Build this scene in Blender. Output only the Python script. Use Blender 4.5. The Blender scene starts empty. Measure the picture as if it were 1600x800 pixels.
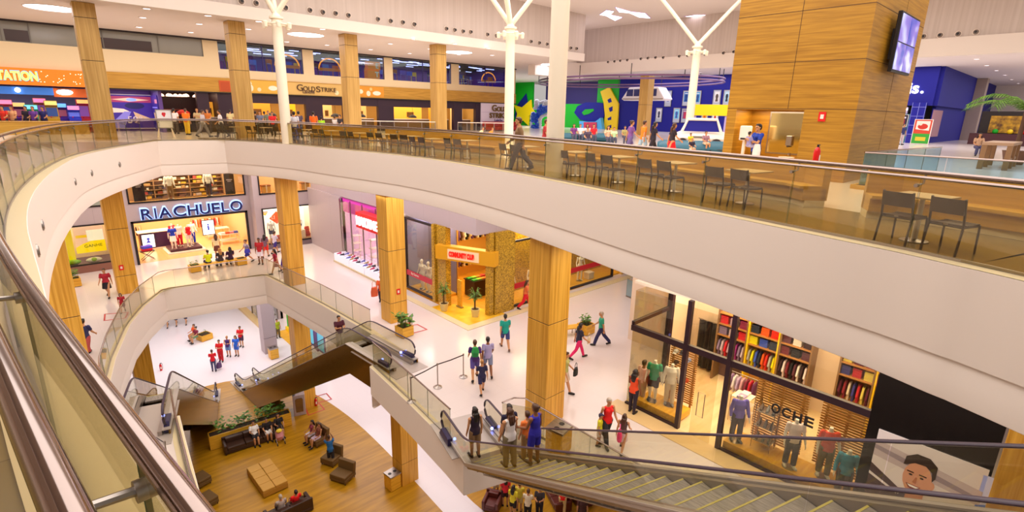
import bpy, math, random
import numpy as np
from mathutils import Vector, Matrix
random.seed(7)
SC = bpy.context.scene
COL = SC.collection
R = math.radians
# ------------------------------------------------------------------ camera
F_PX, PITCH, ROLL, YAW = 814.3, .2673, .0218, -.8249
CAMZ = 18.5
_c, _s = math.cos(PITCH), math.sin(PITCH)
_M = np.array([[1, 0, 0], [0, -_s, -_c], [0, _c, -_s]])
_cr, _sr = math.cos(ROLL), math.sin(ROLL)
_M = np.array([[_cr, -_sr, 0], [_sr, _cr, 0], [0, 0, 1]]) @ _M
_W = np.array([[-math.sin(YAW), -math.cos(YAW), 0], [math.cos(YAW), -math.sin(YAW), 0], [0, 0, 1]])
CA = _M @ _W
LV = {1: 0.0, 2: 8.3, 3: 16.63}
def ray(px, py): return CA.T @ np.array([(px - 800) / F_PX, (py - 400) / F_PX, 1.0])
def G(px, py, lv):
    z = LV.get(lv, lv) if isinstance(lv, int) else lv
    d = ray(px, py); t = (z - CAMZ) / d[2]
    return Vector((d[0] * t, d[1] * t, z))
def YP(px, py, y):
    d = ray(px, py); t = y / d[1]
    return Vector((d[0] * t, y, d[2] * t + CAMZ))
def XP(px, py, x):
    d = ray(px, py); t = x / d[0]
    return Vector((x, d[1] * t, d[2] * t + CAMZ))
cam = bpy.data.cameras.new('camera'); cam.sensor_fit = 'HORIZONTAL'; cam.sensor_width = 36
cam.lens = F_PX / 1600 * 36; cam.clip_start = .05; cam.clip_end = 500
camo = bpy.data.objects.new('camera', cam); COL.objects.link(camo)
mw = Matrix.Identity(4)
for i in range(3):
    mw[i][0] = CA[0][i]; mw[i][1] = -CA[1][i]; mw[i][2] = -CA[2][i]
mw[0][3] = mw[1][3] = 0; mw[2][3] = CAMZ
camo.matrix_world = mw
SC.camera = camo
# ------------------------------------------------------------------ materials
def lin(h):
    if isinstance(h, str):
        h = h.lstrip('#'); h = [int(h[i:i + 2], 16) for i in (0, 2, 4)]
    o = []
    for c in h:
        c = c / 255
        o.append(c / 12.92 if c <= .04045 else ((c + .055) / 1.055) ** 2.4)
    return (*o, 1)
_MC = {}
def mat(col, rough=.55, metal=0, emit=0, name=None, spec=.5):
    key = (str(col), rough, metal, emit, spec)
    if key in _MC: return _MC[key]
    m = bpy.data.materials.new(name or 'paint_' + str(col).strip('#')); m.use_nodes = True
    b = m.node_tree.nodes['Principled BSDF']
    b.inputs['Base Color'].default_value = lin(col); b.inputs['Roughness'].default_value = rough
    b.inputs['Metallic'].default_value = metal
    b.inputs['Specular IOR Level'].default_value = spec
    if emit:
        b.inputs['Emission Color'].default_value = lin(col); b.inputs['Emission Strength'].default_value = emit
    _MC[key] = m
    return m
def nmat(name, c1, c2, scale=(1, 1, 1), rough=.5, nscale=1.0, detail=3, bump=0, c3=None, spec=.5, kind='noise'):
    m = bpy.data.materials.new(name); m.use_nodes = True
    nt = m.node_tree; b = nt.nodes['Principled BSDF']
    tc = nt.nodes.new('ShaderNodeTexCoord'); mp = nt.nodes.new('ShaderNodeMapping')
    mp.inputs['Scale'].default_value = scale
    nt.links.new(tc.outputs['Object'], mp.inputs['Vector'])
    if kind == 'noise':
        t = nt.nodes.new('ShaderNodeTexNoise'); t.inputs['Scale'].default_value = nscale; t.inputs['Detail'].default_value = detail
        out = t.outputs['Fac']
    elif kind == 'vor':
        t = nt.nodes.new('ShaderNodeTexVoronoi'); t.inputs['Scale'].default_value = nscale
        sx = nt.nodes.new('ShaderNodeSeparateColor'); nt.links.new(t.outputs['Color'], sx.inputs['Color']); out = sx.outputs['Red']
    nt.links.new(mp.outputs['Vector'], t.inputs['Vector'])
    cr = nt.nodes.new('ShaderNodeValToRGB')
    cr.color_ramp.elements[0].position = .32 if kind == 'noise' else 0; cr.color_ramp.elements[0].color = lin(c1)
    cr.color_ramp.elements[1].position = .68 if kind == 'noise' else 1; cr.color_ramp.elements[1].color = lin(c2)
    if c3:
        e = cr.color_ramp.elements.new(.5); e.color = lin(c3)
    nt.links.new(out, cr.inputs['Fac']); nt.links.new(cr.outputs['Color'], b.inputs['Base Color'])
    b.inputs['Roughness'].default_value = rough; b.inputs['Specular IOR Level'].default_value = spec
    if bump:
        bp = nt.nodes.new('ShaderNodeBump'); bp.inputs['Strength'].default_value = bump
        nt.links.new(out, bp.inputs['Height']); nt.links.new(bp.outputs['Normal'], b.inputs['Normal'])
    return m
def tiles(name, c, cm, size, rough, spec=.5, mortar=.006, c2=None):
    m = bpy.data.materials.new(name); m.use_nodes = True
    nt = m.node_tree; b = nt.nodes['Principled BSDF']
    tc = nt.nodes.new('ShaderNodeTexCoord')
    t = nt.nodes.new('ShaderNodeTexBrick'); t.offset = 0; t.inputs['Scale'].default_value = 1
    t.inputs['Brick Width'].default_value = size; t.inputs['Row Height'].default_value = size
    t.inputs['Mortar Size'].default_value = mortar
    t.inputs['Color1'].default_value = lin(c); t.inputs['Color2'].default_value = lin(c2 or c); t.inputs['Mortar'].default_value = lin(cm)
    nt.links.new(tc.outputs['Object'], t.inputs['Vector']); nt.links.new(t.outputs['Color'], b.inputs['Base Color'])
    b.inputs['Roughness'].default_value = rough; b.inputs['Specular IOR Level'].default_value = spec
    return m
def glassmat(name, tint, refl=.08, rough=.02):
    m = bpy.data.materials.new(name); m.use_nodes = True
    nt = m.node_tree; nt.nodes.remove(nt.nodes['Principled BSDF'])
    tr = nt.nodes.new('ShaderNodeBsdfTransparent'); tr.inputs['Color'].default_value = lin(tint)
    gl = nt.nodes.new('ShaderNodeBsdfGlossy'); gl.inputs['Roughness'].default_value = rough
    lw = nt.nodes.new('ShaderNodeLayerWeight'); lw.inputs['Blend'].default_value = .5
    pw = nt.nodes.new('ShaderNodeMath'); pw.operation = 'POWER'; pw.inputs[1].default_value = 4; nt.links.new(lw.outputs['Facing'], pw.inputs[0])
    fr = nt.nodes.new('ShaderNodeMath'); fr.operation = 'MULTIPLY_ADD'; fr.inputs[1].default_value = .55; fr.inputs[2].default_value = refl; nt.links.new(pw.outputs[0], fr.inputs[0])
    mx = nt.nodes.new('ShaderNodeMixShader')
    nt.links.new(fr.outputs[0], mx.inputs['Fac']); nt.links.new(tr.outputs[0], mx.inputs[1]); nt.links.new(gl.outputs[0], mx.inputs[2])
    nt.links.new(mx.outputs[0], nt.nodes['Material Output'].inputs['Surface'])
    return m
M = dict(
    white=mat('#f3e4d6', .6, name='white_plaster'), fascia=mat('#f3e6dc', .5, name='fascia_plaster'),
    white2=mat('#f0e4da', .5, name='soffit_plaster'), beige=mat('#e6cfa6', .6, name='beige_plaster'),
    ceil=mat('#ecdfd8', .7, name='ceiling_board'), trimb=mat('#d9c7a0', .35, name='stone_edge'),
    chrome=mat('#94847f', .13, 1, name='polished_steel'), steel=mat('#a89f98', .35, 1, name='brushed_steel'),
    dark=mat('#2a1f22', .5, name='dark_metal'), black=mat('#140d12', .45, name='black_paint'),
    colwhite=mat('#f4e6cf', .45, name='white_column_paint'),
    rubber=mat('#301c30', .4, name='handrail_rubber'),
    wood=nmat('veneer_vertical', '#cb8d22', '#eeb648', (9, 9, .25), .45, 1.6, 4),
    woodL=nmat('veneer_pale_vertical', '#b58a40', '#d6ac62', (9, 9, .25), .5, 1.6, 4),
    woodH=nmat('veneer_horizontal', '#ae7c22', '#cf9c3c', (.5, .5, 14), .45, 1.6, 4),
    woodB=nmat('veneer_bench', '#b2862a', '#cb9e3c', (.5, .5, 9), .4, 1.6, 4),
    woodY=nmat('yellow_wood', '#d99b1e', '#f0b83a', (1, 9, 9), .4, 1.4, 3),
    slat=nmat('slat_wood', '#a9702f', '#cf9a52', (1, 1, 20), .5, 1.4, 3),
    floor2=tiles('polished_tile', '#dacdca', '#d0c2c0', 1.2, .16, .5, .004),
    floor1=tiles('pale_polished_tile', '#e8e0e4', '#ded5d9', 1.2, .15, .5, .004),
    floor1w=nmat('wood_look_floor', '#a0700a', '#c28e1a', (.35, 3.2, 1), .32, 1.3, 5),
    floor3=tiles('grey_gold_tile', '#7c683a', '#6c5a30', .9, .18, .6, .006, '#846f40'),
    floor3w=tiles('pale_tile', '#e9dccf', '#ddcfc2', .9, .18, .5, .005),
    greyw=tiles('grey_panel', '#b7a7aa', '#a89a9d', 2.4, .5, .4, .012),
    navy=mat('#040484', .7, name='navy_paint'), green=mat('#0cac1e', .6, name='green_paint'), yellow=mat('#ffd60a', .5, name='yellow_paint'),
    mosaic=nmat('gold_mosaic', '#7d5a0e', '#deb030', (1, 1, 1), .35, 26, 2, 0, None, .6, 'vor'),
    glass=glassmat('clear_glass', '#f2f1e6', .05), glassg=glassmat('rail_glass', '#efe9d2', .06), glassb=glassmat('blue_glass', '#d8ecf4', .06),
    leather=mat('#3a2114', .4, name='dark_leather'), leatherR=mat('#5a2016', .4, name='oxblood_leather'),
    taupe=mat('#6b4e22', .7, name='taupe_fabric'), chair=mat('#46352c', .6, name='woven_resin'), chairm=mat('#382b27', .4, name='chair_frame'),
    leaf=nmat('leaf_green', '#2f5a1c', '#6f9a33', (3, 3, 3), .5, 2), soil=mat('#3a2618', .9, name='soil'),
    skin=mat('#c98f63', .55, name='skin_tan'), skinb=mat('#8a5636', .55, name='skin_brown'), skinl=mat('#dca883', .55, name='skin_fair'),
    eye=mat('#1c1210', .3, name='eye_dark'), lip=mat('#a04a40', .5, name='lip_rose'),
    mann=mat('#f3ece4', .3, name='mannequin_white'),
    hairk=mat('#1d120e', .45, name='hair_black'), hairb=mat('#4a2a16', .45, name='hair_brown'), hairy=mat('#b07a3c', .45, name='hair_blond'), hairg=mat('#b8a898', .5, name='hair_grey'),
    red=mat('#e01010', .5, name='red_paint'), ext=mat('#d01414', .3, name='extinguisher_red'),
    lamp=mat('#fff6ff', .5, emit=6, name='lamp_diffuser'), lamp2=mat('#fff2ff', .5, emit=4, name='downlight_glow'),
)
# ------------------------------------------------------------------ mesh builder
class MB:
    def __init__(s): s.v = []; s.f = []; s.m = []
    def add(s, vs, fs, m=0):
        o = len(s.v); s.v.extend([tuple(v) for v in vs]); s.f.extend([tuple(i + o for i in f) for f in fs]); s.m.extend([m] * len(fs)); return s
    def box(s, a, b, m=0):
        x0, x1 = sorted((a[0], b[0])); y0, y1 = sorted((a[1], b[1])); z0, z1 = sorted((a[2], b[2]))
        vs = [(x0, y0, z0), (x1, y0, z0), (x1, y1, z0), (x0, y1, z0), (x0, y0, z1), (x1, y0, z1), (x1, y1, z1), (x0, y1, z1)]
        return s.add(vs, [(3, 2, 1, 0), (4, 5, 6, 7), (0, 1, 5, 4), (1, 2, 6, 5), (2, 3, 7, 6), (3, 0, 4, 7)], m)
    def obox(s, c, size, rz=0, m=0, rx=0):
        mt = Matrix.Translation(c) @ Matrix.Rotation(rz, 4, 'Z') @ Matrix.Rotation(rx, 4, 'X')
        h = [d / 2 for d in size]
        vs = [mt @ Vector((i * h[0], j * h[1], k * h[2])) for i, j, k in ((-1, -1, -1), (1, -1, -1), (1, 1, -1), (-1, 1, -1), (-1, -1, 1), (1, -1, 1), (1, 1, 1), (-1, 1, 1))]
        return s.add(vs, [(3, 2, 1, 0), (4, 5, 6, 7), (0, 1, 5, 4), (1, 2, 6, 5), (2, 3, 7, 6), (3, 0, 4, 7)], m)
    def prism(s, poly, z0, z1, m=0):
        n = len(poly); a = sum(poly[i][0] * poly[(i + 1) % n][1] - poly[(i + 1) % n][0] * poly[i][1] for i in range(n))
        if a < 0: poly = poly[::-1]
        vs = [(p[0], p[1], z0) for p in poly] + [(p[0], p[1], z1) for p in poly]
        return s.add(vs, [tuple(range(n))[::-1], tuple(range(n, 2 * n))] + [(i, (i + 1) % n, n + (i + 1) % n, n + i) for i in range(n)], m)
    def plate(s, poly3, d, m=0):
        """polygon of 3-D points thickened by the vector d"""
        n = len(poly3); vs = [Vector(p) for p in poly3]; vs += [p + Vector(d) for p in vs]
        return s.add(vs, [tuple(range(n))[::-1], tuple(range(n, 2 * n))] + [(i, (i + 1) % n, n + (i + 1) % n, n + i) for i in range(n)], m)
    def tube(s, pts, r, n=8, m=0, closed=False, up=(0, 0, 1), cap=True):
        pts = [Vector(p) for p in pts]; k = len(pts); vs = []
        for i, p in enumerate(pts):
            if closed: t = pts[(i + 1) % k] - pts[i - 1]
            else: t = pts[min(i + 1, k - 1)] - pts[max(i - 1, 0)]
            t.normalize(); u = Vector(up)
            if abs(t.dot(u)) > .96: u = Vector((0, 1, 0)) if abs(t.y) < .9 else Vector((1, 0, 0))
            a = t.cross(u).normalized(); b = a.cross(t).normalized()
            rr = r[i] if isinstance(r, (list, tuple)) else r
            ra, rb = rr if isinstance(rr, tuple) else (rr, rr)
            for j in range(n):
                an = 2 * math.pi * j / n
                vs.append(p + a * (math.cos(an) * ra) + b * (math.sin(an) * rb))
        fs = []
        for i in range(k if closed else k - 1):
            i2 = (i + 1) % k
            for j in range(n):
                j2 = (j + 1) % n
                fs.append((i * n + j, i * n + j2, i2 * n + j2, i2 * n + j))
        if cap and not closed: fs += [tuple(range(n))[::-1], tuple((k - 1) * n + j for j in range(n))]
        return s.add(vs, [f[::-1] for f in fs], m)
    def cyl(s, p0, p1, r0, r1=None, n=16, m=0): return s.tube([p0, p1], [r0, r0 if r1 is None else r1], n, m)
    def sph(s, c, r, nu=12, nv=8, m=0):
        r = r if isinstance(r, tuple) else (r, r, r); vs = [(c[0], c[1], c[2] - r[2])]; fs = []
        for i in range(1, nv):
            ph = math.pi * i / nv
            for j in range(nu):
                th = 2 * math.pi * j / nu
                vs.append((c[0] + r[0] * math.sin(ph) * math.cos(th), c[1] + r[1] * math.sin(ph) * math.sin(th), c[2] - r[2] * math.cos(ph)))
        vs.append((c[0], c[1], c[2] + r[2])); L = len(vs) - 1
        for j in range(nu):
            fs.append((0, 1 + (j + 1) % nu, 1 + j)); fs.append((L, L - nu + j, L - nu + (j + 1) % nu))
            for i in range(nv - 2):
                a = 1 + i * nu; fs.append((a + j, a + (j + 1) % nu, a + nu + (j + 1) % nu, a + nu + j))
        return s.add(vs, fs, m)
    def lathe(s, c, prof, n=20, m=0):
        vs = []; fs = []
        for r, z in prof:
            for j in range(n):
                th = 2 * math.pi * j / n; vs.append((c[0] + r * math.cos(th), c[1] + r * math.sin(th), c[2] + z))
        for i in range(len(prof) - 1):
            for j in range(n): fs.append((i * n + j, i * n + (j + 1) % n, (i + 1) * n + (j + 1) % n, (i + 1) * n + j))
        fs += [tuple(range(n))[::-1], tuple((len(prof) - 1) * n + j for j in range(n))]
        return s.add(vs, fs, m)
    def ribbon(s, path, prof, closed=False, m=0, side=1):
        """sweep (offset, z) profile along a plan path; offset is to the left of travel times side"""
        k = len(path); P = [Vector((p[0], p[1])) for p in path]; nr = []
        for i in range(k):
            d0 = (P[i] - P[i - 1]) if (i > 0 or closed) else (P[1] - P[0]); d1 = (P[(i + 1) % k] - P[i]) if (i < k - 1 or closed) else (P[-1] - P[-2])
            d0.normalize(); d1.normalize(); n0 = Vector((-d0.y, d0.x)); n1 = Vector((-d1.y, d1.x)); n = (n0 + n1).normalized()
            nr.append(n / max(.4, n.dot(n1)) * side)
        q = len(prof); vs = []
        for i in range(k):
            for o, z in prof: vs.append((P[i].x + nr[i].x * o, P[i].y + nr[i].y * o, z))
        fs = []
        for i in range(k if closed else k - 1):
            i2 = (i + 1) % k
            for j in range(q - 1): fs.append((i * q + j, i2 * q + j, i2 * q + j + 1, i * q + j + 1))
        return s.add(vs, fs, m)
    def build(s, name, mats, parent=None, smooth=False, sharp=40, bevel=0, loc=None):
        me = bpy.data.meshes.new(name); me.from_pydata(s.v, [], s.f)
        if not isinstance(mats, (list, tuple)): mats = [mats]
        for mm in mats: me.materials.append(M[mm] if isinstance(mm, str) else mm)
        if any(s.m): me.polygons.foreach_set('material_index', s.m)
        if smooth:
            me.polygons.foreach_set('use_smooth', [True] * len(me.polygons)); me.update(); me.set_sharp_from_angle(angle=R(sharp))
        me.update()
        o = bpy.data.objects.new(name, me); COL.objects.link(o)
        setpar(o, parent)
        if loc is not None: o.location = loc
        if bevel:
            b = o.modifiers.new('bevel', 'BEVEL'); b.width = bevel; b.segments = 2; b.limit_method = 'ANGLE'
        return o
WB = {}
def setpar(o, parent):
    if parent is None: return
    o.parent = parent
    if parent.name in WB: o.matrix_parent_inverse = Matrix.Translation(-Vector(WB[parent.name]))
def tag(o, label=None, cat=None, group=None, kind=None):
    if label: o['label'] = label
    if cat: o['category'] = cat
    if group: o['group'] = group
    if kind: o['kind'] = kind
    return o
def thing(name, label, cat, loc=(0, 0, 0), rz=0, group=None, scale=1):
    o = bpy.data.objects.new(name, None); COL.objects.link(o); o.empty_display_size = .1
    o.location = loc; o.rotation_euler = (0, 0, rz); o.scale = (scale,) * 3
    return tag(o, label, cat, group)
def wthing(name, label, cat, loc=(0, 0, 0), group=None):
    o = thing(name, label, cat, loc, 0, group); WB[o.name] = tuple(loc); return o
def struct(name, b, m, smooth=False, **k): return tag(b.build(name, m, None, smooth, **k), kind='structure')
def kids(o): return [c for c in COL.objects if c.parent == o]
CH = {}
def tree(o): return [(c, tree(c)) for c in kids(o)]
def dup(root, loc, rz=0, label=None, group=None, sub=None, scale=None):
    if root.name not in CH: CH[root.name] = tree(root)
    def cp(o, par, ch):
        c = o.copy(); COL.objects.link(c)
        if par is not None: c.parent = par
        for a, b in ch: cp(a, c, b)
        return c
    r = cp(root, None, CH[root.name]); r.location = loc; r.rotation_euler = (0, 0, rz)
    if scale: r.scale = (scale,) * 3 if not isinstance(scale, tuple) else scale
    if label: r['label'] = label
    if group: r['group'] = group
    return r
TS = bpy.data.scenes.new('workbench_scene')
def bake(o):
    TS.collection.objects.link(o)
    with bpy.context.temp_override(scene=TS, view_layer=TS.view_layers[0]): dg = bpy.context.evaluated_depsgraph_get()
    me = bpy.data.meshes.new_from_object(o.evaluated_get(dg)); bpy.data.objects.remove(o); return me
def text(name, txt, mt, origin, xdir, size, depth=.04, parent=None, zdir=(0, 0, 1), width=None, bold=0, font=None):
    """solid lettering standing on a wall; origin is the lower left corner"""
    cu = bpy.data.curves.new('lettering', 'FONT'); cu.body = txt; cu.size = size; cu.extrude = depth / 2; cu.offset = bold
    tmp = bpy.data.objects.new('lettering', cu); me = bake(tmp)
    xs = [v.co.x for v in me.vertices]; ys = [v.co.y for v in me.vertices]
    sx = width / (max(xs) - min(xs)) if width else 1
    X = Vector(xdir).normalized(); Z = Vector(zdir).normalized(); N = X.cross(Z)
    x0 = min(xs); y0 = min(ys); O = Vector(origin)
    for v in me.vertices: v.co = O + X * ((v.co.x - x0) * sx) + Z * (v.co.y - y0) + N * v.co.z
    me.materials.clear(); me.materials.append(M[mt] if isinstance(mt, str) else mt)
    o = bpy.data.objects.new(name, me); COL.objects.link(o)
    setpar(o, parent)
    return o
# ------------------------------------------------------------------ people
def rot2(a, v):  # rotate v about X by lean a (forward is +Y)
    c, s = math.cos(a), math.sin(a); return Vector((v.x, v.y * c + v.z * s, -v.y * s + v.z * c))
POSES = dict(
    stand=dict(legs=((3, 4), (-3, 4)), arms=((4, 8, 12), (-3, 8, 14))),
    stand2=dict(legs=((6, 8), (-2, 2)), arms=((18, 10, 55), (2, 9, 16))),
    walk=dict(legs=((24, 8), (-20, 22)), arms=((-20, 8, 14), (22, 8, 28)), lean=3),
    walk2=dict(legs=((-15, 26), (20, 5)), arms=((16, 9, 30), (-14, 9, 14)), lean=2),
    hold=dict(legs=((3, 4), (-4, 6)), arms=((28, 6, 85), (24, 6, 88)), inn=.5),
    sit=dict(legs=((86, 84), (84, 92)), arms=((28, 8, 48), (22, 10, 58)), lean=-4, inn=.25),
    sitback=dict(legs=((86, 78), (82, 88)), arms=((20, 12, 50), (30, 10, 75)), lean=-14, inn=.3),
    bend=dict(legs=((20, 14), (4, 10)), arms=((62, 8, 22), (70, 8, 14)), lean=48),
    lean=dict(legs=((8, 4), (-6, 10)), arms=((88, 12, 62), (84, 12, 70)), lean=20, inn=.5),
    rail=dict(legs=((4, 6), (-4, 3)), arms=((6, 9, 14), (46, 22, 26)), lean=2),
    lie=dict(legs=((78, 40), (70, 60)), arms=((20, 14, 40), (40, 14, 70)), lean=-38, inn=.3),
    mann=dict(legs=((2, 2), (-4, 4)), arms=((8, 12, 18), (2, 13, 26))),
)
def skel(pose):
    p = POSES[pose]; J = {}; lean = R(p.get('lean', 0)); inn = p.get('inn', 0)
    for k, (sg, (a, kn)) in enumerate(zip((-1, 1), p['legs'])):
        a, kn = R(a), R(kn); h = Vector((sg * .092, 0, 0)); s = 'LR'[k]
        kd = Vector((sg * .012, math.sin(a), -math.cos(a))).normalized(); kk = h + kd * .42
        sd = Vector((0, math.sin(a - kn), -math.cos(a - kn))); an = kk + sd * .405
        J['hip' + s], J['knee' + s], J['ank' + s] = h, kk, an
        ft = a - kn; ty = R(8) if abs(ft) < R(12) else max(-R(40), min(R(10), ft))
        J['toe' + s] = an + Vector((sg * .03, math.cos(ty) * .17, -.045 + math.sin(ty) * .12)); J['heel' + s] = an + Vector((0, -.045, -.04))
    U = lambda v: rot2(lean, Vector(v))
    J['pel'] = Vector((0, 0, .02)); J['waist'] = U((0, .0, .17)); J['chest'] = U((0, .005, .36)); J['nb'] = U((0, -.01, .51)); J['neck'] = U((0, .0, .57)) ; J['head'] = U((0, .018, .685))
    for k, (sg, (f, ab, e)) in enumerate(zip((-1, 1), p['arms'])):
        f, ab, e = R(f), R(ab), R(e); s = 'LR'[k]
        sh = U((sg * .178, -.005, .455)); fl = f - lean * .0
        ud = Vector((sg * math.sin(ab), math.sin(f) * math.cos(ab), -math.cos(f) * math.cos(ab)))
        fd = Vector((sg * (math.sin(ab) * .5 - inn * min(1, abs(e))), math.sin(f + e), -math.cos(f + e))).normalized()
        el = sh + ud * .285; wr = el + fd * .245
        J['sh' + s], J['el' + s], J['wr' + s], J['fd' + s], J['ud' + s] = sh, el, wr, fd, ud
    z = min(J['ankL'].z, J['ankR'].z) - .075 if 'sit' not in pose and pose != 'lie' else 0
    off = Vector((0, 0, -z)) if z else Vector((0, 0, .075))   # seated: origin at the seat surface
    for k2 in J:
        if not k2.startswith(('fd', 'ud')): J[k2] = J[k2] + off
    return J, lean
def remesh(b, vox, smooth=2, mats=('skin',)):
    me = bpy.data.meshes.new('t'); me.from_pydata(b.v, [], b.f); o = bpy.data.objects.new('t', me)
    r = o.modifiers.new('r', 'REMESH'); r.mode = 'VOXEL'; r.voxel_size = vox
    if smooth:
        q = o.modifiers.new('s', 'SMOOTH'); q.factor = .5; q.iterations = smooth
    m2 = bake(o); bpy.data.meshes.remove(me)
    m2.polygons.foreach_set('use_smooth', [True] * len(m2.polygons)); m2.materials.clear()
    for x in mats: m2.materials.append(M[x])
    return m2
PM = {}
def head_parts(b, J, lean):
    H = J['head']; U = lambda v: H + rot2(lean * .6, Vector(v))
    n = len(b.v); b.sph((0, 0, .015), (.074, .092, .098), 16, 12); b.sph((0, .03, -.055), (.055, .058, .06), 14, 10)
    b.sph((0, .098, -.012), (.013, .02, .022), 8, 6); b.sph((0, .088, .022), (.05, .012, .012), 10, 6); b.sph((0, .085, -.052), (.026, .012, .01), 8, 6)
    b.sph((0, .076, -.098), (.022, .018, .018), 8, 6)
    for sg in (-1, 1): b.sph((sg * .076, -.005, -.008), (.012, .02, .03), 8, 6)
    for i in range(n, len(b.v)): b.v[i] = tuple(U(b.v[i]))
def body_mesh(pose, head=True, female=False):
    k = ('body', pose, head, female)
    if k in PM: return PM[k]
    J, lean = skel(pose); b = MB(); w = .86 if female else 1
    b.tube([J['pel'] - Vector((0, 0, .07)), J['pel'], J['waist'], J['chest'], J['nb'] + (J['chest'] - J['nb']) * .25, J['nb']],
           [(.10, .085), (.155, .11), (.128 * w, .092), (.158 * w, .108), (.12 * w, .075), (.06, .055)], 16, up=(0, 1, 0))
    b.tube([J['nb'] - Vector((0, 0, .04)), J['neck'], J['neck'] * .45 + J['head'] * .55], [.062, .053, .05], 12, up=(0, 1, 0))
    if head: head_parts(b, J, lean)
    else: b.sph(J['neck'], (.05, .05, .02), 10, 6)
    if female:
        for sg in (-1, 1): b.sph(J['chest'] + rot2(lean, Vector((sg * .07, .075, .03))), (.06, .055, .06), 10, 8)
    for s, sg in (('L', -1), ('R', 1)):
        b.sph(J['hip' + s], (.095, .1, .1), 12, 8)
        b.tube([J['hip' + s], J['hip' + s].lerp(J['knee' + s], .3), J['knee' + s], J['knee' + s].lerp(J['ank' + s], .3), J['ank' + s]], [.092, .085, .058, .06, .038], 12, up=(0, 1, 0))
        b.sph(J['knee' + s], .057, 10, 6); b.sph(J['ank' + s], .042, 10, 6)
        b.tube([J['heel' + s], J['heel' + s].lerp(J['toe' + s], .55), J['toe' + s]], [.036, .04, .028], 10)
        sh, el, wr, fd, ud = (J[x + s] for x in ('sh', 'el', 'wr', 'fd', 'ud'))
        b.sph(sh, .058, 10, 8); b.tube([sh, sh.lerp(el, .4), el], [.056 * w, .05 * w, .041 * w], 10); b.sph(el, .041 * w, 8, 6)
        b.tube([el, el.lerp(wr, .3), wr], [.042 * w, .042 * w, .027], 10)
        side = Vector((1, 0, 0)); side = (side - fd * side.dot(fd)).normalized(); fwd = side.cross(fd)
        if fwd.y < 0: fwd = -fwd
        # palm edge-on, thumb forward, four fingers curled slightly inward
        pe = wr + fd * .085; b.tube([wr, wr + fd * .04, pe], [(.016, .026), (.017, .040), (.015, .04)], 10, up=tuple(fwd))
        inw = side * -sg
        for q, (ln, of) in enumerate(((.066, .03), (.074, .011), (.07, -.009), (.056, -.028))):
            a0 = pe + fwd * of - fd * .012; a1 = a0 + fd * ln * .55 + inw * .006; a2 = a1 + fd * ln * .45 + inw * .022
            b.tube([a0, a1, a2], [.0085, .008, .0065], 6)
        t0 = wr + fd * .03 + fwd * .03; t1 = t0 + fd * .028 + fwd * .024 + inw * .008; t2 = t1 + fd * .03 + fwd * .006 + inw * .008
        b.tube([t0, t1, t2], [.011, .0095, .0075], 6)
    me = remesh(b, .0105, 2, ('skin', 'eye', 'lip'))
    if head:
        H = J['head']; mi = [0] * len(me.polygons); inv = lambda v: rot2(-lean * .6, v - H)
        for p in me.polygons:
            q = inv(p.center)
            if q.y > .06 and abs(abs(q.x) - .031) < .015 and abs(q.z - .008) < .009: mi[p.index] = 1
            elif q.y > .075 and abs(q.x) < .026 and abs(q.z + .053) < .009: mi[p.index] = 2
        me.polygons.foreach_set('material_index', mi)
    me.name = 'body'; PM[k] = me; return me
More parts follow.
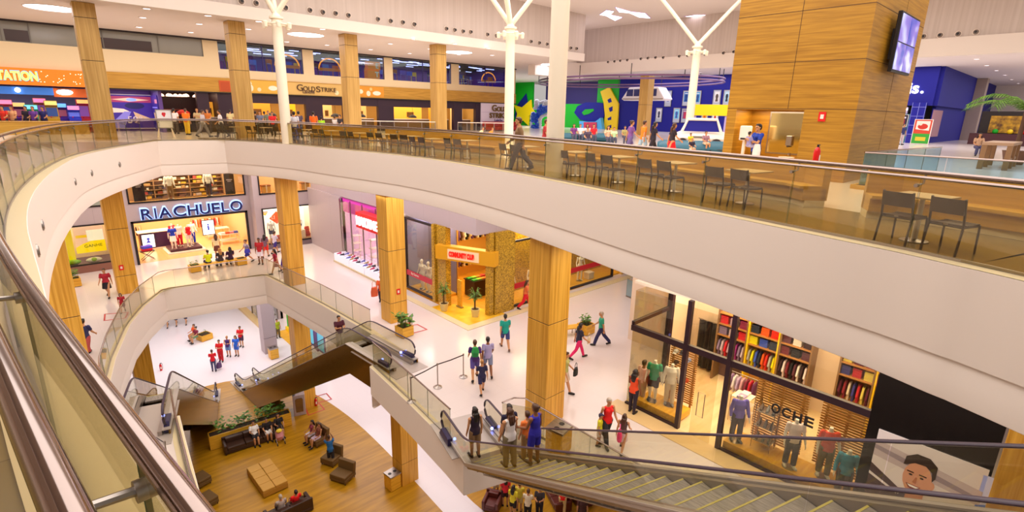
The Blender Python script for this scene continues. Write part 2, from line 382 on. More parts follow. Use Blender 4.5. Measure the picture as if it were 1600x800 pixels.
def garment(kind, pose, female=False):
    k = (kind, pose, female)
    if k in PM: return PM[k]
    J, lean = skel(pose); b = MB(); w = .86 if female else 1; U = lambda v: rot2(lean, Vector(v)); vox = .013
    seated = 'sit' in pose or pose == 'lie'
    if kind in ('tee', 'long', 'tank', 'dress', 'jacket'):
        lo = J['pel'] + Vector((0, 0, -.02 if seated else -.09))
        g = .012 if kind == 'jacket' else 0
        b.tube([lo, J['pel'] + Vector((0, 0, .04)), J['waist'], J['chest'], J['nb'] + (J['chest'] - J['nb']) * .22, J['nb'] + U((0, 0, -.012))],
               [(.178 + g, .135 + g), (.176 + g, .132 + g), (.15 * w + g, .116 + g), (.178 * w + g, .128 + g), (.135 * w, .092), (.078, .07)], 18, up=(0, 1, 0))
        if female:
            for sg in (-1, 1): b.sph(J['chest'] + U((sg * .07, .078, .03)), (.068, .066, .068), 10, 8)
        if kind != 'tank':
            for s in 'LR':
                sh, el, wr = J['sh' + s], J['el' + s], J['wr' + s]; b.sph(sh, .071, 10, 8)
                if kind in ('tee', 'dress'): b.tube([sh, sh.lerp(el, .35), sh.lerp(el, .68)], [.07, .066, .064], 12)
                else:
                    b.tube([sh, sh.lerp(el, .4), el], [.07, .064, .056], 12); b.sph(el, .056, 8, 6); b.tube([el, el.lerp(wr, .9)], [.056, .04], 12)
        else:
            for s in 'LR': b.sph(J['sh' + s] * .72 + J['nb'] * .28, (.05, .06, .03), 8, 6)
    if kind in ('trousers', 'shorts', 'skinny'):
        b.tube([J['pel'] - Vector((0, 0, .08)), J['pel'] + Vector((0, 0, .0)), J['pel'] + Vector((0, 0, .09))], [(.12, .1), (.17, .122), (.152, .112)], 16, up=(0, 1, 0))
        for s in 'LR':
            h, kn, an = J['hip' + s], J['knee' + s], J['ank' + s]; b.sph(h, (.104, .108, .108), 12, 8)
            if kind == 'shorts': b.tube([h, h.lerp(kn, .4), h.lerp(kn, .86)], [.104, .1, .092], 14, up=(0, 1, 0))
            else:
                e = 0 if kind == 'skinny' else .014
                b.tube([h, h.lerp(kn, .35), kn], [.102, .094 + e * .5, .068 + e], 14, up=(0, 1, 0)); b.sph(kn, .068 + e, 10, 6)
                b.tube([kn, kn.lerp(an, .35), kn.lerp(an, .97)], [.068 + e, .069 + e, .05 + e * 1.6], 14, up=(0, 1, 0))
    if kind in ('skirt', 'dress'):
        if seated:
            for s in 'LR': b.tube([J['hip' + s], J['hip' + s].lerp(J['knee' + s], .9)], [.11, .1], 12)
            b.tube([J['pel'] - Vector((0, 0, .05)), J['pel'] + Vector((0, 0, .08))], [(.17, .12), (.155, .115)], 14, up=(0, 1, 0))
        else:
            kz = (J['kneeL'] + J['kneeR']) / 2
            b.tube([kz + Vector((0, 0, .05)), J['pel'] - Vector((0, 0, .12)), J['pel'] + Vector((0, 0, .1))], [(.215, .2), (.192, .155), (.15, .115)], 20, up=(0, 1, 0))
    if kind in ('short', 'hairlong', 'bun', 'cap'):
        H = J['head']; HU = lambda v: H + rot2(lean * .6, Vector(v)); n = len(b.v)
        b.sph((0, -.022, .03), (.086, .094, .094), 16, 10); b.sph((0, .02, .075), (.07, .07, .045), 12, 8); b.sph((0, -.05, -.02), (.074, .06, .07), 12, 8)
        if kind == 'hairlong':
            for x, r in ((-.055, .04), (0, .05), (.055, .04)): b.tube([(x, -.06, .05), (x * 1.15, -.1, -.08), (x * 1.1, -.125, -.2), (x * .8, -.125, -.33)], [r, r, r * .9, r * .45], 10)
            for sg in (-1, 1): b.tube([(sg * .075, -.01, .04), (sg * .088, -.02, -.06), (sg * .09, -.04, -.16)], [.024, .024, .014], 8)
        if kind == 'bun': b.sph((0, -.115, .07), (.042, .042, .042), 10, 8)
        if kind == 'cap': b.tube([(0, .06, .055), (0, .17, .04)], [(.07, .012), (.055, .008)], 12)
        for i in range(n, len(b.v)): b.v[i] = tuple(HU(b.v[i]))
        vox = .0105
    if kind in ('shoeL', 'shoeR'):
        s = kind[-1]; b.tube([J['heel' + s] + Vector((0, -.014, -.004)), J['heel' + s].lerp(J['toe' + s], .5) + Vector((0, 0, .002)), J['toe' + s] + (J['toe' + s] - J['heel' + s]).normalized() * .03], [.043, .05, .036], 12)
        b.cyl(J['ank' + s] + Vector((0, 0, .02)), J['heel' + s].lerp(J['toe' + s], .2), .05, .046, 12)
    me = remesh(b, vox, 3); me.name = kind; PM[k] = me; return me
def matslot(o, m):
    o.material_slots[0].link = 'OBJECT'; o.material_slots[0].material = m
def part(name, me, par, m):
    o = bpy.data.objects.new(name, me); COL.objects.link(o); o.parent = par; matslot(o, m); return o
def person(label, pos, deg, pose='stand', top='tee', topc='#ffffff', bot='trousers', botc='#2a2a3a', hair='short', hairc='hairk', skin='skin', shoec='#221a1a', scale=1.0, female=None, name='person', group=None):
    fem = (hair in ('hairlong', 'bun')) if female is None else female
    t = thing(name, label, 'person', pos, R(deg - 90), group, scale)
    part('body', body_mesh(pose, True, fem), t, M[skin])
    if hair:
        h = part('hair' if hair != 'cap' else 'cap', garment(hair, pose, fem), t, M[hairc] if hairc in M else mat(hairc, .7))
    nm = {'tee': 't_shirt', 'long': 'long_sleeved_shirt', 'tank': 'tank_top', 'dress': 'dress', 'jacket': 'jacket'}
    part(nm[top], garment(top, pose, fem), t, mat(topc, .8))
    if bot: part({'skinny': 'leggings'}.get(bot, bot), garment(bot, pose, fem), t, mat(botc, .8))
    if top == 'dress': part('skirt', garment('skirt', pose, fem), t, mat(topc, .8))
    for s in 'LR': part('shoe', garment('shoe' + s, pose), t, mat(shoec, .6))
    return t
def bag(label, pos, col, size=(.3, .12, .26), rz=0, strap=True):
    t = thing('handbag', label, 'bag', pos, rz); w, d, h = size; b = MB()
    b.tube([(0, 0, 0), (0, 0, h * .5), (0, 0, h)], [(w * .5, d * .5), (w * .52, d * .5), (w * .38, d * .32)], 12, up=(0, 1, 0)); b.build('body', mat(col, .6), t, True)
    if strap:
        q = MB(); q.tube([(-w * .3, 0, h * .9), (-w * .26, 0, h * 1.5), (0, 0, h * 1.8), (w * .26, 0, h * 1.5), (w * .3, 0, h * .9)], .012, 6); q.build('handle', mat(col, .6), t, True)
    return t
# ------------------------------------------------------------------ shell: slabs, voids, walls
import bmesh
EDGE3 = [(4.9, -9.0), (7.3, -3.5), (8.78, .23), (8.99, .87), (9.24, 1.64), (9.44, 2.55), (9.69, 3.67), (10.0, 5.08), (10.31, 6.83), (10.83, 9.23), (11.4, 12.4), (11.8, 15.6), (11.93, 18.3), (11.72, 21.1), (11.03, 24.98), (10.26, 29.7), (8.55, 34.0), (5.3, 34.4),
         (3.9, 31.4), (2.5, 28.3), (1.34, 24.9), (.5, 20.2), (.04, 16.3), (-.16, 13.4), (-.21, 11.0), (-.18, 9.2), (-.14, 7.6), (-.1, 6.0), (.03, 4.2), (.155, 2.9), (.29, 1.7), (.385, .9), (.47, 0.0), (.57, -1.5), (.75, -9.0)]
EDGE2 = [(10.7, -9), (10.7, 11.1), (9.75, 11.0), (9.7, 10.55), (8.3, 10.95), (8.45, 12.05), (8.72, 14.7), (9.0, 18.2), (10.55, 18.6), (10.63, 21.5), (10.39, 26.5), (9.81, 33.6), (4.5, 34.25), (3.3, 32.0), (2.3, 29.5), (1.31, 25.65), (.85, 23.2), (.72, 20.4), (.85, 19.4), (2.35, 19.1), (2.2, 17.5), (1.9, 14.0), (1.7, 10), (1.7, -9)]
def smooth_path(p, n=3, keep=()):
    out = []
    for i in range(len(p) - 1):
        p0 = p[max(i - 1, 0)]; p1 = p[i]; p2 = p[i + 1]; p3 = p[min(i + 2, len(p) - 1)]
        if i in keep: p0 = (2 * p1[0] - p2[0], 2 * p1[1] - p2[1])
        if i + 1 in keep: p3 = (2 * p2[0] - p1[0], 2 * p2[1] - p1[1])
        for k in range(n):
            t = k / n
            out.append(tuple(.5 * (2 * p1[j] + (p2[j] - p0[j]) * t + (2 * p0[j] - 5 * p1[j] + 4 * p2[j] - p3[j]) * t * t + (3 * p1[j] - p0[j] - 3 * p2[j] + p3[j]) * t ** 3) for j in (0, 1)))
    out.append(p[-1]); return out
E3 = smooth_path(EDGE3, 3, (16, 17)); E2 = EDGE2
def slab(name, outer, hole, z0, z1, m, mside='white2'):
    bm = bmesh.new(); es = []
    for loop in (outer, hole):
        if not loop: continue
        vs = [bm.verts.new((x, y, z1)) for x, y in loop]
        es += [bm.edges.new((vs[i], vs[(i + 1) % len(vs)])) for i in range(len(vs))]
    bmesh.ops.triangle_fill(bm, edges=es, use_beauty=True, use_dissolve=False)
    top = bm.faces[:]
    for f in top:
        f.normal_update()
        if f.normal.z < 0: f.normal_flip()
    r = bmesh.ops.extrude_face_region(bm, geom=top)
    for v in [g for g in r['geom'] if isinstance(g, bmesh.types.BMVert)]: v.co.z = z0
    bmesh.ops.recalc_face_normals(bm, faces=bm.faces[:])
    me = bpy.data.meshes.new(name); bm.to_mesh(me); bm.free()
    me.materials.append(M[m]); me.materials.append(M[mside])
    for p in me.polygons: p.material_index = 0 if (p.normal.z > .9 and p.center.z > z1 - .01) else 1
    o = bpy.data.objects.new(name, me); COL.objects.link(o); return tag(o, kind='structure')
OUT = [(-16, -9.4), (95, -9.4), (95, 66), (-16, 66)]
struct('floor', MB().box((-16, -9.4, -.3), (40, 66, 0)), 'floor1')
slab('floor', [(-16, -9.4), (40, -9.4), (40, 66), (-16, 66)], [(13.2, -9), (13.2, 11.1)] + E2[1:], 6.98, LV[2], 'floor2')
struct('floor', MB().box((10.7, -9, 7.86), (13.2, 11.1, LV[2])), 'floor2')
slab('floor', OUT, E3, 14.75, LV[3], 'floor3w')
# white edge bands around the openings
prof = [(-.02, 0.012), (.03, .012), (.035, -1.27), (.004, -1.27), (-.0, -1.33), (.012, -1.36), (.012, -1.87), (-.1, -1.91)]
def edge_band(path, z, name, pf=None):
    b = MB(); b.ribbon(path, [(o, z + h) for o, h in (pf or prof)], side=1); return struct(name, b, 'fascia', True, sharp=30)
edge_band(E3, LV[3], 'trim_1'); edge_band(E2[7:], LV[2], 'trim_2'); edge_band(E2[1:8], LV[2], 'trim_15', prof[:3] + [(-.1, -1.3)]); edge_band(E2[:2], LV[2], 'trim_16', [(-.02, .012), (.03, .012), (.03, -.47), (-.1, -.47)])
def offs(path, d, i0=0, i1=None):
    P = [Vector(p) for p in path]; out = []
    for i in range(len(P)):
        t = (P[min(i + 1, len(P) - 1)] - P[max(i - 1, 0)]).normalized(); out.append((P[i].x + t.y * d, P[i].y - t.x * d))
    return out[i0:i1]
# stone strip under the glass and the grey tiled dining strip along the upper edge
def strip(path, d0, d1, z0, z1, m, name='floor'):
    a = offs(path, d0); c = offs(path, d1); b = MB(); n = len(a)
    vs = [(x, y, z1) for x, y in a] + [(x, y, z1) for x, y in c]
    b.add(vs, [(i, n + i, n + i + 1, i + 1) for i in range(n - 1)])
    b.add([(x, y, z0) for x, y in c] + [(x, y, z1) for x, y in c], [(i, i + 1, n + i + 1, n + i) for i in range(n - 1)])
    return struct(name, b, m)
strip(E3, -.02, .42, LV[3], LV[3] + .02, 'trimb', 'trim_3')
din = E3[:52]
strip(E3[:50], .42, 3.1, LV[3], LV[3] + .008, 'floor3'); strip(E3[52:], .42, 6, LV[3], LV[3] + .008, 'floor3')
strip(E2, -.02, .3, LV[2], LV[2] + .015, 'trimb', 'trim_4')
# wood-look zones of the lowest floor
w1 = smooth_path([(-1, 37), (6.5, 37.6), (9.3, 36.4), (10.6, 34.4), (11.6, 32), (12.15, 28), (12.2, 23.6), (11.9, 17.4), (11.4, 10), (11, -6)], 4)
struct('floor', MB().prism(w1 + [(-9, -6), (-9, 37)], 0, .012), 'floor1w')
w2 = smooth_path([(14.6, 24), (14.2, 21), (13.7, 18.6), (13.4, 16.9), (13.7, 14), (15, 9), (16.4, 5), (16.6, 0)], 4)
struct('floor', MB().prism(w2 + [(26, 0), (26, 24)], 0, .012), 'floor1w')
# outer walls
wl = MB().box((-16.3, -9.4, 0), (-16, 66, 29)); struct('wall_left', wl, 'white')
struct('wall_right', MB().box((95, -9.4, LV[3]), (95.3, 66, 29)), 'white')
# ---- upper storey back wall, plane Y = 45.5
def holewall(name, m, axis, c, th, a0, a1, z0, z1, holes):
    """wall slab with rectangular openings; axis 'y' = plane of constant y"""
    xs = sorted({a0, a1, *[h[0] for h in holes], *[h[1] for h in holes]}); zs = sorted({z0, z1, *[h[2] for h in holes], *[h[3] for h in holes]})
    b = MB()
    for i in range(len(xs) - 1):
        run = None
        for j in range(len(zs) - 1):
            cx, cz = (xs[i] + xs[i + 1]) / 2, (zs[j] + zs[j + 1]) / 2
            if any(h[0] < cx < h[1] and h[2] < cz < h[3] for h in holes): continue
            if axis == 'y': b.box((xs[i], c, zs[j]), (xs[i + 1], c + th, zs[j + 1]))
            else: b.box((c, xs[i], zs[j]), (c + th, xs[i + 1], zs[j + 1]))
    return struct(name, b, m)
WIN3 = [(11.75, 18.05, 21.26, 23.2), (18.95, 25.53, 21.26, 23.2), (26.4, 33.1, 21.26, 23.2), (34.07, 41.2, 21.26, 23.2)]
GW = [(-9, 10.75, 22.04, 23.25)]
holewall('wall_back', 'beige', 'y', 45.5, .3, -16, 42, 19.57, 24.2, WIN3 + GW)
holewall('wall_back', 'woodH', 'y', 45.38, .12, 3.75, 42, 19.57, 20.62, [])
struct('trim_5', MB().box((3.7, 45.25, 19.5), (42, 45.5, 19.57)), 'black')
struct('trim_6', MB().box((-16, 45.36, 23.2), (42, 45.52, 23.32)), 'dark')
struct('ceiling', MB().box((-16, 33.4, 23.3), (39, 66, 23.5)).box((39, 40, 23.3), (46, 66, 23.5)).box((-16, -9.4, 23.3), (-6, 33.4, 23.5)), 'ceil')
struct('ceiling', MB().box((46, -9.4, 23.3), (95, 66, 23.5)), 'ceil')
# ribbed white upper walls round the high roof
rib = nmat('ribbed_cladding', '#c9bab1', '#d3c5bd', (6, 6, .02), .5, 1.2, 2)
M['rib'] = rib
struct('wall_back', MB().box((-16, 33.4, 23.3), (39, 33.7, 29.5)), rib)
struct('wall_back', MB().box((39, 33.4, 23.3), (39.3, 40, 29.5)).box((39, 40, 23.3), (46.3, 40.3, 29.5)), rib)
struct('wall_right', MB().box((46, -9.4, 23.3), (46.3, 40.3, 29.5)), rib)
struct('trim_7', MB().box((45.9, -9.4, 22.75), (46.5, 39.4, 23.9)).box((39, 39.4, 22.3), (46.5, 40.4, 23.9)), 'white2')
struct('trim_8', MB().box((-16, 33.2, 23.25), (39.2, 33.5, 23.9)), 'white2')
struct('ceiling', MB().box((-16, -9.4, 27.2), (46.3, 40.3, 27.5)), 'ceil')
# service rooms behind the openings
def room(name, x0, y0, z0, x1, y1, z1, mw, mf, mc, open_side):
    """five-sided interior; open_side in 'xXyY'"""
    t = .06; f = MB().box((x0, y0, z0 - t), (x1, y1, z0 + .008)); c = MB().box((x0, y0, z1), (x1, y1, z1 + t)); w = MB()
    if 'x' not in open_side: w.box((x0 - t, y0, z0), (x0, y1, z1))
    if 'X' not in open_side: w.box((x1, y0, z0), (x1 + t, y1, z1))
    if 'y' not in open_side: w.box((x0, y0 - t, z0), (x1, y0, z1))
    if 'Y' not in open_side: w.box((x0, y1, z0), (x1, y1 + t, z1))
    struct('floor', f, mf); struct('ceiling', c, mc); struct('wall_' + name, w, mw)
M['purple'] = mat('#6a1f98', .6, name='violet_paint'); M['purpled'] = mat('#3c1466', .6, name='dark_violet_paint')
room('gym', 11.5, 45.85, 21.1, 41.5, 54, 23.3, 'purple', 'purpled', 'purpled', 'y')
for i, h in enumerate(WIN3):
    b = MB().box((h[0], 45.6, h[2]), (h[1], 45.62, h[3])); o = struct('window_%d' % (i + 1), b, 'glassb')
    fr = MB(); mid = (h[0] + h[1]) / 2
    for x in (h[0], mid, h[1]): fr.box((x - .03, 45.56, h[2]), (x + .03, 45.66, h[3]))
    fr.build('window_frame', mat('#3b2a6a', .4), o)
g = GW[0]; o = struct('window_5', MB().box((g[0], 45.6, g[2]), (g[1], 45.62, g[3])), mat('#8d8a80', .15, name='grey_back_painted_glass'))
fr = MB()
for x in (-9, -4.5, .0, 1.3, 4.9, 8.0, 10.75): fr.box((x - .03, 45.55, g[2]), (x + .03, 45.65, g[3]))
fr.build('window_frame', mat('#6f6a62', .4), o)
pn = MB()
for x0, x1 in ((.15, 1.25), (4.6, 7.6), (-6, -4.7)): pn.box((x0, 45.57, 22.1), (x1, 45.595, 22.75))
pn.build('dark_pane', mat('#3a2420', .3), o)
# ---- dining-level shop row below the timber band
room('arcade', -9, 45.8, LV[3], 4.4, 56, 19.7, mat('#a9a6c2', .6), 'floor3', mat('#5a3f7c', .6), 'y')
struct('wall_back', MB().box((4.4, 45.5, LV[3]), (4.75, 52, 19.57)), 'white')
struct('wall_back', MB().box((4.75, 48.6, LV[3]), (7.6, 48.8, 19.57)).box((7.55, 45.6, LV[3]), (7.75, 48.8, 19.57)), mat('#5a3a86', .5, name='violet_wall'))
M['brown'] = mat('#2c1226', .45, name='dark_aubergine_panel')
room('lanches', 7.75, 45.8, LV[3], 11.5, 51, 19.57, 'brown', 'floor3', 'brown', 'y')
room('counter', 11.6, 45.8, LV[3], 36.6, 49.5, 19.57, mat('#caa055', .6, name='ochre_wall'), 'floor3', 'beige', 'y')
hd = MB().box((11.5, 45.42, 18.85), (36.8, 45.75, 19.5)); struct('trim_9', hd, 'brown')
pl = MB()
for x0, x1 in ((9.9, 10.7), (11.3, 12.3), (15.9, 16.5), (17.95, 19.4), (21.3, 22.8), (24.7, 26.3), (30.9, 31.6), (33.3, 34.4), (36.2, 36.85)): pl.box((x0, 45.4, LV[3]), (x1, 45.8, 19.5))
struct('wall_back', pl, 'brown')
struct('wall_back', MB().box((36.86, 45.3, LV[3]), (41.6, 45.8, 19.57)), mat('#e6d8ea', .4, name='white_lacquer_panel'))
# ---- right wing: painted cinema foyer wall, plane X = 60.5
struct('wall_right', MB().box((60.5, 16.5, LV[3]), (60.9, 44.8, 23.3)).box((60.5, 10.5, 19.95), (60.9, 16.5, 23.3)), 'navy')
struct('wall_right', MB().box((60.46, 44.8, LV[3]), (60.85, 48.5, 23.3)).box((60.46, 61.5, LV[3]), (60.85, 66, 23.3)), 'green')
struct('wall_right', MB().box((60.46, 48.5, LV[3]), (60.85, 61.5, 20.0)), 'green')
struct('wall_right', MB().box((64, 46, LV[3]), (64.3, 62, 23.3)), mat('#5a4a98', .6, name='lilac_wall'))
struct('wall_back', MB().box((41.6, 65.7, LV[3]), (60.5, 66, 23.3)), 'green')
struct('wall_right', MB().box((60.9, 10.2, 19.95), (95, 10.5, 23.3)).box((62.5, 10.5, LV[3]), (95, 10.8, 19.95)), 'navy')
# ---- middle storey: grey shop wall, plane Y = 41
D1 = (4.2, 11.25, 8.3, 11.2); U1 = (4.25, 11.28, 12.35, 14.1); D0 = (-6, 3.5, 8.75, 11.3); U0 = (-6, 3.6, 12.35, 14.1)
holewall('wall_back', 'greyw', 'y', 41, .25, -16, 11.75, 8.3, 14.75, [D1, U1, D0, U0])
D2 = (11.95, 16.0, 8.65, 11.4); D3 = (16.15, 18.3, 8.65, 11.35); U2 = (11.9, 17.4, 12.4, 14.1)
holewall('wall_back', 'greyw', 'y', 40, .25, 11.5, 19.2, 8.3, 14.75, [D2, D3, U2])
struct('wall_back', MB().box((11.5, 40.25, 8.3), (11.75, 41.2, 14.75)), 'greyw')
# grey bulkhead, plane X = 15.5, returning along Y = 19.4
struct('wall_right', MB().box((15.5, 19.65, 12.7), (15.75, 39.5, 14.75)).box((15.5, 19.4, 12.7), (30, 19.65, 14.75)), 'greyw')
# ------------------------------------------------------------------ glass balustrades
def resample(path, step=None, n=None):
    P = [Vector(p) for p in path]; L = [0]
    for i in range(1, len(P)): L.append(L[-1] + (P[i] - P[i - 1]).length)
    n = n or max(1, round(L[-1] / step)); out = []; j = 0
    for k in range(n + 1):
        s = L[-1] * k / n
        while j < len(P) - 2 and L[j + 1] < s: j += 1
        out.append(P[j].lerp(P[j + 1], (s - L[j]) / max(1e-6, L[j + 1] - L[j])))
    return out
M['gedge'] = mat('#5d6b4e', .3, name='glass_edge')
def balustrade(label, path, z, h=1.1, step=1.9, handrail=True, group=None, gl='glass', fix=None, r=.03):
    pts = [Vector(p) for p in path]; c = pts[len(pts) // 2]
    t = wthing('glass_balustrade', label, 'railing', (c.x, c.y, z), group)
    q = resample(path, step) if not fix else resample(path[:fix] , step)[:-1] + resample(path[fix - 1:], step)
    for i in range(len(q) - 1):
        a, b = q[i], q[i + 1]; d = (b - a).normalized(); a = a + d * .008; b = b - d * .008; n = Vector((-d.y, d.x)) * .007
        m = MB(); vs = [(a.x - n.x, a.y - n.y, z + .03), (b.x - n.x, b.y - n.y, z + .03), (b.x + n.x, b.y + n.y, z + .03), (a.x + n.x, a.y + n.y, z + .03)]
        vs += [(x, y, z + h - .02) for x, y, _ in vs]
        m.add(vs, [(0, 1, 5, 4), (2, 3, 7, 6)], 0); m.add(vs, [(1, 2, 6, 5), (3, 0, 4, 7), (4, 5, 6, 7), (3, 2, 1, 0)], 1)
        m.build('glass_panel', [gl, 'gedge'], t)
    fine = [(p.x, p.y, z + h) for p in resample(path, .5)]
    MB().tube(fine, [(r, r * .8)] * len(fine), 10).build('top_rail', 'chrome', t, True)
    m = MB(); m.ribbon([(p[0], p[1]) for p in fine], [(-.025, z + .0), (-.025, z + .06), (.025, z + .06), (.025, z)]); m.build('base_channel', 'steel', t)
    if handrail:
        fo = offs([(p[0], p[1]) for p in fine], .17); MB().tube([(x, y, z + h + .06) for x, y in fo], .036, 12).build('handrail', 'chrome', t, True)
        for i in range(1, len(q) - 1):
            d = (q[i + 1] - q[i - 1]).normalized(); w = Vector((d.y, -d.x)); a = q[i] + d * .05
            k = MB(); k.tube([(a.x, a.y, z + h - .12), (a.x + w.x * .17, a.y + w.y * .17, z + h - .1), (a.x + w.x * .19, a.y + w.y * .19, z + h + .04)], .013, 8); k.cyl((a.x - w.x * .03, a.y - w.y * .03, z + h - .12), (a.x + w.x * .03, a.y + w.y * .03, z + h - .12), .028)
            k.build('bracket', 'steel', t, True)
    return t
G3 = offs(E3, .24)
for K3 in range(60, len(G3)):
    if G3[K3][1] < 1.42: break
G3.insert(K3, tuple(Vector(G3[K3 - 1]).lerp(Vector(G3[K3]), (G3[K3 - 1][1] - 1.42) / (G3[K3 - 1][1] - G3[K3][1])))); K3 += 1
balustrade('long glass balustrade with steel handrail round the upper floor opening', G3, LV[3], gl='glassg', fix=K3)
g2 = offs(E2, .14)
balustrade('glass balustrade along the right side of the middle floor opening, beside the escalator going up', [(10.86, -5), (10.86, 11.2), (10.1, 11.25)], LV[2], handrail=False, gl='glass')
balustrade('short glass balustrade between the two escalator landings with crowd-control posts behind', g2[5:8], LV[2], step=1.6, handrail=False)
balustrade('glass balustrade with bent corner on the far side of the middle floor opening', g2[9:18], LV[2], step=1.7, handrail=False)
balustrade('glass balustrade on the near left edge of the middle floor beside the down escalator', g2[19:24], LV[2], step=1.7, handrail=False)
# round recessed lights in the white band of the upper floor
def band_light(i, zoff, label):
    p = Vector(E3[i]); d = (Vector(E3[i + 1]) - p).normalized(); n = Vector((-d.y, d.x))
    t = wthing('recessed_light', label, 'light', (p.x + n.x * .05, p.y + n.y * .05, LV[3] + zoff), 'round lights in the white band of the upper floor')
    MB().cyl((p.x + n.x * .02, p.y + n.y * .02, LV[3] + zoff), (p.x + n.x * .06, p.y + n.y * .06, LV[3] + zoff), .13, .12).build('ring', 'steel', t, True)
    MB().cyl((p.x + n.x * .05, p.y + n.y * .05, LV[3] + zoff), (p.x + n.x * .07, p.y + n.y * .07, LV[3] + zoff), .09).build('lens', mat('#8d827c', .2), t, True)
for k, px in enumerate(((233, 253), (210, 262), (187, 269), (162, 281), (139, 290), (120, 305), (68, 375), (62, 422))):
    best = min(range(55, 96), key=lambda i: (Vector((E3[i][0], E3[i][1])).normalized() - Vector(G(px[0], px[1], 3)[:2]).normalized()).length)
    band_light(best, -.72, 'recessed light in the curved white band, %s' % ['farthest, beside the corner', 'second from the corner', 'third from the corner', 'fourth from the corner', 'fifth from the corner', 'sixth from the corner', 'above the wooden column, upper of the near pair', 'nearest of all, low on the left'][k])
# ------------------------------------------------------------------ columns
def column(label, x, y, z0, z1, s, m, seams, base=None, rz=0, group=None):
    t = wthing('column', label, 'column', (x, y, z0), group); zs = [z0] + seams + [z1]
    for i in range(len(zs) - 1):
        a, c = zs[i] + (.012 if i else 0), zs[i + 1] - .012
        mm = base if (base and i == 0) else m
        MB().obox((x, y, (a + c) / 2), (s, s, c - a), rz).build('cladding_panel', mm, t, bevel=.012)
    MB().obox((x, y, (z0 + z1) / 2), (s - .03, s - .03, z1 - z0 - .02), rz).build('core', 'dark', t)
    return t
c2 = [(11.83, 10.98, 'nearest, in front of the menswear shop'), (12.4, 22.1, 'beside the up escalator landing, in front of the shoe shop'), (10.7, 30.9, 'on the far side of the opening in front of the suitcase posters'), (2.95, 35.2, 'to the left of the big blue shop sign'), (.0, 24.25, 'cut by the curved white band on the far left')]
for x, y, w in c2:
    column('tall square timber-clad column on the middle floor ' + w, x, y, LV[2], 14.75, .95, 'wood', [9.35, 12.0] if x > 1 else [11.0], 'wood')
for x, y, w, g in ((11.83, 20.6, 'under the white end of the middle floor', 0), (10.7, 30.9, 'behind the up escalator', 0), (2.95, 35.2, 'left of the down escalator', 0), (11.6, 40.5, 'with grey tiled foot beside the litter bin', 1)):
    column('square column on the lowest floor ' + w, x, y, 0, 6.98, .95, 'greyw' if g else 'wood', [1.3], 'greyw' if g else 'wood')
c3 = [((128, 5), 'leftmost, beside the orange arcade fascia'), ((365, 34), 'second from left, beside the cafe with people queuing'), ((543, 54), 'third from left, right of the dark lettering'), ((684, 70), 'fourth from left, near the white sign wall')]
for px, w in c3:
    p = G(px[0], px[1], 23.3); column('pale timber-clad column on the dining floor, ' + w, p.x, p.y, LV[3], 23.3, .9, 'woodL', [20.6, 22.6])
column('pale timber-clad column in front of the dark blue wall with posters', 47.2, 31.6, LV[3], 22.4, 1.0, 'woodL', [19.6])
column('pale timber column behind the thick white column, below the white beam', 41.5, 38.5, LV[3], 22.5, .95, 'woodL', [])
column('wide timber column at the right edge beside the portrait poster', 14.9, -.75, LV[2], 14.75, 1.4, 'wood', [])
column('tall grey beige pilaster on the blue cinema wall, right of the doorway', 79.5, 10.0, LV[3], 23.3, 1.4, mat('#b09a8a', .5), [])
# white steel tree columns
def treecol(label, x, y, z0, ztop, r, branches):
    t = wthing('steel_column', label, 'column', (x, y, z0))
    b = MB(); b.tube([(x, y, z0), (x, y, z0 + (ztop - z0) * .5), (x, y, ztop)], [r, r * .97, r * .9], 24); b.build('shaft', 'colwhite', t, True)
    if branches:
        MB().lathe((x, y, ztop), [(r * .9, -.1), (r * 1.25, -.08), (r * 1.25, .02), (r * .8, .05), (r * .5, .3)], 20).build('capital', 'colwhite', t, True)
        for a in branches: MB().tube([(x, y, ztop + .1), (x + a[0] * .5, y + a[1] * .5, ztop + .1 + (27.2 - ztop) * .5), (x + a[0], y + a[1], 27.2)], [.13, .12, .11], 12).build('branch', 'colwhite', t, True)
        rg = MB(); rg.tube([(x + r * 2.1 * math.cos(k * .5236), y + r * 2.1 * math.sin(k * .5236), ztop - .35) for k in range(12)], .035, 8, closed=True)
        rg.build('ring', 'colwhite', t, True)
        for k in range(6):
            a = k * 1.0472 + .3; cx, cy = x + r * 2.4 * math.cos(a), y + r * 2.4 * math.sin(a)
            m = MB(); m.lathe((cx, cy, ztop - .4), [(.09, -.14), (.12, .1), (.05, .16)], 12); m.cyl((cx, cy, ztop - .38), (x + r * .8 * math.cos(a), y + r * .8 * math.sin(a), ztop - .32), .025, n=6); m.build('spotlight', 'colwhite', t, True)
    return t
treecol('thick plain white round column standing at the edge of the upper floor', 11.83, 11.0, LV[3], 27.2, .27, None)
A_ = .7
treecol('slim white tree column on the far edge, left of the dark lettering', 10.56, 29.65, LV[3], 23.0, .27, [(-2.6, -.6), (2.4, -2.2), (.6, 2.6)])
treecol('slim white tree column left of the thick white column, with spotlight ring', 20.54, 22.74, LV[3], 23.0, .27, [(-2.2, 2.4), (2.4, -2.4), (-2.5, -1.4), (1.5, 2.5)])
treecol('slim white tree column in front of the poster wall, branching in two', 33.8, 18.99, LV[3], 23.0, .27, [(-2.3, 3.0), (2.6, -2.6)])
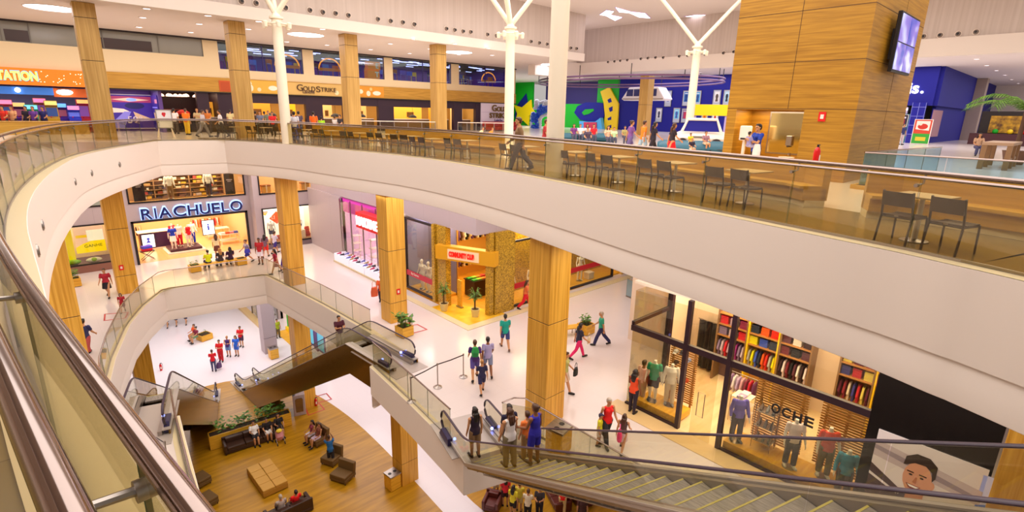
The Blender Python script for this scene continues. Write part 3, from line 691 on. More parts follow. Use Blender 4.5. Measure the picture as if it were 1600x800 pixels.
# ------------------------------------------------------------------ benches, tables, chairs of the dining floor
def nearest(p):
    best = None
    for i in range(len(E3) - 1):
        a, b = Vector(E3[i]), Vector(E3[i + 1]); u = max(0, min(1, (p - a).dot(b - a) / (b - a).length_squared)); q = a.lerp(b, u); d = (p - q).length
        if best is None or d < best[0]: best = (d, q, (b - a).normalized(), i)
    return best
BL = offs(E3, 2.75)
def bench(label, p0, p1):
    i0, i1 = (min(range(len(BL)), key=lambda i: (Vector(BL[i]) - Vector(p)).length) for p in (p0, p1))
    pts = [Vector(p0)] + [Vector(p) for p in BL[i0 + 1:i1]] + [Vector(p1)]; path = [(p.x, p.y) for p in pts]; z = LV[3] + .01; c = pts[len(pts) // 2]
    t = wthing('banquette', label, 'bench', (c.x, c.y, z), 'timber banquettes along the dining tables')
    def strp(nm, o0, o1, z0, z1, m):
        a, b2 = offs(path, o0), offs(path, o1); q = MB(); n = len(a); vs = [(x, y, z0) for x, y in a] + [(x, y, z0) for x, y in b2] + [(x, y, z1) for x, y in a] + [(x, y, z1) for x, y in b2]
        fs = []
        for i in range(n - 1): fs += [(i, i + 1, 2 * n + i + 1, 2 * n + i), (n + i + 1, n + i, 3 * n + i, 3 * n + i + 1), (2 * n + i, 2 * n + i + 1, 3 * n + i + 1, 3 * n + i), (i, n + i, n + i + 1, i + 1)]
        fs += [(0, 2 * n, 3 * n, n), (n - 1, 2 * n - 1, 4 * n - 1, 3 * n - 1)]
        q.add(vs, fs); return q.build(nm, m, t)
    strp('plinth', .16, .62, z, z + .14, 'trimb'); strp('seat_base', .1, .62, z + .14, z + .4, 'woodB'); strp('seat', 0, .5, z + .4, z + .46, 'woodB'); strp('backrest', .5, .66, z + .14, z + .93, 'woodB')
bench('long curved timber banquette behind the near dining tables, left of the fire extinguisher', (12.35, 4.15), (14.5, 16.2))
bench('timber banquette at the right edge behind the two dark chairs', (10.6, -1.5), (12.0, 2.7))
bench('curved timber banquette in the middle of the row, ending near the thick white column', (14.65, 17.2), (13.85, 25.7))
bench('farthest timber banquette behind the distant dining tables near the slim white column', (13.6, 26.4), (12.4, 31.6))
def make_chair():
    t = thing('dining_chair', 'x', 'chair', (0, 0, -50), 0, 'woven dining chairs')
    b = MB(); n = 6
    for i in range(n): b.box((-.215, -.2 + i * .07, .425 - .012 * math.sin(i / 5 * math.pi)), (.215, -.2 + i * .07 + .068, .45 - .012 * math.sin(i / 5 * math.pi)))
    b.build('seat', 'chair', t)
    b = MB(); rows = []
    for j in range(5):
        z = .60 + j * .055
        for i in range(9):
            x = -.215 + i * .43 / 8; rows.append((x, -.235 - (z - .45) * .16 - .025 * math.cos(x / .215 * 1.3), z))
    vs = rows + [(x, y - .02, z) for x, y, z in rows]; fs = []
    for j in range(4):
        for i in range(8):
            a = j * 9 + i; fs += [(a, a + 1, a + 10, a + 9), (45 + a + 9, 45 + a + 10, 45 + a + 1, 45 + a)]
    for i in range(8): fs += [(i, 45 + i, 46 + i, i + 1), (36 + i, 37 + i, 82 + i, 81 + i)]
    for j in range(4): fs += [(j * 9, j * 9 + 9, 45 + j * 9 + 9, 45 + j * 9), (j * 9 + 8, 45 + j * 9 + 8, 45 + j * 9 + 17, j * 9 + 17)]
    b.add(vs, fs); b.build('backrest', 'chair', t, True)
    for sx in (-1, 1):
        MB().tube([(sx * .225, -.27, 0), (sx * .22, -.215, .43), (sx * .215, -.245, .6), (sx * .21, -.295, .83)], [(.016, .02)] * 4, 8).build('leg', 'chairm', t, True)
        MB().tube([(sx * .225, .235, 0), (sx * .22, .21, .43)], [(.014, .018)] * 2, 8).build('leg', 'chairm', t, True)
    MB().tube([(-.21, -.2, .415), (.21, -.2, .415), (.21, .21, .415), (-.21, .21, .415)], .013, 6, closed=True).build('seat_frame', 'chairm', t, True)
    MB().box((-.03, -.226, .43), (.03, -.222, .45)).build('maker_plate', 'steel', t)
    return t
def make_table():
    t = thing('dining_table', 'x', 'table', (0, 0, -50), 0, 'pedestal dining tables')
    MB().box((-.36, -.36, .715), (.36, .36, .745)).build('tabletop', mat('#b99d66', .35), t, bevel=.006)
    MB().tube([(0, 0, .02), (0, 0, .715)], [.045, .035], 14).build('pedestal', mat('#efe8e0', .3, 0), t, True)
    MB().lathe((0, 0, 0), [(.2, 0), (.2, .012), (.06, .03), (.045, .04)], 20).build('foot', 'steel', t, True)
    return t
chair0, table0 = make_chair(), make_table()
PED = [((1422, 378), 'right edge, in front of the short banquette'), ((1159, 319), 'in front of the wash-basin niche'), ((1048, 300), 'third from the right edge'), ((961, 286), 'fourth from the right edge'), ((895, 275), 'just right of the thick white column'), ((818, 262), 'just left of the thick white column'), ((727, 248), 'second left of the thick white column'), ((681, 245), 'third left of the thick white column'), ((641, 243), 'fourth left of the thick white column'), ((603, 234), 'fifth left of the thick white column'), ((567, 227), 'sixth left of the thick white column'), ((516, 226), 'seventh left of the thick white column'), ((486, 224), 'just right of the slim far column'), ((462, 222), 'beside the slim far column'), ((412, 221), 'just left of the slim far column'), ((388, 219), 'farthest left of the row')]
first = True; used = []
def dirpos(px, off):
    """table spot: seen at the pixel's bearing, at a fixed distance in from the floor edge"""
    d = ray(*px); d = Vector((d[0], d[1])).normalized(); best = None
    for k in range(40, 500):
        q = d * (k * .1); n = nearest(q); s = (q - n[1]).dot(Vector((n[2].y, -n[2].x)))
        if s > 0 and (best is None or abs(s - off) < best[0]) : best = (abs(s - off), q, n)
    return best[1], best[2]
for k, (px, w) in enumerate(PED):
    q = Vector(G(px[0], px[1], 3)[:2]); nn = nearest(q); s = (q - nn[1]).dot(Vector((nn[2].y, -nn[2].x)))
    if not .9 < s < 1.95: q, nn = dirpos(px, 1.5)
    n = Vector((nn[2].y, -nn[2].x)); tdir = nn[2]; rz = math.atan2(n.y, n.x) - math.pi / 2; z = LV[3] + .01
    if used and (q - used[-1]).length < 1.75: q = used[-1] + (q - used[-1]).normalized() * 1.75
    used.append(q.copy()); tb = q + n * .1
    if first: o = table0; o.location = (tb.x, tb.y, z); o.rotation_euler = (0, 0, rz); o['label'] = 'square pedestal dining table, ' + w
    else: dup(table0, (tb.x, tb.y, z), rz, 'square pedestal dining table, ' + w)
    for j, sd in enumerate((1, -1)):
        c = q - n * .4 + tdir * sd * .33; lb = 'brown dining chair, %s of two, table %s' % (('left', 'right')[j], w)
        if k == 0: c = c - tdir * .28 + n * .14
        a = rz + random.uniform(-.12, .12)
        if first: chair0.location = (c.x, c.y, z); chair0.rotation_euler = (0, 0, a); chair0['label'] = lb; first = False
        else: dup(chair0, (c.x, c.y, z), a, lb)
# ------------------------------------------------------------------ small goods, built once and copied
def outline_plate(name, pts, y, th, m, par, flip=False):
    return MB().plate([(x, y, z) for x, z in pts], (0, th, 0)).build(name, m, par, bevel=.008)
SHIRT = [(-.17, 0), (.17, 0), (.17, .42), (.27, .2), (.34, .26), (.2, .6), (.07, .66), (0, .62), (-.07, .66), (-.2, .6), (-.34, .26), (-.27, .2), (-.17, .42)]
_G = {}
def shirt_on_hanger(label, pos, rz, col, group, sc=1.0):
    """a garment hanging from a rail; origin at the hook"""
    if 'sh' not in _G:
        t = thing('hanging_shirt', 'x', 'clothing', (0, 0, -50), 0)
        b = MB().plate([(x * .8, -.035, z - .74) for x, z in SHIRT], (0, .07, 0)).build('garment', 'white', t, bevel=.02)
        h = MB(); h.tube([(-.16, 0, -.1), (0, 0, -.05), (.16, 0, -.1)], .008, 6); h.tube([(0, 0, -.05), (0, 0, 0), (.02, 0, .02)], .005, 6); h.build('hanger', 'steel', t)
        _G['sh'] = (t, b, h)
        t['used'] = 0
    src = _G['sh'][0]
    r = src.copy(); COL.objects.link(r); r.location = pos; r.rotation_euler = (0, 0, rz); r.scale = (sc,) * 3
    if 'used' in r: del r['used']
    for c in kids(src):
        d = c.copy(); COL.objects.link(d); d.parent = r
        if d.name.startswith('garment'): matslot(d, mat(col, .85))
    r['label'] = label; r['category'] = 'clothing'; r['group'] = group
    return r
def flush_protos():
    for k, v in _G.items():
        src = v[0]
        for c in kids(src): bpy.data.objects.remove(c)
        bpy.data.objects.remove(src)
    _G.clear()
def folded(label, pos, rz, col, group, w=.3, d=.24, h=.07):
    if 'fold_me' not in PM:
        b = MB(); b.box((-.5, -.5, 0), (.5, .5, .44)); b.box((-.48, -.5, .5), (.48, .47, 1)); b.tube([(-.5, -.5, .5), (.5, -.5, .5)], [(.5, .06)] * 2, 10, up=(0, 1, 0))
        o = b.build('fold', 'white', None); PM['fold_me'] = o.data; bpy.data.objects.remove(o)
    o = bpy.data.objects.new('folded_shirt', PM['fold_me']); COL.objects.link(o); o.location = pos; o.rotation_euler = (0, 0, rz); o.scale = (w, d, h); matslot(o, mat(col, .85))
    return tag(o, label, 'clothing', group)
def shoe(label, pos, rz, col, group, sc=1):
    if 'shoe_me' not in PM:
        b = MB(); b.tube([(0, -.11, .045), (0, -.04, .055), (0, .05, .04), (0, .13, .026)], [(.034, .045), (.038, .052), (.042, .036), (.03, .02)], 12); b.tube([(0, -.1, .06), (0, -.09, .12)], [(.034, .04), (.033, .035)], 10); b.box((-.042, -.14, -.002), (.042, .15, .014))
        PM['shoe_me'] = remesh(b, .011, 2, ('white',))
    o = bpy.data.objects.new('shoe', PM['shoe_me']); COL.objects.link(o); o.location = pos; o.rotation_euler = (0, 0, rz); o.scale = (sc,) * 3; matslot(o, mat(col, .5))
    return tag(o, label, 'shoe', group)
def mannequin(label, pos, deg, top=None, topc='#ffffff', bot=None, botc='#222222', head=False, fem=False, shoes=None, scale=1.04, group=None):
    t = thing('mannequin', label, 'mannequin', pos, R(deg - 90), group, scale)
    part('body', body_mesh('mann', head, fem), t, M['mann'])
    if top: part({'tee': 't_shirt', 'long': 'long_sleeved_shirt', 'tank': 'tank_top', 'dress': 'dress', 'jacket': 'jacket'}[top], garment(top, 'mann', fem), t, mat(topc, .8))
    if bot: part(bot, garment(bot, 'mann', fem), t, mat(botc, .8))
    if shoes:
        for s in 'LR': part('shoe', garment('shoe' + s, 'mann'), t, mat(shoes, .6))
    st = MB(); st.lathe((0, 0, -.012), [(.19, 0), (.19, .008), (.17, .014)], 20); st.cyl((0, -.12, 0), (0, -.1, .42), .008, n=8); st.build('stand', 'steel', t, True)
    return t
def rail_rack(label, p0, p1, h, group=None):
    c = (Vector(p0) + Vector(p1)) / 2; t = wthing('clothes_rail', label, 'clothes rail', (c.x, c.y, p0[2]), group)
    a, b = Vector(p0), Vector(p1); u = Vector((0, 0, h))
    MB().cyl(a + u, b + u, .016, n=10).build('bar', 'steel', t, True)
    for q in (a, b): MB().cyl(q, q + u + Vector((0, 0, .01)), .014, n=8).build('post', 'steel', t, True)
    return t
def planter(label, pos, rz, plant='bush', sz=(.62, .62, .5), n=26, h=.45, group=None, m='woodY'):
    t = thing('planter', label, 'planter', pos, rz, group); w, d, hh = sz; b = MB(); th = .05
    b.box((-w / 2, -d / 2, .03), (w / 2, -d / 2 + th, hh)).box((-w / 2, d / 2 - th, .03), (w / 2, d / 2, hh)).box((-w / 2, -d / 2 + th, .03), (-w / 2 + th, d / 2 - th, hh)).box((w / 2 - th, -d / 2 + th, .03), (w / 2, d / 2 - th, hh))
    b.build('box', m, t); MB().box((-w / 2 + th, -d / 2 + th, .05), (w / 2 - th, d / 2 - th, hh - .04)).build('soil', 'soil', t)
    MB().box((-w / 2 + .04, -d / 2 + .04, 0), (w / 2 - .04, d / 2 - .04, .03)).build('foot', 'dark', t)
    leaves(n, (w * .42, d * .42), hh - .05, h).build('foliage', 'leaf', t, True)
    return t
def leaves(n, sp, z, h, rnd=None):
    r = rnd or random.Random(n * 7 + int(h * 100)); f = MB()
    for i in range(n):
        x, y = r.uniform(-sp[0], sp[0]), r.uniform(-sp[1], sp[1]); a = r.uniform(0, 6.28); hh = h * r.uniform(.5, 1); o = hh * r.uniform(.15, .6)
        dx, dy = math.cos(a), math.sin(a); p = [Vector((x, y, z)), Vector((x + dx * o * .3, y + dy * o * .3, z + hh * .6)), Vector((x + dx * o, y + dy * o, z + hh))]
        f.tube([p[0], p[1]], .006, 5); wv = Vector((-dy, dx, 0)) * h * .13
        for q in (p[1], p[2], p[1] * .4 + p[2] * .6):
            a2 = r.uniform(0, 6.28); e = Vector((math.cos(a2), math.sin(a2), r.uniform(-.2, .7))) * h * .36; s2 = Vector((-math.sin(a2), math.cos(a2), .2)) * h * .11; m = q + e * .5
            f.add([q, m + s2, q + e, m - s2, m + Vector((0, 0, -.006))], [(0, 1, 2, 3), (0, 3, 4), (3, 2, 4), (2, 1, 4), (1, 0, 4)])
    return f
def palm_pot(label, pos, h=1.15, group=None):
    t = thing('potted_palm', label, 'plant', pos, 0, group); MB().lathe((0, 0, 0), [(.17, 0), (.24, .4), (.25, .42), (.21, .42), (.19, .36)], 16).build('pot', mat('#d8c68a', .5), t, True)
    MB().cyl((0, 0, .33), (0, 0, .37), .19, n=14).build('soil', 'soil', t)
    r = random.Random(int(h * 100)); st = MB(); f = MB()
    for i in range(4): st.tube([(0.03 * i - .05, .02, .36), (.03 * i - .06 + r.uniform(-.05, .05), r.uniform(-.05, .05), h * .75)], [.022, .016], 6)
    st.build('stem', mat('#6b5228', .8), t, True)
    for i in range(60):
        a = r.uniform(0, 6.28); z = h * r.uniform(.6, .85); L = r.uniform(.3, .5); up = r.uniform(-.1, .35)
        p0 = Vector((r.uniform(-.06, .06), r.uniform(-.06, .06), z)); d = Vector((math.cos(a), math.sin(a), 0)); s2 = Vector((-d.y, d.x, 0)) * .035
        p1 = p0 + d * L * .5 + Vector((0, 0, up)); p2 = p0 + d * L + Vector((0, 0, up * .5 - .05)); f.add([p0, p1 + s2, p2, p1 - s2, p1 + Vector((0, 0, -.01))], [(0, 1, 2, 3), (0, 3, 4), (3, 2, 4), (2, 1, 4), (1, 0, 4)])
    f.build('foliage', 'leaf', t); return t
def poster(name, label, o, xd, zd, w, h, shapes, bg, frame=None, th=.05, cat='poster', emit=0, group=None, txt=None):
    """flat printed panel: o lower-left, xd / zd unit axes; shapes in 0..1 panel units"""
    X, Z = Vector(xd).normalized(), Vector(zd).normalized(); N = X.cross(Z); O = Vector(o)
    t = wthing(name, label, cat, tuple(O + X * w / 2), group)
    P = lambda u, v, d=0: O + X * (u * w) + Z * (v * h) + N * d
    MB().plate([P(0, 0), P(1, 0), P(1, 1), P(0, 1)], -N * th).build('panel', mat(bg, .4, emit=emit), t)
    if frame:
        f = MB(); e = .045 / w; g = .045 / h
        for q in ((-e, -g, 1 + e, 0), (-e, 1, 1 + e, 1 + g), (-e, 0, 0, 1), (1, 0, 1 + e, 1)): f.plate([P(q[0], q[1], .02), P(q[2], q[1], .02), P(q[2], q[3], .02), P(q[0], q[3], .02)], -N * (th + .03))
        f.build('frame', frame if frame in M else mat(frame, .4), t)
    cols = {}
    for i, s in enumerate(shapes):
        col, pts = s[0], s[1]
        if len(pts) == 4 and not isinstance(pts[0], (tuple, list)):   # ellipse: cx, cy, rx, ry
            cx, cy, rx, ry = pts; pts = [(cx + rx * math.cos(k * .3927), cy + ry * math.sin(k * .3927)) for k in range(16)]
        cols.setdefault(col, MB()).plate([P(u, v, .002 + .0015 * i) for u, v in pts], -N * (.001 + .0015 * i))
    for col, b in cols.items(): b.build('print', mat(col, .4, emit=emit), t)
    for tt in (txt or []): text('lettering', tt[0], tt[1], P(tt[2], tt[3], .012 + .0015 * len(shapes)), X, tt[4], .008, t, Z, tt[5] if len(tt) > 5 else None)
    return t
def rc(u0, v0, u1, v1): return [(u0, v0), (u1, v0), (u1, v1), (u0, v1)]
def shelf_unit(label, o, xd, w, d, h, rows, m, back=True, cols=0):
    """open shelving: o = floor corner, xd along the unit; depth goes to the left of xd"""
    X = Vector(xd).normalized(); Y = Vector((-X.y, X.x, 0)); t = wthing('shelf_unit', label, 'shelving', tuple(Vector(o) + X * w / 2)); O = Vector(o)
    def bx(a, b): return [O + X * a[0] + Y * a[1] + Vector((0, 0, a[2])), O + X * b[0] + Y * a[1] + Vector((0, 0, a[2])), O + X * b[0] + Y * b[1] + Vector((0, 0, a[2])), O + X * a[0] + Y * b[1] + Vector((0, 0, a[2]))]
    def put(nm, a, b): MB().plate(bx(a, b), (0, 0, b[2] - a[2])).build(nm, m, t)
    for k in range((cols or 1) + 1): x = w * k / (cols or 1); put('side_panel', (x - .02, 0, 0), (x + .02, d, h))
    for k in range(rows + 1): put('shelf', (0, 0, h * k / rows * .97), (w, d, h * k / rows * .97 + .025))
    if back: put('back_panel', (0, d - .02, 0), (w, d, h))
    return t
ST = lambda n, lb, cat, bldr, m, grp=None, smooth=False: tag(bldr.build(n, m, None, smooth), lb, cat, grp)
# ------------------------------------------------------------------ middle storey shops
NX, NY = (1, 0, 0), (0, -1, 0)
Z2 = LV[2]
M['shopfl'] = tiles('warm_shop_tile', '#e9b97c', '#d5a468', 1.2, .22, .5, .005)
# ---- big department store behind the blue letters
room('shop', 3.6, 41.25, Z2, 11.7, 50, 11.9, mat('#e8c896', .7), 'shopfl', mat('#f2dcc0', .6), 'y')
room('shop', 3.9, 41.25, 12.3, 11.6, 42.9, 14.3, mat('#e9c9a0', .7), 'shopfl', mat('#f2dcc0', .6), 'y')
def frame_y(name, h, y, col='black', w=.09, glass='glass', mull=()):
    o = struct(name, MB().box((h[0] + w, y, h[2] + w), (h[1] - w, y + .015, h[3] - w)), glass); b = MB()
    b.box((h[0], y - .04, h[2]), (h[0] + w, y + .06, h[3])).box((h[1] - w, y - .04, h[2]), (h[1], y + .06, h[3])).box((h[0], y - .04, h[3] - w), (h[1], y + .06, h[3])).box((h[0], y - .04, h[2]), (h[1], y + .06, h[2] + w))
    for x in mull: b.box((x - w / 2, y - .04, h[2]), (x + w / 2, y + .06, h[3]))
    b.build('window_frame', col, o); return o
b = MB().box((4.2, 40.94, 8.3), (4.34, 41.1, 11.2)).box((11.1, 40.94, 8.3), (11.25, 41.1, 11.2)).box((4.2, 40.94, 11.07), (11.25, 41.1, 11.2)); struct('door_1', b, 'black')
frame_y('window_6', U1, 40.98); frame_y('window_7', D0, 40.98, mull=(-2.5,)); frame_y('window_8', U0, 40.98)
frame_y('window_9', D2, 39.98, mull=()); frame_y('window_10', D3, 39.98); frame_y('window_11', U2, 39.98)
struct('baseboard_back', MB().box((-6, 40.9, 8.3), (3.5, 41.0, 8.75)), mat('#8a5a4a', .5)); struct('baseboard_back', MB().box((11.95, 39.9, 8.3), (18.4, 40.0, 8.62)), mat('#7d6a70', .5))
sg = wthing('shop_sign', 'large dark blue shop name lettering with pale blue glow on grey wall', 'sign', (7.7, 40.9, 11.28))
M['halo'] = mat('#9fc4ff', .5, emit=1.6, name='blue_halo'); M['navyl'] = mat('#0c1560', .4, name='navy_letter')
lx = 4.82
for ch, wd in zip('RIACHUELO', (.62, .1, .74, .72, .62, .62, .5, .46, .78)):
    text('letter', ch, 'navyl', (lx, 40.86, 11.27), NX, 1.0, .09, sg, width=wd, bold=.012)
    text('letter_halo', ch, 'halo', (lx - .04, 40.95, 11.24), NX, 1.06, .03, sg, width=wd + .08, bold=.05); lx += wd + .118
# goods inside the department store
t = wthing('display_platform', 'low white display platform with mannequins inside the big shop entrance', 'platform', (7.3, 43.4, Z2)); MB().box((6.2, 42.5, Z2), (8.6, 44.6, Z2 + .12)).build('base', 'white', t, bevel=.02); MB().box((6.4, 42.7, Z2 + .12), (8.4, 44.4, Z2 + .3)).build('step', mat('#4a2230', .5), t, bevel=.02)
for i, (x, y, tc, bc, lb, tp) in enumerate(((6.7, 43.0, '#1c3fd0', '#ffffff', 'blue top and white skirt', 'tee'), (7.2, 43.6, '#e8e2e2', '#d01830', 'white top and red trousers', 'tee'), (7.7, 43.1, '#d8142c', '#f0e8e8', 'red top and white shorts', 'tank'), (8.1, 43.9, '#ffffff', '#1c3fd0', 'white dress shirt and blue trousers', 'long'), (6.9, 44.2, '#e02840', '#e02840', 'red dress', 'dress'))):
    mannequin('headless white mannequin in %s on the shop entrance platform' % lb, (x, y, Z2 + .31), 265 + i * 9, tp, tc, 'skirt' if 'skirt' in lb else ('shorts' if 'shorts' in lb else 'trousers'), bc, fem=True)
t = wthing('sales_counter', 'dark purple sales counter with lit screen on the left inside the big shop', 'counter', (5.9, 45.4, Z2)); MB().box((5.0, 45.0, Z2), (7.4, 45.9, Z2 + 1.25)).build('body', mat('#3c1a4a', .4), t, bevel=.02); MB().box((4.9, 44.95, Z2 + 1.25), (7.5, 46, Z2 + 1.3)).build('worktop', 'white', t); MB().box((4.95, 44.95, Z2), (7.45, 45.0, Z2 + .12)).build('plinth', 'white', t)
poster('display_screen', 'white lit screen with blue mark on the purple counter', (5.1, 44.93, Z2 + .2), NX, (0, 0, 1), .75, .95, [('#2b3d9a', [(.3, .35), (.7, .35), (.5, .62)]), ('#2b3d9a', (.5, .66, .13, .1)), ('#8f9ad8', rc(.25, .22, .75, .27))], '#fbf6ff', 'black', .04, 'screen', 1.2)
poster('display_screen', 'white lit screen with blue figure right of the display platform', (9.1, 45.3, Z2 + .55), NX, (0, 0, 1), .8, 1.1, [('#2b3d9a', (.5, .7, .08, .07)), ('#2b3d9a', rc(.42, .3, .58, .62))], '#eef6ff', 'black', .06, 'screen', 1.2)
def gtable(label, x, y, w, d, h, m='white'):
    t = wthing('display_table', label, 'table', (x, y, Z2)); MB().box((x - w / 2, y - d / 2, Z2 + h - .05), (x + w / 2, y + d / 2, Z2 + h)).build('tabletop', m, t, bevel=.008)
    for sx in (-1, 1):
        for sy in (-1, 1): MB().box((x + sx * (w / 2 - .03) - .025, y + sy * (d / 2 - .03) - .025, Z2), (x + sx * (w / 2 - .03) + .025, y + sy * (d / 2 - .03) + .025, Z2 + h - .05)).build('leg', m, t)
    MB().box((x - w / 2 + .05, y - d / 2 + .05, Z2 + .25), (x + w / 2 - .05, y + d / 2 - .05, Z2 + .29)).build('lower_shelf', m, t)
    return t
gtable('pale display table stacked with clothes on the right inside the big shop', 10.5, 43.8, 1.3, .9, .8)
gtable('long pale display table behind the right-hand screen in the big shop', 10.3, 46.2, 1.6, .8, .8)
for i in range(12): folded('folded %s garment on the right-hand display table of the big shop' % ['white', 'orange', 'pink', 'blue'][i % 4], (10.05 + (i % 4) * .3, 43.55 + (i // 4 % 2) * .4, Z2 + .8 + (i // 8) * .08), 0, ['#f6f0f0', '#e8643a', '#e89aa8', '#5a6ac8'][i % 4], 'folded clothes on the right-hand display table')
rail_rack('clothes rail with red and white garments at the back of the big shop', (8.8, 47.5, Z2), (11, 47.5, Z2), 1.5)
for i in range(12): shirt_on_hanger('%s garment on the back rail of the big shop' % ['red', 'white', 'orange'][i % 3], (8.95 + i * .17, 47.5, Z2 + 1.49), R(90), ['#d02030', '#f2eaea', '#e07030'][i % 3], 'garments on the back rail of the big shop')
rail_rack('clothes rail with dark garments left of the purple counter', (3.9, 47, Z2), (5.4, 47, Z2), 1.5)
for i in range(8): shirt_on_hanger('%s garment on the left rail of the big shop' % ['dark', 'pale'][i % 2], (4.0 + i * .18, 47, Z2 + 1.49), R(90), ['#3a2030', '#d8c0b0'][i % 2], 'garments on the left rail of the big shop')
t = thing('folding_chair', 'black folding canvas stool holding folded clothes at the shop entrance', 'stool', (4.95, 42.1, Z2)); MB().box((-.42, -.25, .6), (.42, .25, .63)).build('seat', 'black', t)
for sx in (-1, 1):
    for a, c in ((-.38, .38), (.38, -.38)): MB().tube([(a, sx * .22, 0), (c, sx * .22, .61)], .018, 6).build('leg', 'black', t)
for i, c in enumerate(('#d8203a', '#d8203a', '#4a5ae0', '#5a4ad8')): folded('%s folded garment on the black folding stool, %s' % (['red', 'red', 'blue', 'violet'][i], ['bottom', 'second', 'third', 'top'][i]), (4.95, 42.1, Z2 + .635 + i * .085), .1 * i, c, None, .6, .4, .085)
# upper window shelves
shelf_unit('wide stocked shelf wall behind the upper window of the big shop', (4.9, 42.3, 12.36), (1, 0, 0), 5.3, .45, 1.85, 6, mat('#b98f6a', .5), True, 5)
rr = random.Random(3)
for r_ in range(6):
    x = 5.0
    while x < 10.0:
        w_ = rr.uniform(.12, .4); c = rr.choice(['#8a3a34', '#e8dcc8', '#3a3050', '#c8a070', '#b8b0c0', '#e8e0e0', '#6a4a3a', '#c04a4a', '#d8b040'])
        if rr.random() < .82 and (x - 4.9) % 1.06 > .03 and (x - 4.9) % 1.06 + w_ < 1.03:
            nm = {'#8a3a34': 'maroon', '#e8dcc8': 'cream', '#3a3050': 'indigo', '#c8a070': 'tan', '#b8b0c0': 'lilac grey', '#e8e0e0': 'white', '#6a4a3a': 'brown', '#c04a4a': 'red', '#d8b040': 'mustard'}[c]
            o = folded('%s folded item on shelf row %s of the upper shop window' % (nm, ['one, lowest', 'two', 'three', 'four', 'five', 'six, top'][r_]), (x + w_ / 2, 42.5, 12.36 + 1.85 * r_ / 6 * .97 + .026), 0, c, 'folded goods on the upper window shelves', w_, .3, rr.uniform(.1, .2)); o.name = 'folded_garment'
        x += w_ + .03
for x, bc, lb in ((6.75, '#8a6a4a', 'brown trousers, left'), (9.1, '#2a2048', 'dark trousers, right')): mannequin('headless mannequin in white shirt and %s in the upper shop window' % lb, (x, 41.7, 12.37), 268, 'long', '#f6f2f0', 'trousers', bc, scale=1.08)
for x, lb in ((4.95, 'left'), (10.4, 'right')): poster('window_panel', 'dark upright panel at the %s end of the upper shop window' % lb, (x - .3, 41.5, 12.4), NX, (0, 0, 1), .65, 1.7, [('#d8c8d0', rc(.2, .6, .8, .64)), ('#d8c8d0', rc(.3, .54, .7, .57))], '#2c1620', None)
# ---- yellow phone shop window on the left
room('phones', -6.1, 41.25, 8.7, 3.55, 43.6, 11.6, mat('#f0dcc4', .6), mat('#4a3050', .4), mat('#f4e4d0', .6), 'y')
MY = '#ffe000'
poster('window_poster', 'yellow and white phone offer poster with GANHE lettering in the left shop window', (1.3, 41.9, 9.35), NX, (0, 0, 1), 1.5, 1.75, [('#fffdf0', rc(.42, .42, .98, .82)), (MY, [(0, 0), (1, 0), (1, .42), (.55, .42), (.25, .34), (0, .22)]), ('#f2c82a', rc(.05, .56, .42, .66))], '#f0c8b4', None, emit=.7, txt=[('GANHE', mat('#5a6a10', .5), .28, .19, .26, .9)])
poster('window_poster', 'tall narrow offer poster with yellow price blocks right of the GANHE poster', (2.95, 41.9, 8.9), NX, (0, 0, 1), .5, 2.3, [('#f0c020', rc(.15, .78, .85, .96)), ('#e8c84a', rc(.15, .6, .85, .74)), ('#8a7a6a', rc(.55, .5, .9, .56)), ('#f0c020', rc(.15, .36, .85, .46)), ('#f0c020', rc(.2, .22, .8, .32))], '#fbe0c8', None, emit=.6)
poster('window_poster', 'bright yellow poster at the far left of the phone shop window', (-.3, 41.9, 9.1), NX, (0, 0, 1), 1.1, 1.9, [('#fff8d0', rc(.15, .6, .85, .95)), ('#8a8a10', rc(.15, .36, .85, .4)), ('#8a8a10', rc(.2, .24, .75, .28))], MY, None, emit=.7)
t = wthing('banner_post', 'tall yellow banner post between the two window posters', 'banner', (1.0, 41.8, 8.75)); MB().box((.85, 41.75, 8.75), (1.2, 41.85, 11.2)).build('panel', mat(MY, .5, emit=.4), t); MB().box((.8, 41.7, 8.72), (1.25, 41.9, 8.78)).build('foot', 'white', t)
for x, c, lb in ((1.0, '#8ad82a', 'lime green and yellow display pod behind the left window'), (2.05, '#f4f4e8', 'white display pod with green centre in the phone shop window'), (.35, '#9ae030', 'lime green low display pod at the left end of the window')):
    t = thing('display_pod', lb, 'display', (x, 41.55, 8.76)); MB().sph((0, 0, .16), (.42, .2, .16), 16, 8).build('body', mat(c, .4), t, True); MB().sph((0, -.12, .2), (.16, .12, .13), 12, 8).build('centre', mat('#a0d018', .4), t, True); MB().cyl((0, 0, 0), (0, 0, .05), .2).build('foot', 'steel', t)
# ---- suitcase and sale windows
room('sale', 11.9, 40.25, 8.6, 18.4, 42.2, 11.6, mat('#fff2e4', .6), mat('#b98a60', .5), mat('#fff2e4', .6), 'y')
room('sale', 11.9, 40.25, 12.35, 17.6, 42.2, 14.2, mat('#f4d8b0', .6), 'shopfl', mat('#fff2e4', .6), 'y')
poster('window_backdrop', 'white lit backdrop with gold and red sale shapes in the window left of the suitcases', (12.05, 41.2, 8.75), NX, (0, 0, 1), 3.4, 2.6, [('#e8a23a', [(.08, .8), (.2, .8), (.14, .72)]), ('#b0602a', rc(.08, .81, .2, .84)), ('#d8501e', [(.22, .62), (.38, .82), (.54, .62), (.38, .44)]), ('#e8a23a', [(.68, .74), (.8, .74), (.74, .66)]), ('#c0702a', rc(.7, .75, .82, .78)), ('#7a7a3a', (.84, .52, .06, .05)), ('#d8a020', (.84, .5, .06, .035))], '#fff8f2', None, .03, 'backdrop', .8, None, [('LI', 'white', .27, .6, .38, .22)])
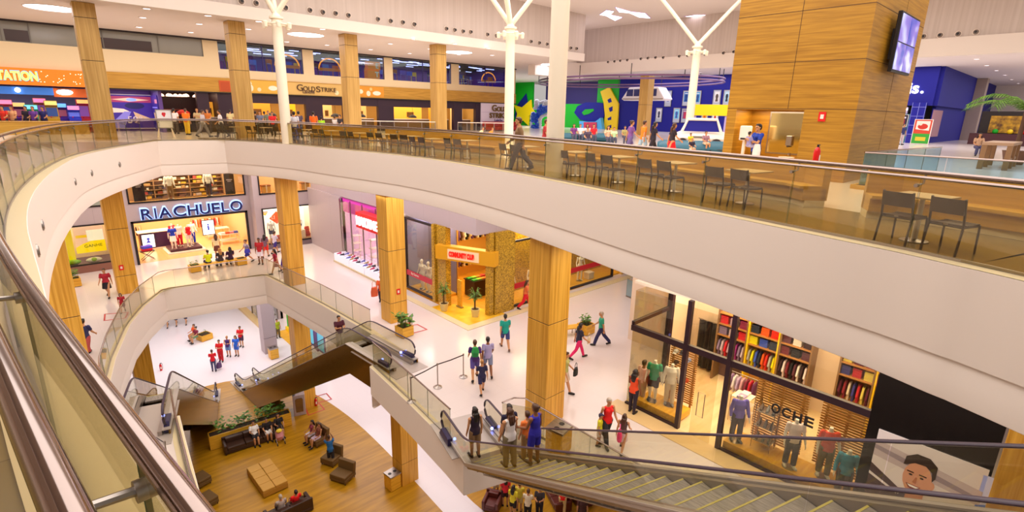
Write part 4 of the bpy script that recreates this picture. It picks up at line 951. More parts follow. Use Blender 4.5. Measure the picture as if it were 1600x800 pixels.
mannequin('white mannequin in pale top and navy skirt in the sale window', (12.75, 40.8, 8.68), 262, 'tee', '#f4f0f4', 'shorts', '#3a3a78', fem=True)
mannequin('small child mannequin in navy shorts in the sale window', (15.0, 40.9, 9.3), 270, 'tank', '#e8e4f4', 'shorts', '#2a2a80', fem=True, scale=.55)
t = wthing('display_cube', 'white display cube under the small child mannequin', 'plinth', (15.0, 40.9, 8.67)); MB().box((14.75, 40.65, 8.67), (15.25, 41.15, 9.29)).build('body', 'white', t, bevel=.01); MB().box((14.8, 40.7, 8.6), (15.2, 41.1, 8.68)).build('foot', 'white', t)
for i, (x, z, c, w_) in enumerate(((12.25, 8.67, '#c83a28', .5), (13.35, 8.67, '#d84a30', .55), (14.1, 8.67, '#c83a28', .6), (14.2, 9.07, '#e0603a', .5), (15.5, 8.67, '#b83028', .5), (15.5, 9.07, '#d84a38', .42))):
    t = thing('travel_bag', '%s travel bag in the sale window, %s' % (['dark red', 'bright red', 'red', 'orange red', 'maroon', 'small red'][i], ['far left', 'left of centre', 'centre, lower', 'centre, stacked on top', 'right, lower', 'right, stacked on top'][i]), 'bag', (x, 41.0 if z < 9 else 41.0, z)); b = MB(); b.tube([(0, 0, 0), (0, 0, .2), (0, 0, .38)], [(w_ / 2, .14), (w_ / 2, .15), (w_ / 2.4, .1)], 12, up=(0, 1, 0)); b.build('body', mat(c, .6), t, True); MB().tube([(-.12, -.1, .36), (-.1, -.1, .4), (.1, -.1, .4), (.12, -.1, .36)], .012, 6).build('handle', 'dark', t); MB().box((-w_ / 2.3, -.157, .15), (w_ / 2.3, -.148, .17)).build('zip', 'dark', t)
poster('suitcase_poster', 'large lit poster of travellers and yellow suitcases at the corner window', (16.3, 41.2, 8.75), NX, (0, 0, 1), 1.9, 2.55, [('#2a2a5a', rc(.03, .6, .25, .98)), ('#d8504a', [(.05, .56), (.28, .56), (.24, .72), (.1, .74)]), ('#f0b8a0', (.44, .86, .07, .06)), ('#f8f0f0', rc(.3, .58, .55, .8)), ('#d83a3a', [(.58, .52), (.76, .52), (.74, .8), (.62, .82)]), ('#e8a890', (.66, .86, .05, .045)), ('#f8d810', rc(.03, .14, .22, .5)), ('#f8d810', rc(.46, .1, .66, .4)), ('#3a3a6a', rc(.26, .12, .42, .44)), ('#c9a070', rc(.86, .2, .9, .8))], '#fde8cc', None, .03, 'poster', .8)
for x in (12.7, 14.0, 15.6, 16.6):
    t = thing('gift_box', 'tan box on display in the upper right window, %s' % {12.7: 'leftmost', 14.0: 'second from left', 15.6: 'third from left', 16.6: 'rightmost'}[x], 'box', (x, 41, 12.42)); MB().box((-.3, -.2, 0), (.3, .2, .45)).build('body', mat('#d8a860', .6), t); MB().box((-.32, -.22, .45), (.32, .22, .55)).build('lid', mat('#a86a40', .6), t); MB().box((-.04, -.225, 0), (.04, -.2, .56)).build('ribbon', 'white', t)
# ---- shoe shop with red sign
room('shoes', 15.5, 26.2, Z2, 21, 34.3, 12.6, mat('#e8c8e0', .5), mat('#e8dcea', .3), mat('#c03aa0', .5), 'x')
struct('wall_right', MB().box((15.4, 34.3, Z2), (15.7, 40, 12.7)), 'greyw'); struct('wall_right', MB().box((15.3, 25.85, Z2), (15.75, 26.25, 12.75)), 'white')
o = struct('window_12', MB().box((15.35, 27.5, Z2 + .1), (15.37, 34.3, 12.5)), 'glass')
fr = MB()
for y in (27.5, 29.2, 31, 32.7, 34.28): fr.box((15.32, y - .02, Z2), (15.4, y + .02, 12.6))
fr.build('window_frame', 'steel', o)
b = MB(); b.box((14.55, 27.6, Z2 + .12), (15.3, 33.9, Z2 + .62)); t = wthing('display_plinth', 'long white lit shoe plinth in front of the pink shop', 'plinth', (14.9, 30.7, Z2)); b.build('body', mat('#eef0ff', .3, emit=.25), t, bevel=.01); MB().box((14.5, 27.55, Z2), (15.32, 33.95, Z2 + .12)).build('base', 'trimb', t)
for y in (29.5, 31.6): MB().box((14.545, y - .01, Z2 + .13), (14.56, y + .01, Z2 + .6)).build('joint', 'steel', t)
rr = random.Random(5)
for k in range(26):
    y = 27.8 + (k % 13) * .47; x = 14.72 + (k // 13) * .34; c = ['#e8e0e8', '#3a3440', '#c04a6a', '#b09060', '#6a6ab0'][k % 5]
    shoe('%s shoe displayed on the white plinth' % {'#e8e0e8': 'white', '#3a3440': 'black', '#c04a6a': 'pink', '#b09060': 'tan', '#6a6ab0': 'blue'}[c], (x, y, Z2 + .622), R(70 + rr.uniform(-30, 30)), c, 'shoes on the white plinth', 1.2)
shelf_unit('white shelf wall of shoes inside the pink shop', (20.5, 33.9, Z2), (0, -1, 0), 7.2, .4, 2.6, 6, 'white', True, 4).scale = (1, 1, 1)
for k in range(48):
    c = ['#f4eef4', '#4a3a4a', '#d06a8a', '#c8a878'][(k * 7 + k // 8) % 4]
    shoe('%s shoe on the inner shelf wall of the pink shop, %s row' % ({'#f4eef4': 'white', '#4a3a4a': 'dark', '#d06a8a': 'pink', '#c8a878': 'tan'}[c], ['first', 'second', 'third', 'fourth', 'fifth', 'sixth'][k // 8]), (20.7, 33.5 - (k % 8) * .9, Z2 + 2.6 * (k // 8) / 6 * .97 + .028), R(90), c, 'shoes on the inner shelf wall', 1.25)
for y, hh in ((33.2, 1.9), (30.6, 2.1), (28.8, 1.7)):
    t = wthing('display_tower', 'white open display tower in the shoe shop window, %s' % {33.2: 'left', 30.6: 'middle', 28.8: 'right'}[y], 'display', (15.9, y, Z2))
    for sx in (-.25, .25): MB().box((15.9 + sx - .03, y - .03, Z2), (15.9 + sx + .03, y + .03, Z2 + hh)).build('post', 'white', t)
    for q in range(4): MB().box((15.62, y - .3, Z2 + hh * (q + .4) / 3.6), (16.18, y + .3, Z2 + hh * (q + .4) / 3.6 + .03)).build('shelf', 'white', t)
struct('wall_right', MB().box((15.55, 26.3, 11.7), (15.62, 34.2, 12.58)), mat('#d83ab8', .4, emit=.35))  # added panel; the pink glow of the shop's upper zone is its emission
sg = wthing('shop_sign', 'red box sign with white lettering over the shoe shop', 'sign', (14.75, 28.7, 11.2)); b = MB().box((14.6, 26.9, 11.35), (15.2, 30.4, 12.35)); b.build('box', mat('#d00818', .4, emit=.25), sg, bevel=.02)
text('lettering', 'MARTINEZ', mat('#ffffff', .5, emit=1.2), (14.57, 30.25, 11.55), NY, .78, .06, sg, width=3.1, bold=.02)
t = wthing('hanging_wreath', 'red and white ring hanging by the shoe shop doorway', 'decoration', (15.1, 26.95, 9.6)); MB().tube([(15.1, 26.95 + .42 * math.cos(k * .3927), 9.6 + .42 * math.sin(k * .3927)) for k in range(16)], .09, 8, closed=True).build('ring', mat('#c8182c', .5), t, True); MB().tube([(15.05, 26.95 + .42 * math.cos(k * .7854), 9.6 + .42 * math.sin(k * .7854)) for k in range(8)], .05, 6, closed=True).build('band', 'white', t, True)
# ---- corner clothes shop with gold mosaic
struct('floor', MB().box((15.3, 19.4, Z2), (24, 26, Z2 + .012)), nmat('honey_shop_floor', '#c98a24', '#e0a640', (2, .4, 1), .3, 1.4, 3))
struct('trim_10', MB().prism([(14.4, 27.2), (14.75, 27.2), (14.75, 19.0), (29, 19.0), (29, 18.55), (14.35, 18.55)], Z2, Z2 + .03), 'trimb')
struct('wall_back', MB().box((16.4, 26, Z2), (28, 26.2, 12.7)).box((27.9, 19.4, Z2), (28.1, 26, 12.7)), mat('#d8a850', .6)); struct('ceiling', MB().box((15.7, 19.6, 12.7), (28, 26, 12.8)), 'beige')
def mosaic_pillar(x0, y0, x1, y1): struct('wall_right', MB().box((x0, y0, Z2), (x1, y1, 12.72)), 'mosaic')
mosaic_pillar(15.3, 22.74, 15.75, 22.98); mosaic_pillar(15.42, 21.85, 15.75, 22.66); mosaic_pillar(16.34, 19.32, 16.6, 19.66); mosaic_pillar(16.66, 19.25, 18.0, 19.6)
o = struct('window_13', MB().box((15.4, 23.0, 8.45), (15.42, 25.75, 12.6)), 'glass'); fr = MB(); fr.box((15.34, 22.95, 8.4), (15.48, 25.8, 8.5)).box((15.34, 22.95, 12.55), (15.48, 25.8, 12.65)).box((15.34, 22.93, 8.4), (15.48, 23.02, 12.65)).box((15.34, 25.72, 8.4), (15.48, 25.82, 12.65)); fr.build('window_frame', 'dark', o)
bd = MB().box((15.36, 23.0, 9.22), (15.385, 25.75, 9.54)); bd.build('red_band', mat('#c01838', .4), o); text('lettering', 'By Damas', 'white', (15.35, 25.2, 9.3), NY, .2, .01, o)
struct('wall_back', MB().box((16.95, 23.0, Z2), (17.0, 25.76, 12.6)), mat('#8f8496', .6)); struct('wall_back', MB().box((17.0, 22.95, Z2), (17.06, 25.95, 12.6)), mat('#c8923a', .6)); struct('wall_back', MB().box((15.45, 25.76, Z2), (17.0, 25.84, 12.6)), mat('#8f8aa8', .4)); struct('floor', MB().box((15.4, 23, Z2), (17, 25.8, 8.45)), 'woodY')
for i, y in enumerate((24.75, 24.1)): mannequin('%s bare white mannequin with head in the window left of the mosaic entrance' % ['left', 'right'][i], (15.8, y, 8.46), 195, head=True, fem=True, scale=1.08)
o = struct('window_14', MB().box((18.05, 19.5, 8.4), (26.9, 19.52, 12.0)), 'glass'); fr = MB(); fr.box((18.0, 19.44, 8.32), (27, 19.58, 8.42)).box((18.0, 19.44, 11.95), (27, 19.58, 12.05)).box((17.98, 19.44, 8.32), (18.08, 19.58, 12.05)).box((26.9, 19.44, 8.32), (27, 19.58, 12.05)); fr.build('window_frame', 'dark', o)
MB().box((18.05, 19.46, 9.35), (26.9, 19.49, 9.65)).build('red_band', mat('#c01020', .4), o)
struct('wall_back', MB().box((18.0, 21.2, Z2), (27.9, 21.3, 12.7)), 'mosaic'); struct('floor', MB().box((18, 19.6, Z2), (27.9, 21.2, 8.42)), 'woodY')
for i, x in enumerate((18.5, 20.1, 22.9, 24.4)): mannequin('bare white mannequin behind the long red window band, %s' % ['nearest the mosaic pillar', 'partly behind the tall column', 'third from the pillar', 'farthest from the pillar'][i], (x, 20.1, 8.43), 262 - i * 6, head=True, fem=True, scale=1.08)
t = wthing('white_box', 'small white box on the shop window floor by the farthest mannequin', 'box', (25.2, 20.0, 8.43)); MB().box((24.95, 19.8, 8.43), (25.45, 20.2, 8.8)).build('body', 'white', t); MB().box((24.93, 19.78, 8.8), (25.47, 20.22, 8.86)).build('lid', 'white', t)
a, c = Vector((15.07, 22.28, 0)), Vector((16.42, 19.04, 0)); d = (c - a).normalized(); n = Vector((-d.y, d.x, 0))
sg = wthing('entrance_beam', 'diagonal gold beam with red lettering panel over the mosaic shop entrance', 'sign', ((a + c) / 2)[:2] + (10.9,))
b = MB(); b.plate([a + Vector((0, 0, 11.0)), c + Vector((0, 0, 11.0)), c + Vector((0, 0, 11.75)), a + Vector((0, 0, 11.75))], n * .45); b.build('beam', mat('#d89a1c', .4, emit=.15), sg)
pa = a + d * .76 - n * .03; MB().plate([pa + Vector((0, 0, 11.1)), pa + d * 1.85 + Vector((0, 0, 11.1)), pa + d * 1.85 + Vector((0, 0, 11.62)), pa + Vector((0, 0, 11.62))], n * .03).build('panel', mat('#f0c8a0', .4, emit=.3), sg)
text('lettering', 'COMMUNITY CLUB', mat('#f01408', .5, emit=.8), pa + d * .1 - n * .02 + Vector((0, 0, 11.22)), d, .36, .04, sg, width=1.5, bold=.02)
struct('floor', MB().prism([(14.75, 22.3), (15.75, 22.3), (17.2, 19.5), (17.2, 19.0), (14.75, 19.0)], Z2, Z2 + .014), nmat('golden_threshold', '#e0a81c', '#f4c83c', (1, 1, 1), .3, 2, 2))
palm_pot('potted palm left of the mosaic shop entrance', (15.0, 21.45, Z2 + .02), 1.5); palm_pot('potted palm right of the mosaic shop entrance', (15.75, 19.75, Z2 + .02), 1.5)
t = wthing('display_table', 'dark brown display table with folded clothes inside the mosaic shop', 'table', (18.1, 22.3, Z2)); MB().box((17.4, 21.9, Z2 + .02), (18.9, 22.8, Z2 + .95)).build('body', mat('#3a2216', .4), t, bevel=.01); MB().box((17.35, 21.85, Z2 + .95), (18.95, 22.85, Z2 + 1.0)).build('tabletop', mat('#2c180e', .3), t)
for i in range(10): folded('%s folded garment on the dark table in the mosaic shop' % ['green', 'lime', 'orange', 'red', 'brown'][i % 5], (17.55 + (i % 5) * .3, 22.1 + (i // 5) * .45, Z2 + 1.0), 0, ['#3aa040', '#8ac040', '#e08030', '#c03030', '#7a4a2a'][i % 5], 'folded garments on the dark table')
for y in (25.5,):
    for z in (Z2 + 1.6, Z2 + 3.2):
        rail_rack('%s clothes rail along the back wall of the mosaic shop' % ('lower' if z < Z2 + 2 else 'upper'), (17.2, y, Z2 + (0 if z < Z2 + 2 else 1.7)), (21.8, y, Z2 + (0 if z < Z2 + 2 else 1.7)), 1.5)
        for i in range(20): shirt_on_hanger('%s garment on the %s back rail of the mosaic shop' % (['black', 'cream', 'violet', 'brown', 'white'][i % 5], 'lower' if z < Z2 + 2 else 'upper'), (17.4 + i * .22, y, Z2 + (1.49 if z < Z2 + 2 else 3.19)), R(90), ['#1c1614', '#d8c090', '#6a4a90', '#5a3a24', '#f0e8e0'][i % 5], 'garments on the back rails of the mosaic shop')
t = wthing('red_stool', 'red covered seat with white frame by the mosaic shop entrance', 'stool', (18.2, 20.6, Z2)); MB().box((17.9, 20.3, Z2 + .5), (18.5, 20.9, Z2 + .9)).build('seat', 'red', t, bevel=.05)
for sx in (-.25, .25):
    for sy in (-.25, .25): MB().cyl((18.2 + sx, 20.6 + sy, Z2), (18.2 + sx, 20.6 + sy, Z2 + .52), .03).build('leg', 'white', t)
t = wthing('security_gate', 'timber anti-theft gate beside the left palm at the mosaic shop entrance', 'gate', (15.95, 21.45, Z2)); MB().box((15.9, 21.15, Z2 + .08), (15.98, 21.5, Z2 + 1.55)).build('panel', 'woodY', t); MB().box((15.85, 21.1, Z2), (16.03, 21.55, Z2 + .08)).build('foot', 'steel', t)
# ---- menswear shop on the right
WX = 14.75
struct('floor', MB().box((WX, 2.3, Z2), (19.6, 9.75, Z2 + .012)), nmat('pale_oak_floor', '#e2bf8c', '#eed2a2', (.5, 3, 1), .35, 1.5, 3))
struct('floor', MB().box((WX - .75, -2, Z2), (WX, 10, Z2 + .02)), mat('#d8b884', .3))
struct('wall_right', MB().box((19.6, 2.3, Z2), (19.8, 13, 14.75)), mat('#f2dcc4', .6)); struct('wall_back', MB().box((17.2, 9.75, Z2), (19.8, 9.95, 14.75)), mat('#f2dcc4', .6)); struct('ceiling', MB().box((WX + .1, 2.3, 12.9), (19.6, 9.75, 13)), mat('#f6e6d2', .6))
struct('wall_right', MB().box((40, -9, Z2), (40.3, 42, 14.75)).box((28.1, 19.4, Z2), (28.6, 26, 14.75)), 'greyw')
o = struct('window_15', MB().box((WX, 6.1, Z2 + .05), (WX + .015, 2.4, 12.7)).box((WX, 7.65, Z2 + .05), (WX + .015, 9.6, 12.7)).box((WX, 6.1, 11.4), (WX + .015, 7.65, 12.7)).box((WX, 9.6, Z2 + .05), (17.2, 9.615, 12.7)), 'glass')
fr = MB(); fr.box((WX - .05, 2.4, 11.22), (WX + .08, 9.65, 11.42)).box((WX, 9.55, 11.42), (17.2, 9.67, 11.55))
for y in (7.55, 6.1): fr.box((WX - .06, y - .07, Z2), (WX + .1, y + .07, 12.9))
fr.box((17.1, 9.5, Z2), (17.3, 9.7, 12.9)); fr.box((WX - .04, 6.05, Z2), (WX + .06, 2.4, Z2 + .09)).box((WX - .04, 7.6, Z2), (WX + .06, 9.65, Z2 + .09)); fr.build('window_frame', mat('#2a1420', .4), o)
for y0, y1, lb in ((7.65, 9.3, 'left, under the green shirt mannequin'), (6.0, 2.45, 'right, under the lilac shirt mannequin')):
    t = wthing('window_platform', 'yellow timber window platform in the menswear shop, %s' % lb, 'platform', (WX + .5, (y0 + y1) / 2, Z2)); MB().box((WX + .12, y0, Z2 + .06), (WX + 1.05, y1, Z2 + .3)).build('deck', 'woodY', t, bevel=.008); MB().box((WX + .2, min(y0, y1) + .05, Z2), (WX + 1.0, max(y0, y1) - .05, Z2 + .06)).build('plinth', 'dark', t)
PZ = Z2 + .302
mannequin('mannequin in green polo shirt and dark shorts at the left end of the menswear window', (15.2, 8.85, PZ), 205, 'tee', '#189a70', 'shorts', '#2a2030', shoes='#4a4a50')
mannequin('mannequin in white shirt and cream trousers beside the green polo mannequin', (15.42, 8.3, PZ), 215, 'long', '#f4ece4', 'trousers', '#e0d4c0', shoes='#8a8a90')
mannequin('mannequin in lilac long-sleeved shirt and dark trousers beside the doorway', (15.15, 5.75, PZ), 222, 'long', '#6f5fd0', 'trousers', '#453a3e', shoes='#5a5a5a')
mannequin('mannequin in white patterned shirt and navy jeans behind the escalator rail', (15.1, 4.1, PZ), 215, 'tee', '#f2e0e4', 'trousers', '#26284e', shoes='#e8e8e8')
mannequin('mannequin in red polo shirt and olive trousers in the menswear window', (15.4, 3.3, PZ), 208, 'tee', '#e0442c', 'trousers', '#6a6038', shoes='#e8e8e8')
mannequin('mannequin in bright blue sweater at the right end of the menswear window', (15.15, 2.72, PZ - .3), 200, 'long', '#1a9ad0', 'trousers', '#3a3a44')
# slatted timber screens
def slats(label, x, y0, y1, h):
    t = wthing('slatted_screen', label, 'screen', (x, (y0 + y1) / 2, Z2)); n = int(h / .085)
    b = MB()
    for i in range(n): b.box((x - .015, min(y0, y1), Z2 + .3 + i * .085), (x + .015, max(y0, y1), Z2 + .3 + i * .085 + .05))
    b.build('slats', 'slat', t)
    for y in (y0 + (y1 - y0) * .1, (y0 + y1) / 2, y0 + (y1 - y0) * .9): MB().box((x + .015, y - .035, Z2), (x + .06, y + .035, Z2 + .3 + n * .085 + .03)).build('upright', 'slat', t)
    MB().box((x - .03, min(y0, y1), Z2 + .3 + n * .085), (x + .07, max(y0, y1), Z2 + .34 + n * .085)).build('top_rail', 'woodY', t)
    return t
slats('slatted timber screen of caps and shoes between the green polo and the doorway', 16.0, 7.7, 8.75, 2.2)
slats('slatted timber screen behind the lilac shirt mannequin', 15.95, 5.6, 4.1, 2.25)
slats('slatted timber screen behind the red polo mannequin', 15.95, 3.75, 2.4, 2.25)
for i, (y, z, c) in enumerate(((8.5, 1.9, '#c8c0b8'), (8.25, 1.95, '#3a3440'), (8.0, 1.75, '#8a8a98'), (8.45, 1.5, '#5a4030'), (8.1, 1.35, '#e0a020'), (8.3, 1.2, '#a04030'), (8.0, .95, '#c8501e'), (8.4, .75, '#6a3020'), (8.15, .6, '#9a4028'))):
    t = thing('cap', '%s cap or shoe hung on the left slatted screen' % ['pale grey', 'black', 'blue grey', 'brown', 'yellow', 'rust', 'orange', 'dark brown', 'red brown'][i], 'cap', (15.93, y, Z2 + z + .25)); MB().sph((0, 0, 0), (.09, .1, .075), 12, 8).build('crown', mat(c, .8), t, True); MB().tube([(-.06, 0, -.03), (-.17, 0, -.05)], [(.08, .01), (.05, .008)], 10).build('peak', mat(c, .8), t, True)
# display stand of dark bags on the right platform
t = wthing('bag_stand', 'chrome stand of dark shoes and bags on the right window platform', 'stand', (15.4, 5.0, PZ))
for y in (4.75, 5.3): MB().tube([(15.25, y, PZ), (15.25, y, PZ + 1.5), (15.65, y, PZ + 1.5), (15.65, y, PZ)], .012, 6).build('frame', 'chrome', t)
for k in range(3): MB().box((15.25, 4.75, PZ + .25 + k * .5), (15.65, 5.3, PZ + .27 + k * .5)).build('shelf', 'steel', t)
for k in range(3):
    for q in range(3): shoe('%s shoe on the chrome stand, %s shelf' % (['black', 'grey', 'brown'][q], ['lowest', 'middle', 'top'][k]), (15.45, 4.85 + q * .18, PZ + .27 + k * .5), R(100), ['#2a2a30', '#6a6a70', '#4a3020'][q], 'shoes on the chrome stand', 1.1)
# back wall bays with rails and shelves, X = 19.6
BAY = [(8.5, 7.35, 'first, beside the curtain', '#7a3aa0', '#c8b0c8'), (7.3, 6.2, 'second, with yellow uprights', '#f0c800', '#e05020'), (6.15, 5.1, 'third, with dark clothes', '#2a2430', '#b8a8b8'), (4.2, 3.2, 'fourth, beyond the white pier', '#5a2a90', '#c0b0d8'), (3.15, 2.4, 'fifth, at the right end', '#e04a28', '#f0c000')]
cols_ = [['#8a78a8', '#c0b0c8', '#d81830', '#b89ab8', '#8a2050', '#a02890'], ['#a8a8a8', '#e8e000', '#3a5ad0', '#20304a', '#e86018', '#e02818'], ['#3a2028', '#e8d8e0', '#7a2030', '#1a1a20', '#603040', '#e8e0e0'], ['#5a1030', '#8a2030', '#d8c8b0', '#3a3a90', '#c02030', '#e0d060'], ['#8a5ac0', '#e8c020', '#3aa0c0', '#60b050', '#c060a0', '#e04030']]
cn_ = [['lilac grey', 'pale lilac', 'red', 'mauve', 'wine', 'magenta'], ['grey', 'yellow', 'blue', 'navy', 'orange', 'red'], ['maroon', 'white', 'dark red', 'black', 'plum', 'pale'], ['wine', 'red', 'cream', 'indigo', 'crimson', 'straw'], ['violet', 'yellow', 'teal', 'green', 'pink', 'red']]
for bi, (y0, y1, lb, ca, cb) in enumerate(BAY):
    w_ = y0 - y1; t = wthing('wall_bay', 'shelving bay on the menswear shop back wall, %s' % lb, 'shelving', (19.3, (y0 + y1) / 2, Z2))
    mm = 'yellow' if bi in (1, 4) else mat('#8a6a4a', .5)
    for y in (y0, y1): MB().box((18.95, y - .03, Z2), (19.58, y + .03, Z2 + 3.1)).build('side_panel', mm, t)
    for z in (1.95, 2.4, 2.85): MB().box((18.95, y1 + .03, Z2 + z), (19.58, y0 - .03, Z2 + z + .04)).build('shelf', mat('#b07a40', .5), t)
    MB().box((19.54, y1, Z2), (19.59, y0, Z2 + 3.1)).build('back_panel', mat('#6a5048' if bi % 2 == 0 else '#c89a50', .6), t)
    MB().cyl((19.2, y1 + .03, Z2 + 1.85), (19.2, y0 - .03, Z2 + 1.85), .015, n=8).build('hanging_bar', 'steel', t)
    n_ = int(w_ / .13)
    for i in range(n_): shirt_on_hanger('%s shirt hanging in the %s back-wall bay' % (cn_[bi][i % 6], lb.split(',')[0]), (19.2, y0 - .1 - i * (w_ - .2) / max(1, n_ - 1), Z2 + 1.84), 0, cols_[bi][i % 6], 'shirts hanging in the %s bay' % lb.split(',')[0])
    for zi, z in enumerate((1.99, 2.44)):
        for i in range(3):
            for k in range(3):
                q = (i + zi * 2 + bi) % 6; folded('%s folded shirt on the %s shelf of the %s bay' % (cn_[bi][q], ['lower', 'upper'][zi], lb.split(',')[0]), (19.2, y0 - w_ * (i + .5) / 3, Z2 + z + k * .1 + .003), R(90), cols_[bi][q], 'folded shirts in the %s bay' % lb.split(',')[0], min(.3, w_ / 3.9), .3, .1)
t = wthing('fitting_curtain', 'black curtain of the fitting room in the menswear shop', 'curtain', (19.3, 9.1, Z2)); b = MB(); pts = [(19.35 + .05 * math.sin(k * 1.2), 8.65 + k * .05) for k in range(17)]; b.ribbon(pts, [(-.01, Z2 + .12), (-.01, Z2 + 2.2), (.01, Z2 + 2.2), (.01, Z2 + .12)]); b.build('cloth', 'black', t, True); MB().cyl((19.35, 8.6, Z2 + 2.22), (19.35, 9.5, Z2 + 2.22), .02).build('rail', 'steel', t)
rail_rack('floor clothes rail inside the doorway of the menswear shop', (17.6, 7.2, Z2), (17.6, 6.2, Z2), 1.35)
for i in range(7): shirt_on_hanger('%s shirt on the doorway rail' % ['mauve', 'white', 'lilac', 'pink', 'wine', 'red', 'plum'][i], (17.6, 7.12 - i * .14, Z2 + 1.34), 0, ['#a888b8', '#f0e8f0', '#c8b0e0', '#e0a8b8', '#8a2848', '#d01838', '#6a3060'][i], None)
t = wthing('tier_table', 'small tiered chrome table with folded shirts inside the doorway', 'table', (16.9, 6.35, Z2))
for k in range(3): MB().box((16.6, 6.05, Z2 + .3 + k * .32), (17.2, 6.65, Z2 + .32 + k * .32)).build('shelf', 'white', t)
for sx in (16.6, 17.2):
    for sy in (6.05, 6.65): MB().cyl((sx, sy, Z2), (sx, sy, Z2 + 1.0), .013, n=8).build('post', 'steel', t)
for k in range(3):
    for q in range(2): folded('%s folded shirt on the tiered table, %s tier' % (['lilac', 'pale'][q], ['lowest', 'middle', 'top'][k]), (16.75 + q * .3, 6.35, Z2 + .322 + k * .32), 0, ['#b0a0d0', '#e8e0ea'][q], None)
sg = wthing('shop_sign', 'black lettering on the glass front of the menswear shop', 'sign', (WX, 4.4, 10.4))
for ch, y, z in (('O', 4.72, 10.45), ('C', 4.43, 10.37), ('H', 4.13, 10.28), ('E', 3.83, 10.2)): text('letter', ch, 'black', (WX - .02, y, 10.3), NY, .4, .02, sg, width=.24, bold=.012)
b = MB().tube([(15.0, 6.9, Z2 + .9), (15.0, 6.9, Z2 + 1.7), (15.0, 7.1, Z2 + 1.7), (15.0, 7.1, Z2 + .9)], .016, 6, closed=True)
t = wthing('door_handle', 'tall steel loop door handle in the menswear doorway', 'handle', (WX + .05, 7.0, Z2 + 1)); MB().tube([(WX + .08, 6.75, Z2 + .75), (WX + .08, 6.75, Z2 + 1.6), (WX + .08, 6.98, Z2 + 1.6), (WX + .08, 6.98, Z2 + .75)], .016, 6, closed=True).build('loop', 'steel', t); MB().box((WX, 6.4, Z2 + .02), (WX + .02, 7.1, 11.2)).build('glass_leaf', 'glass', t)
# ---- black portal with portrait poster
struct('wall_right', MB().box((14.7, .0, Z2), (15.0, 2.4, 14.75)), mat('#0c0608', .25))
poster('portrait_poster', 'large poster of a smiling dark-haired young man against a cloudy sky', (14.66, 2.15, 9.15), NY, (0, 0, 1), 2.1, 1.9, [('#c8b4b4', [(0, .62), (1, .5), (1, .7), (0, .85)]), ('#9a8890', [(.0, .72), (.5, .62), (1, .55), (1, .6), (.5, .7), (0, .78)]), ('#4a3438', [(0, .0), (.34, .0), (.3, .3), (.0, .5)]), ('#e8dcd8', [(0, .33), (.3, .2), (.3, .23), (0, .37)]), ('#3a2c44', [(.22, 0), (.72, 0), (.62, .22), (.5, .3), (.36, .3)]), ('#d08a6a', rc(.38, .18, .54, .4)), ('#dc9a78', (.45, .52, .135, .235)), ('#dc9a78', (.585, .5, .03, .055)), ('#2c1810', [(.3, .66), (.31, .78), (.4, .86), (.52, .86), (.6, .78), (.605, .62), (.58, .56), (.565, .68), (.5, .74), (.4, .73), (.33, .67)]), ('#3a1c12', rc(.345, .585, .41, .6)), ('#3a1c12', rc(.46, .585, .53, .6)), ('#2a1610', (.385, .555, .018, .012)), ('#2a1610', (.49, .555, .018, .012)), ('#b86a50', [(.415, .46), (.45, .45), (.45, .54), (.435, .54)]), ('#8a3a30', [(.36, .42), (.5, .42), (.47, .37), (.43, .355), (.39, .37)]), ('#fdf6f0', [(.375, .415), (.488, .415), (.46, .39), (.4, .39)])], '#e6d8d4', None, .03, 'poster', .12)
poster('side_panel', 'narrow pale blue printed panel right of the portrait poster', (14.66, .12, 9.15), NY, (0, 0, 1), .34, 1.75, [('#4a70d0', [(0, .4), (.5, .45), (1, .4), (1, .55), (.5, .6), (0, .55)])], '#c8c8ea', None, .03, 'poster', .2)
area_ = None
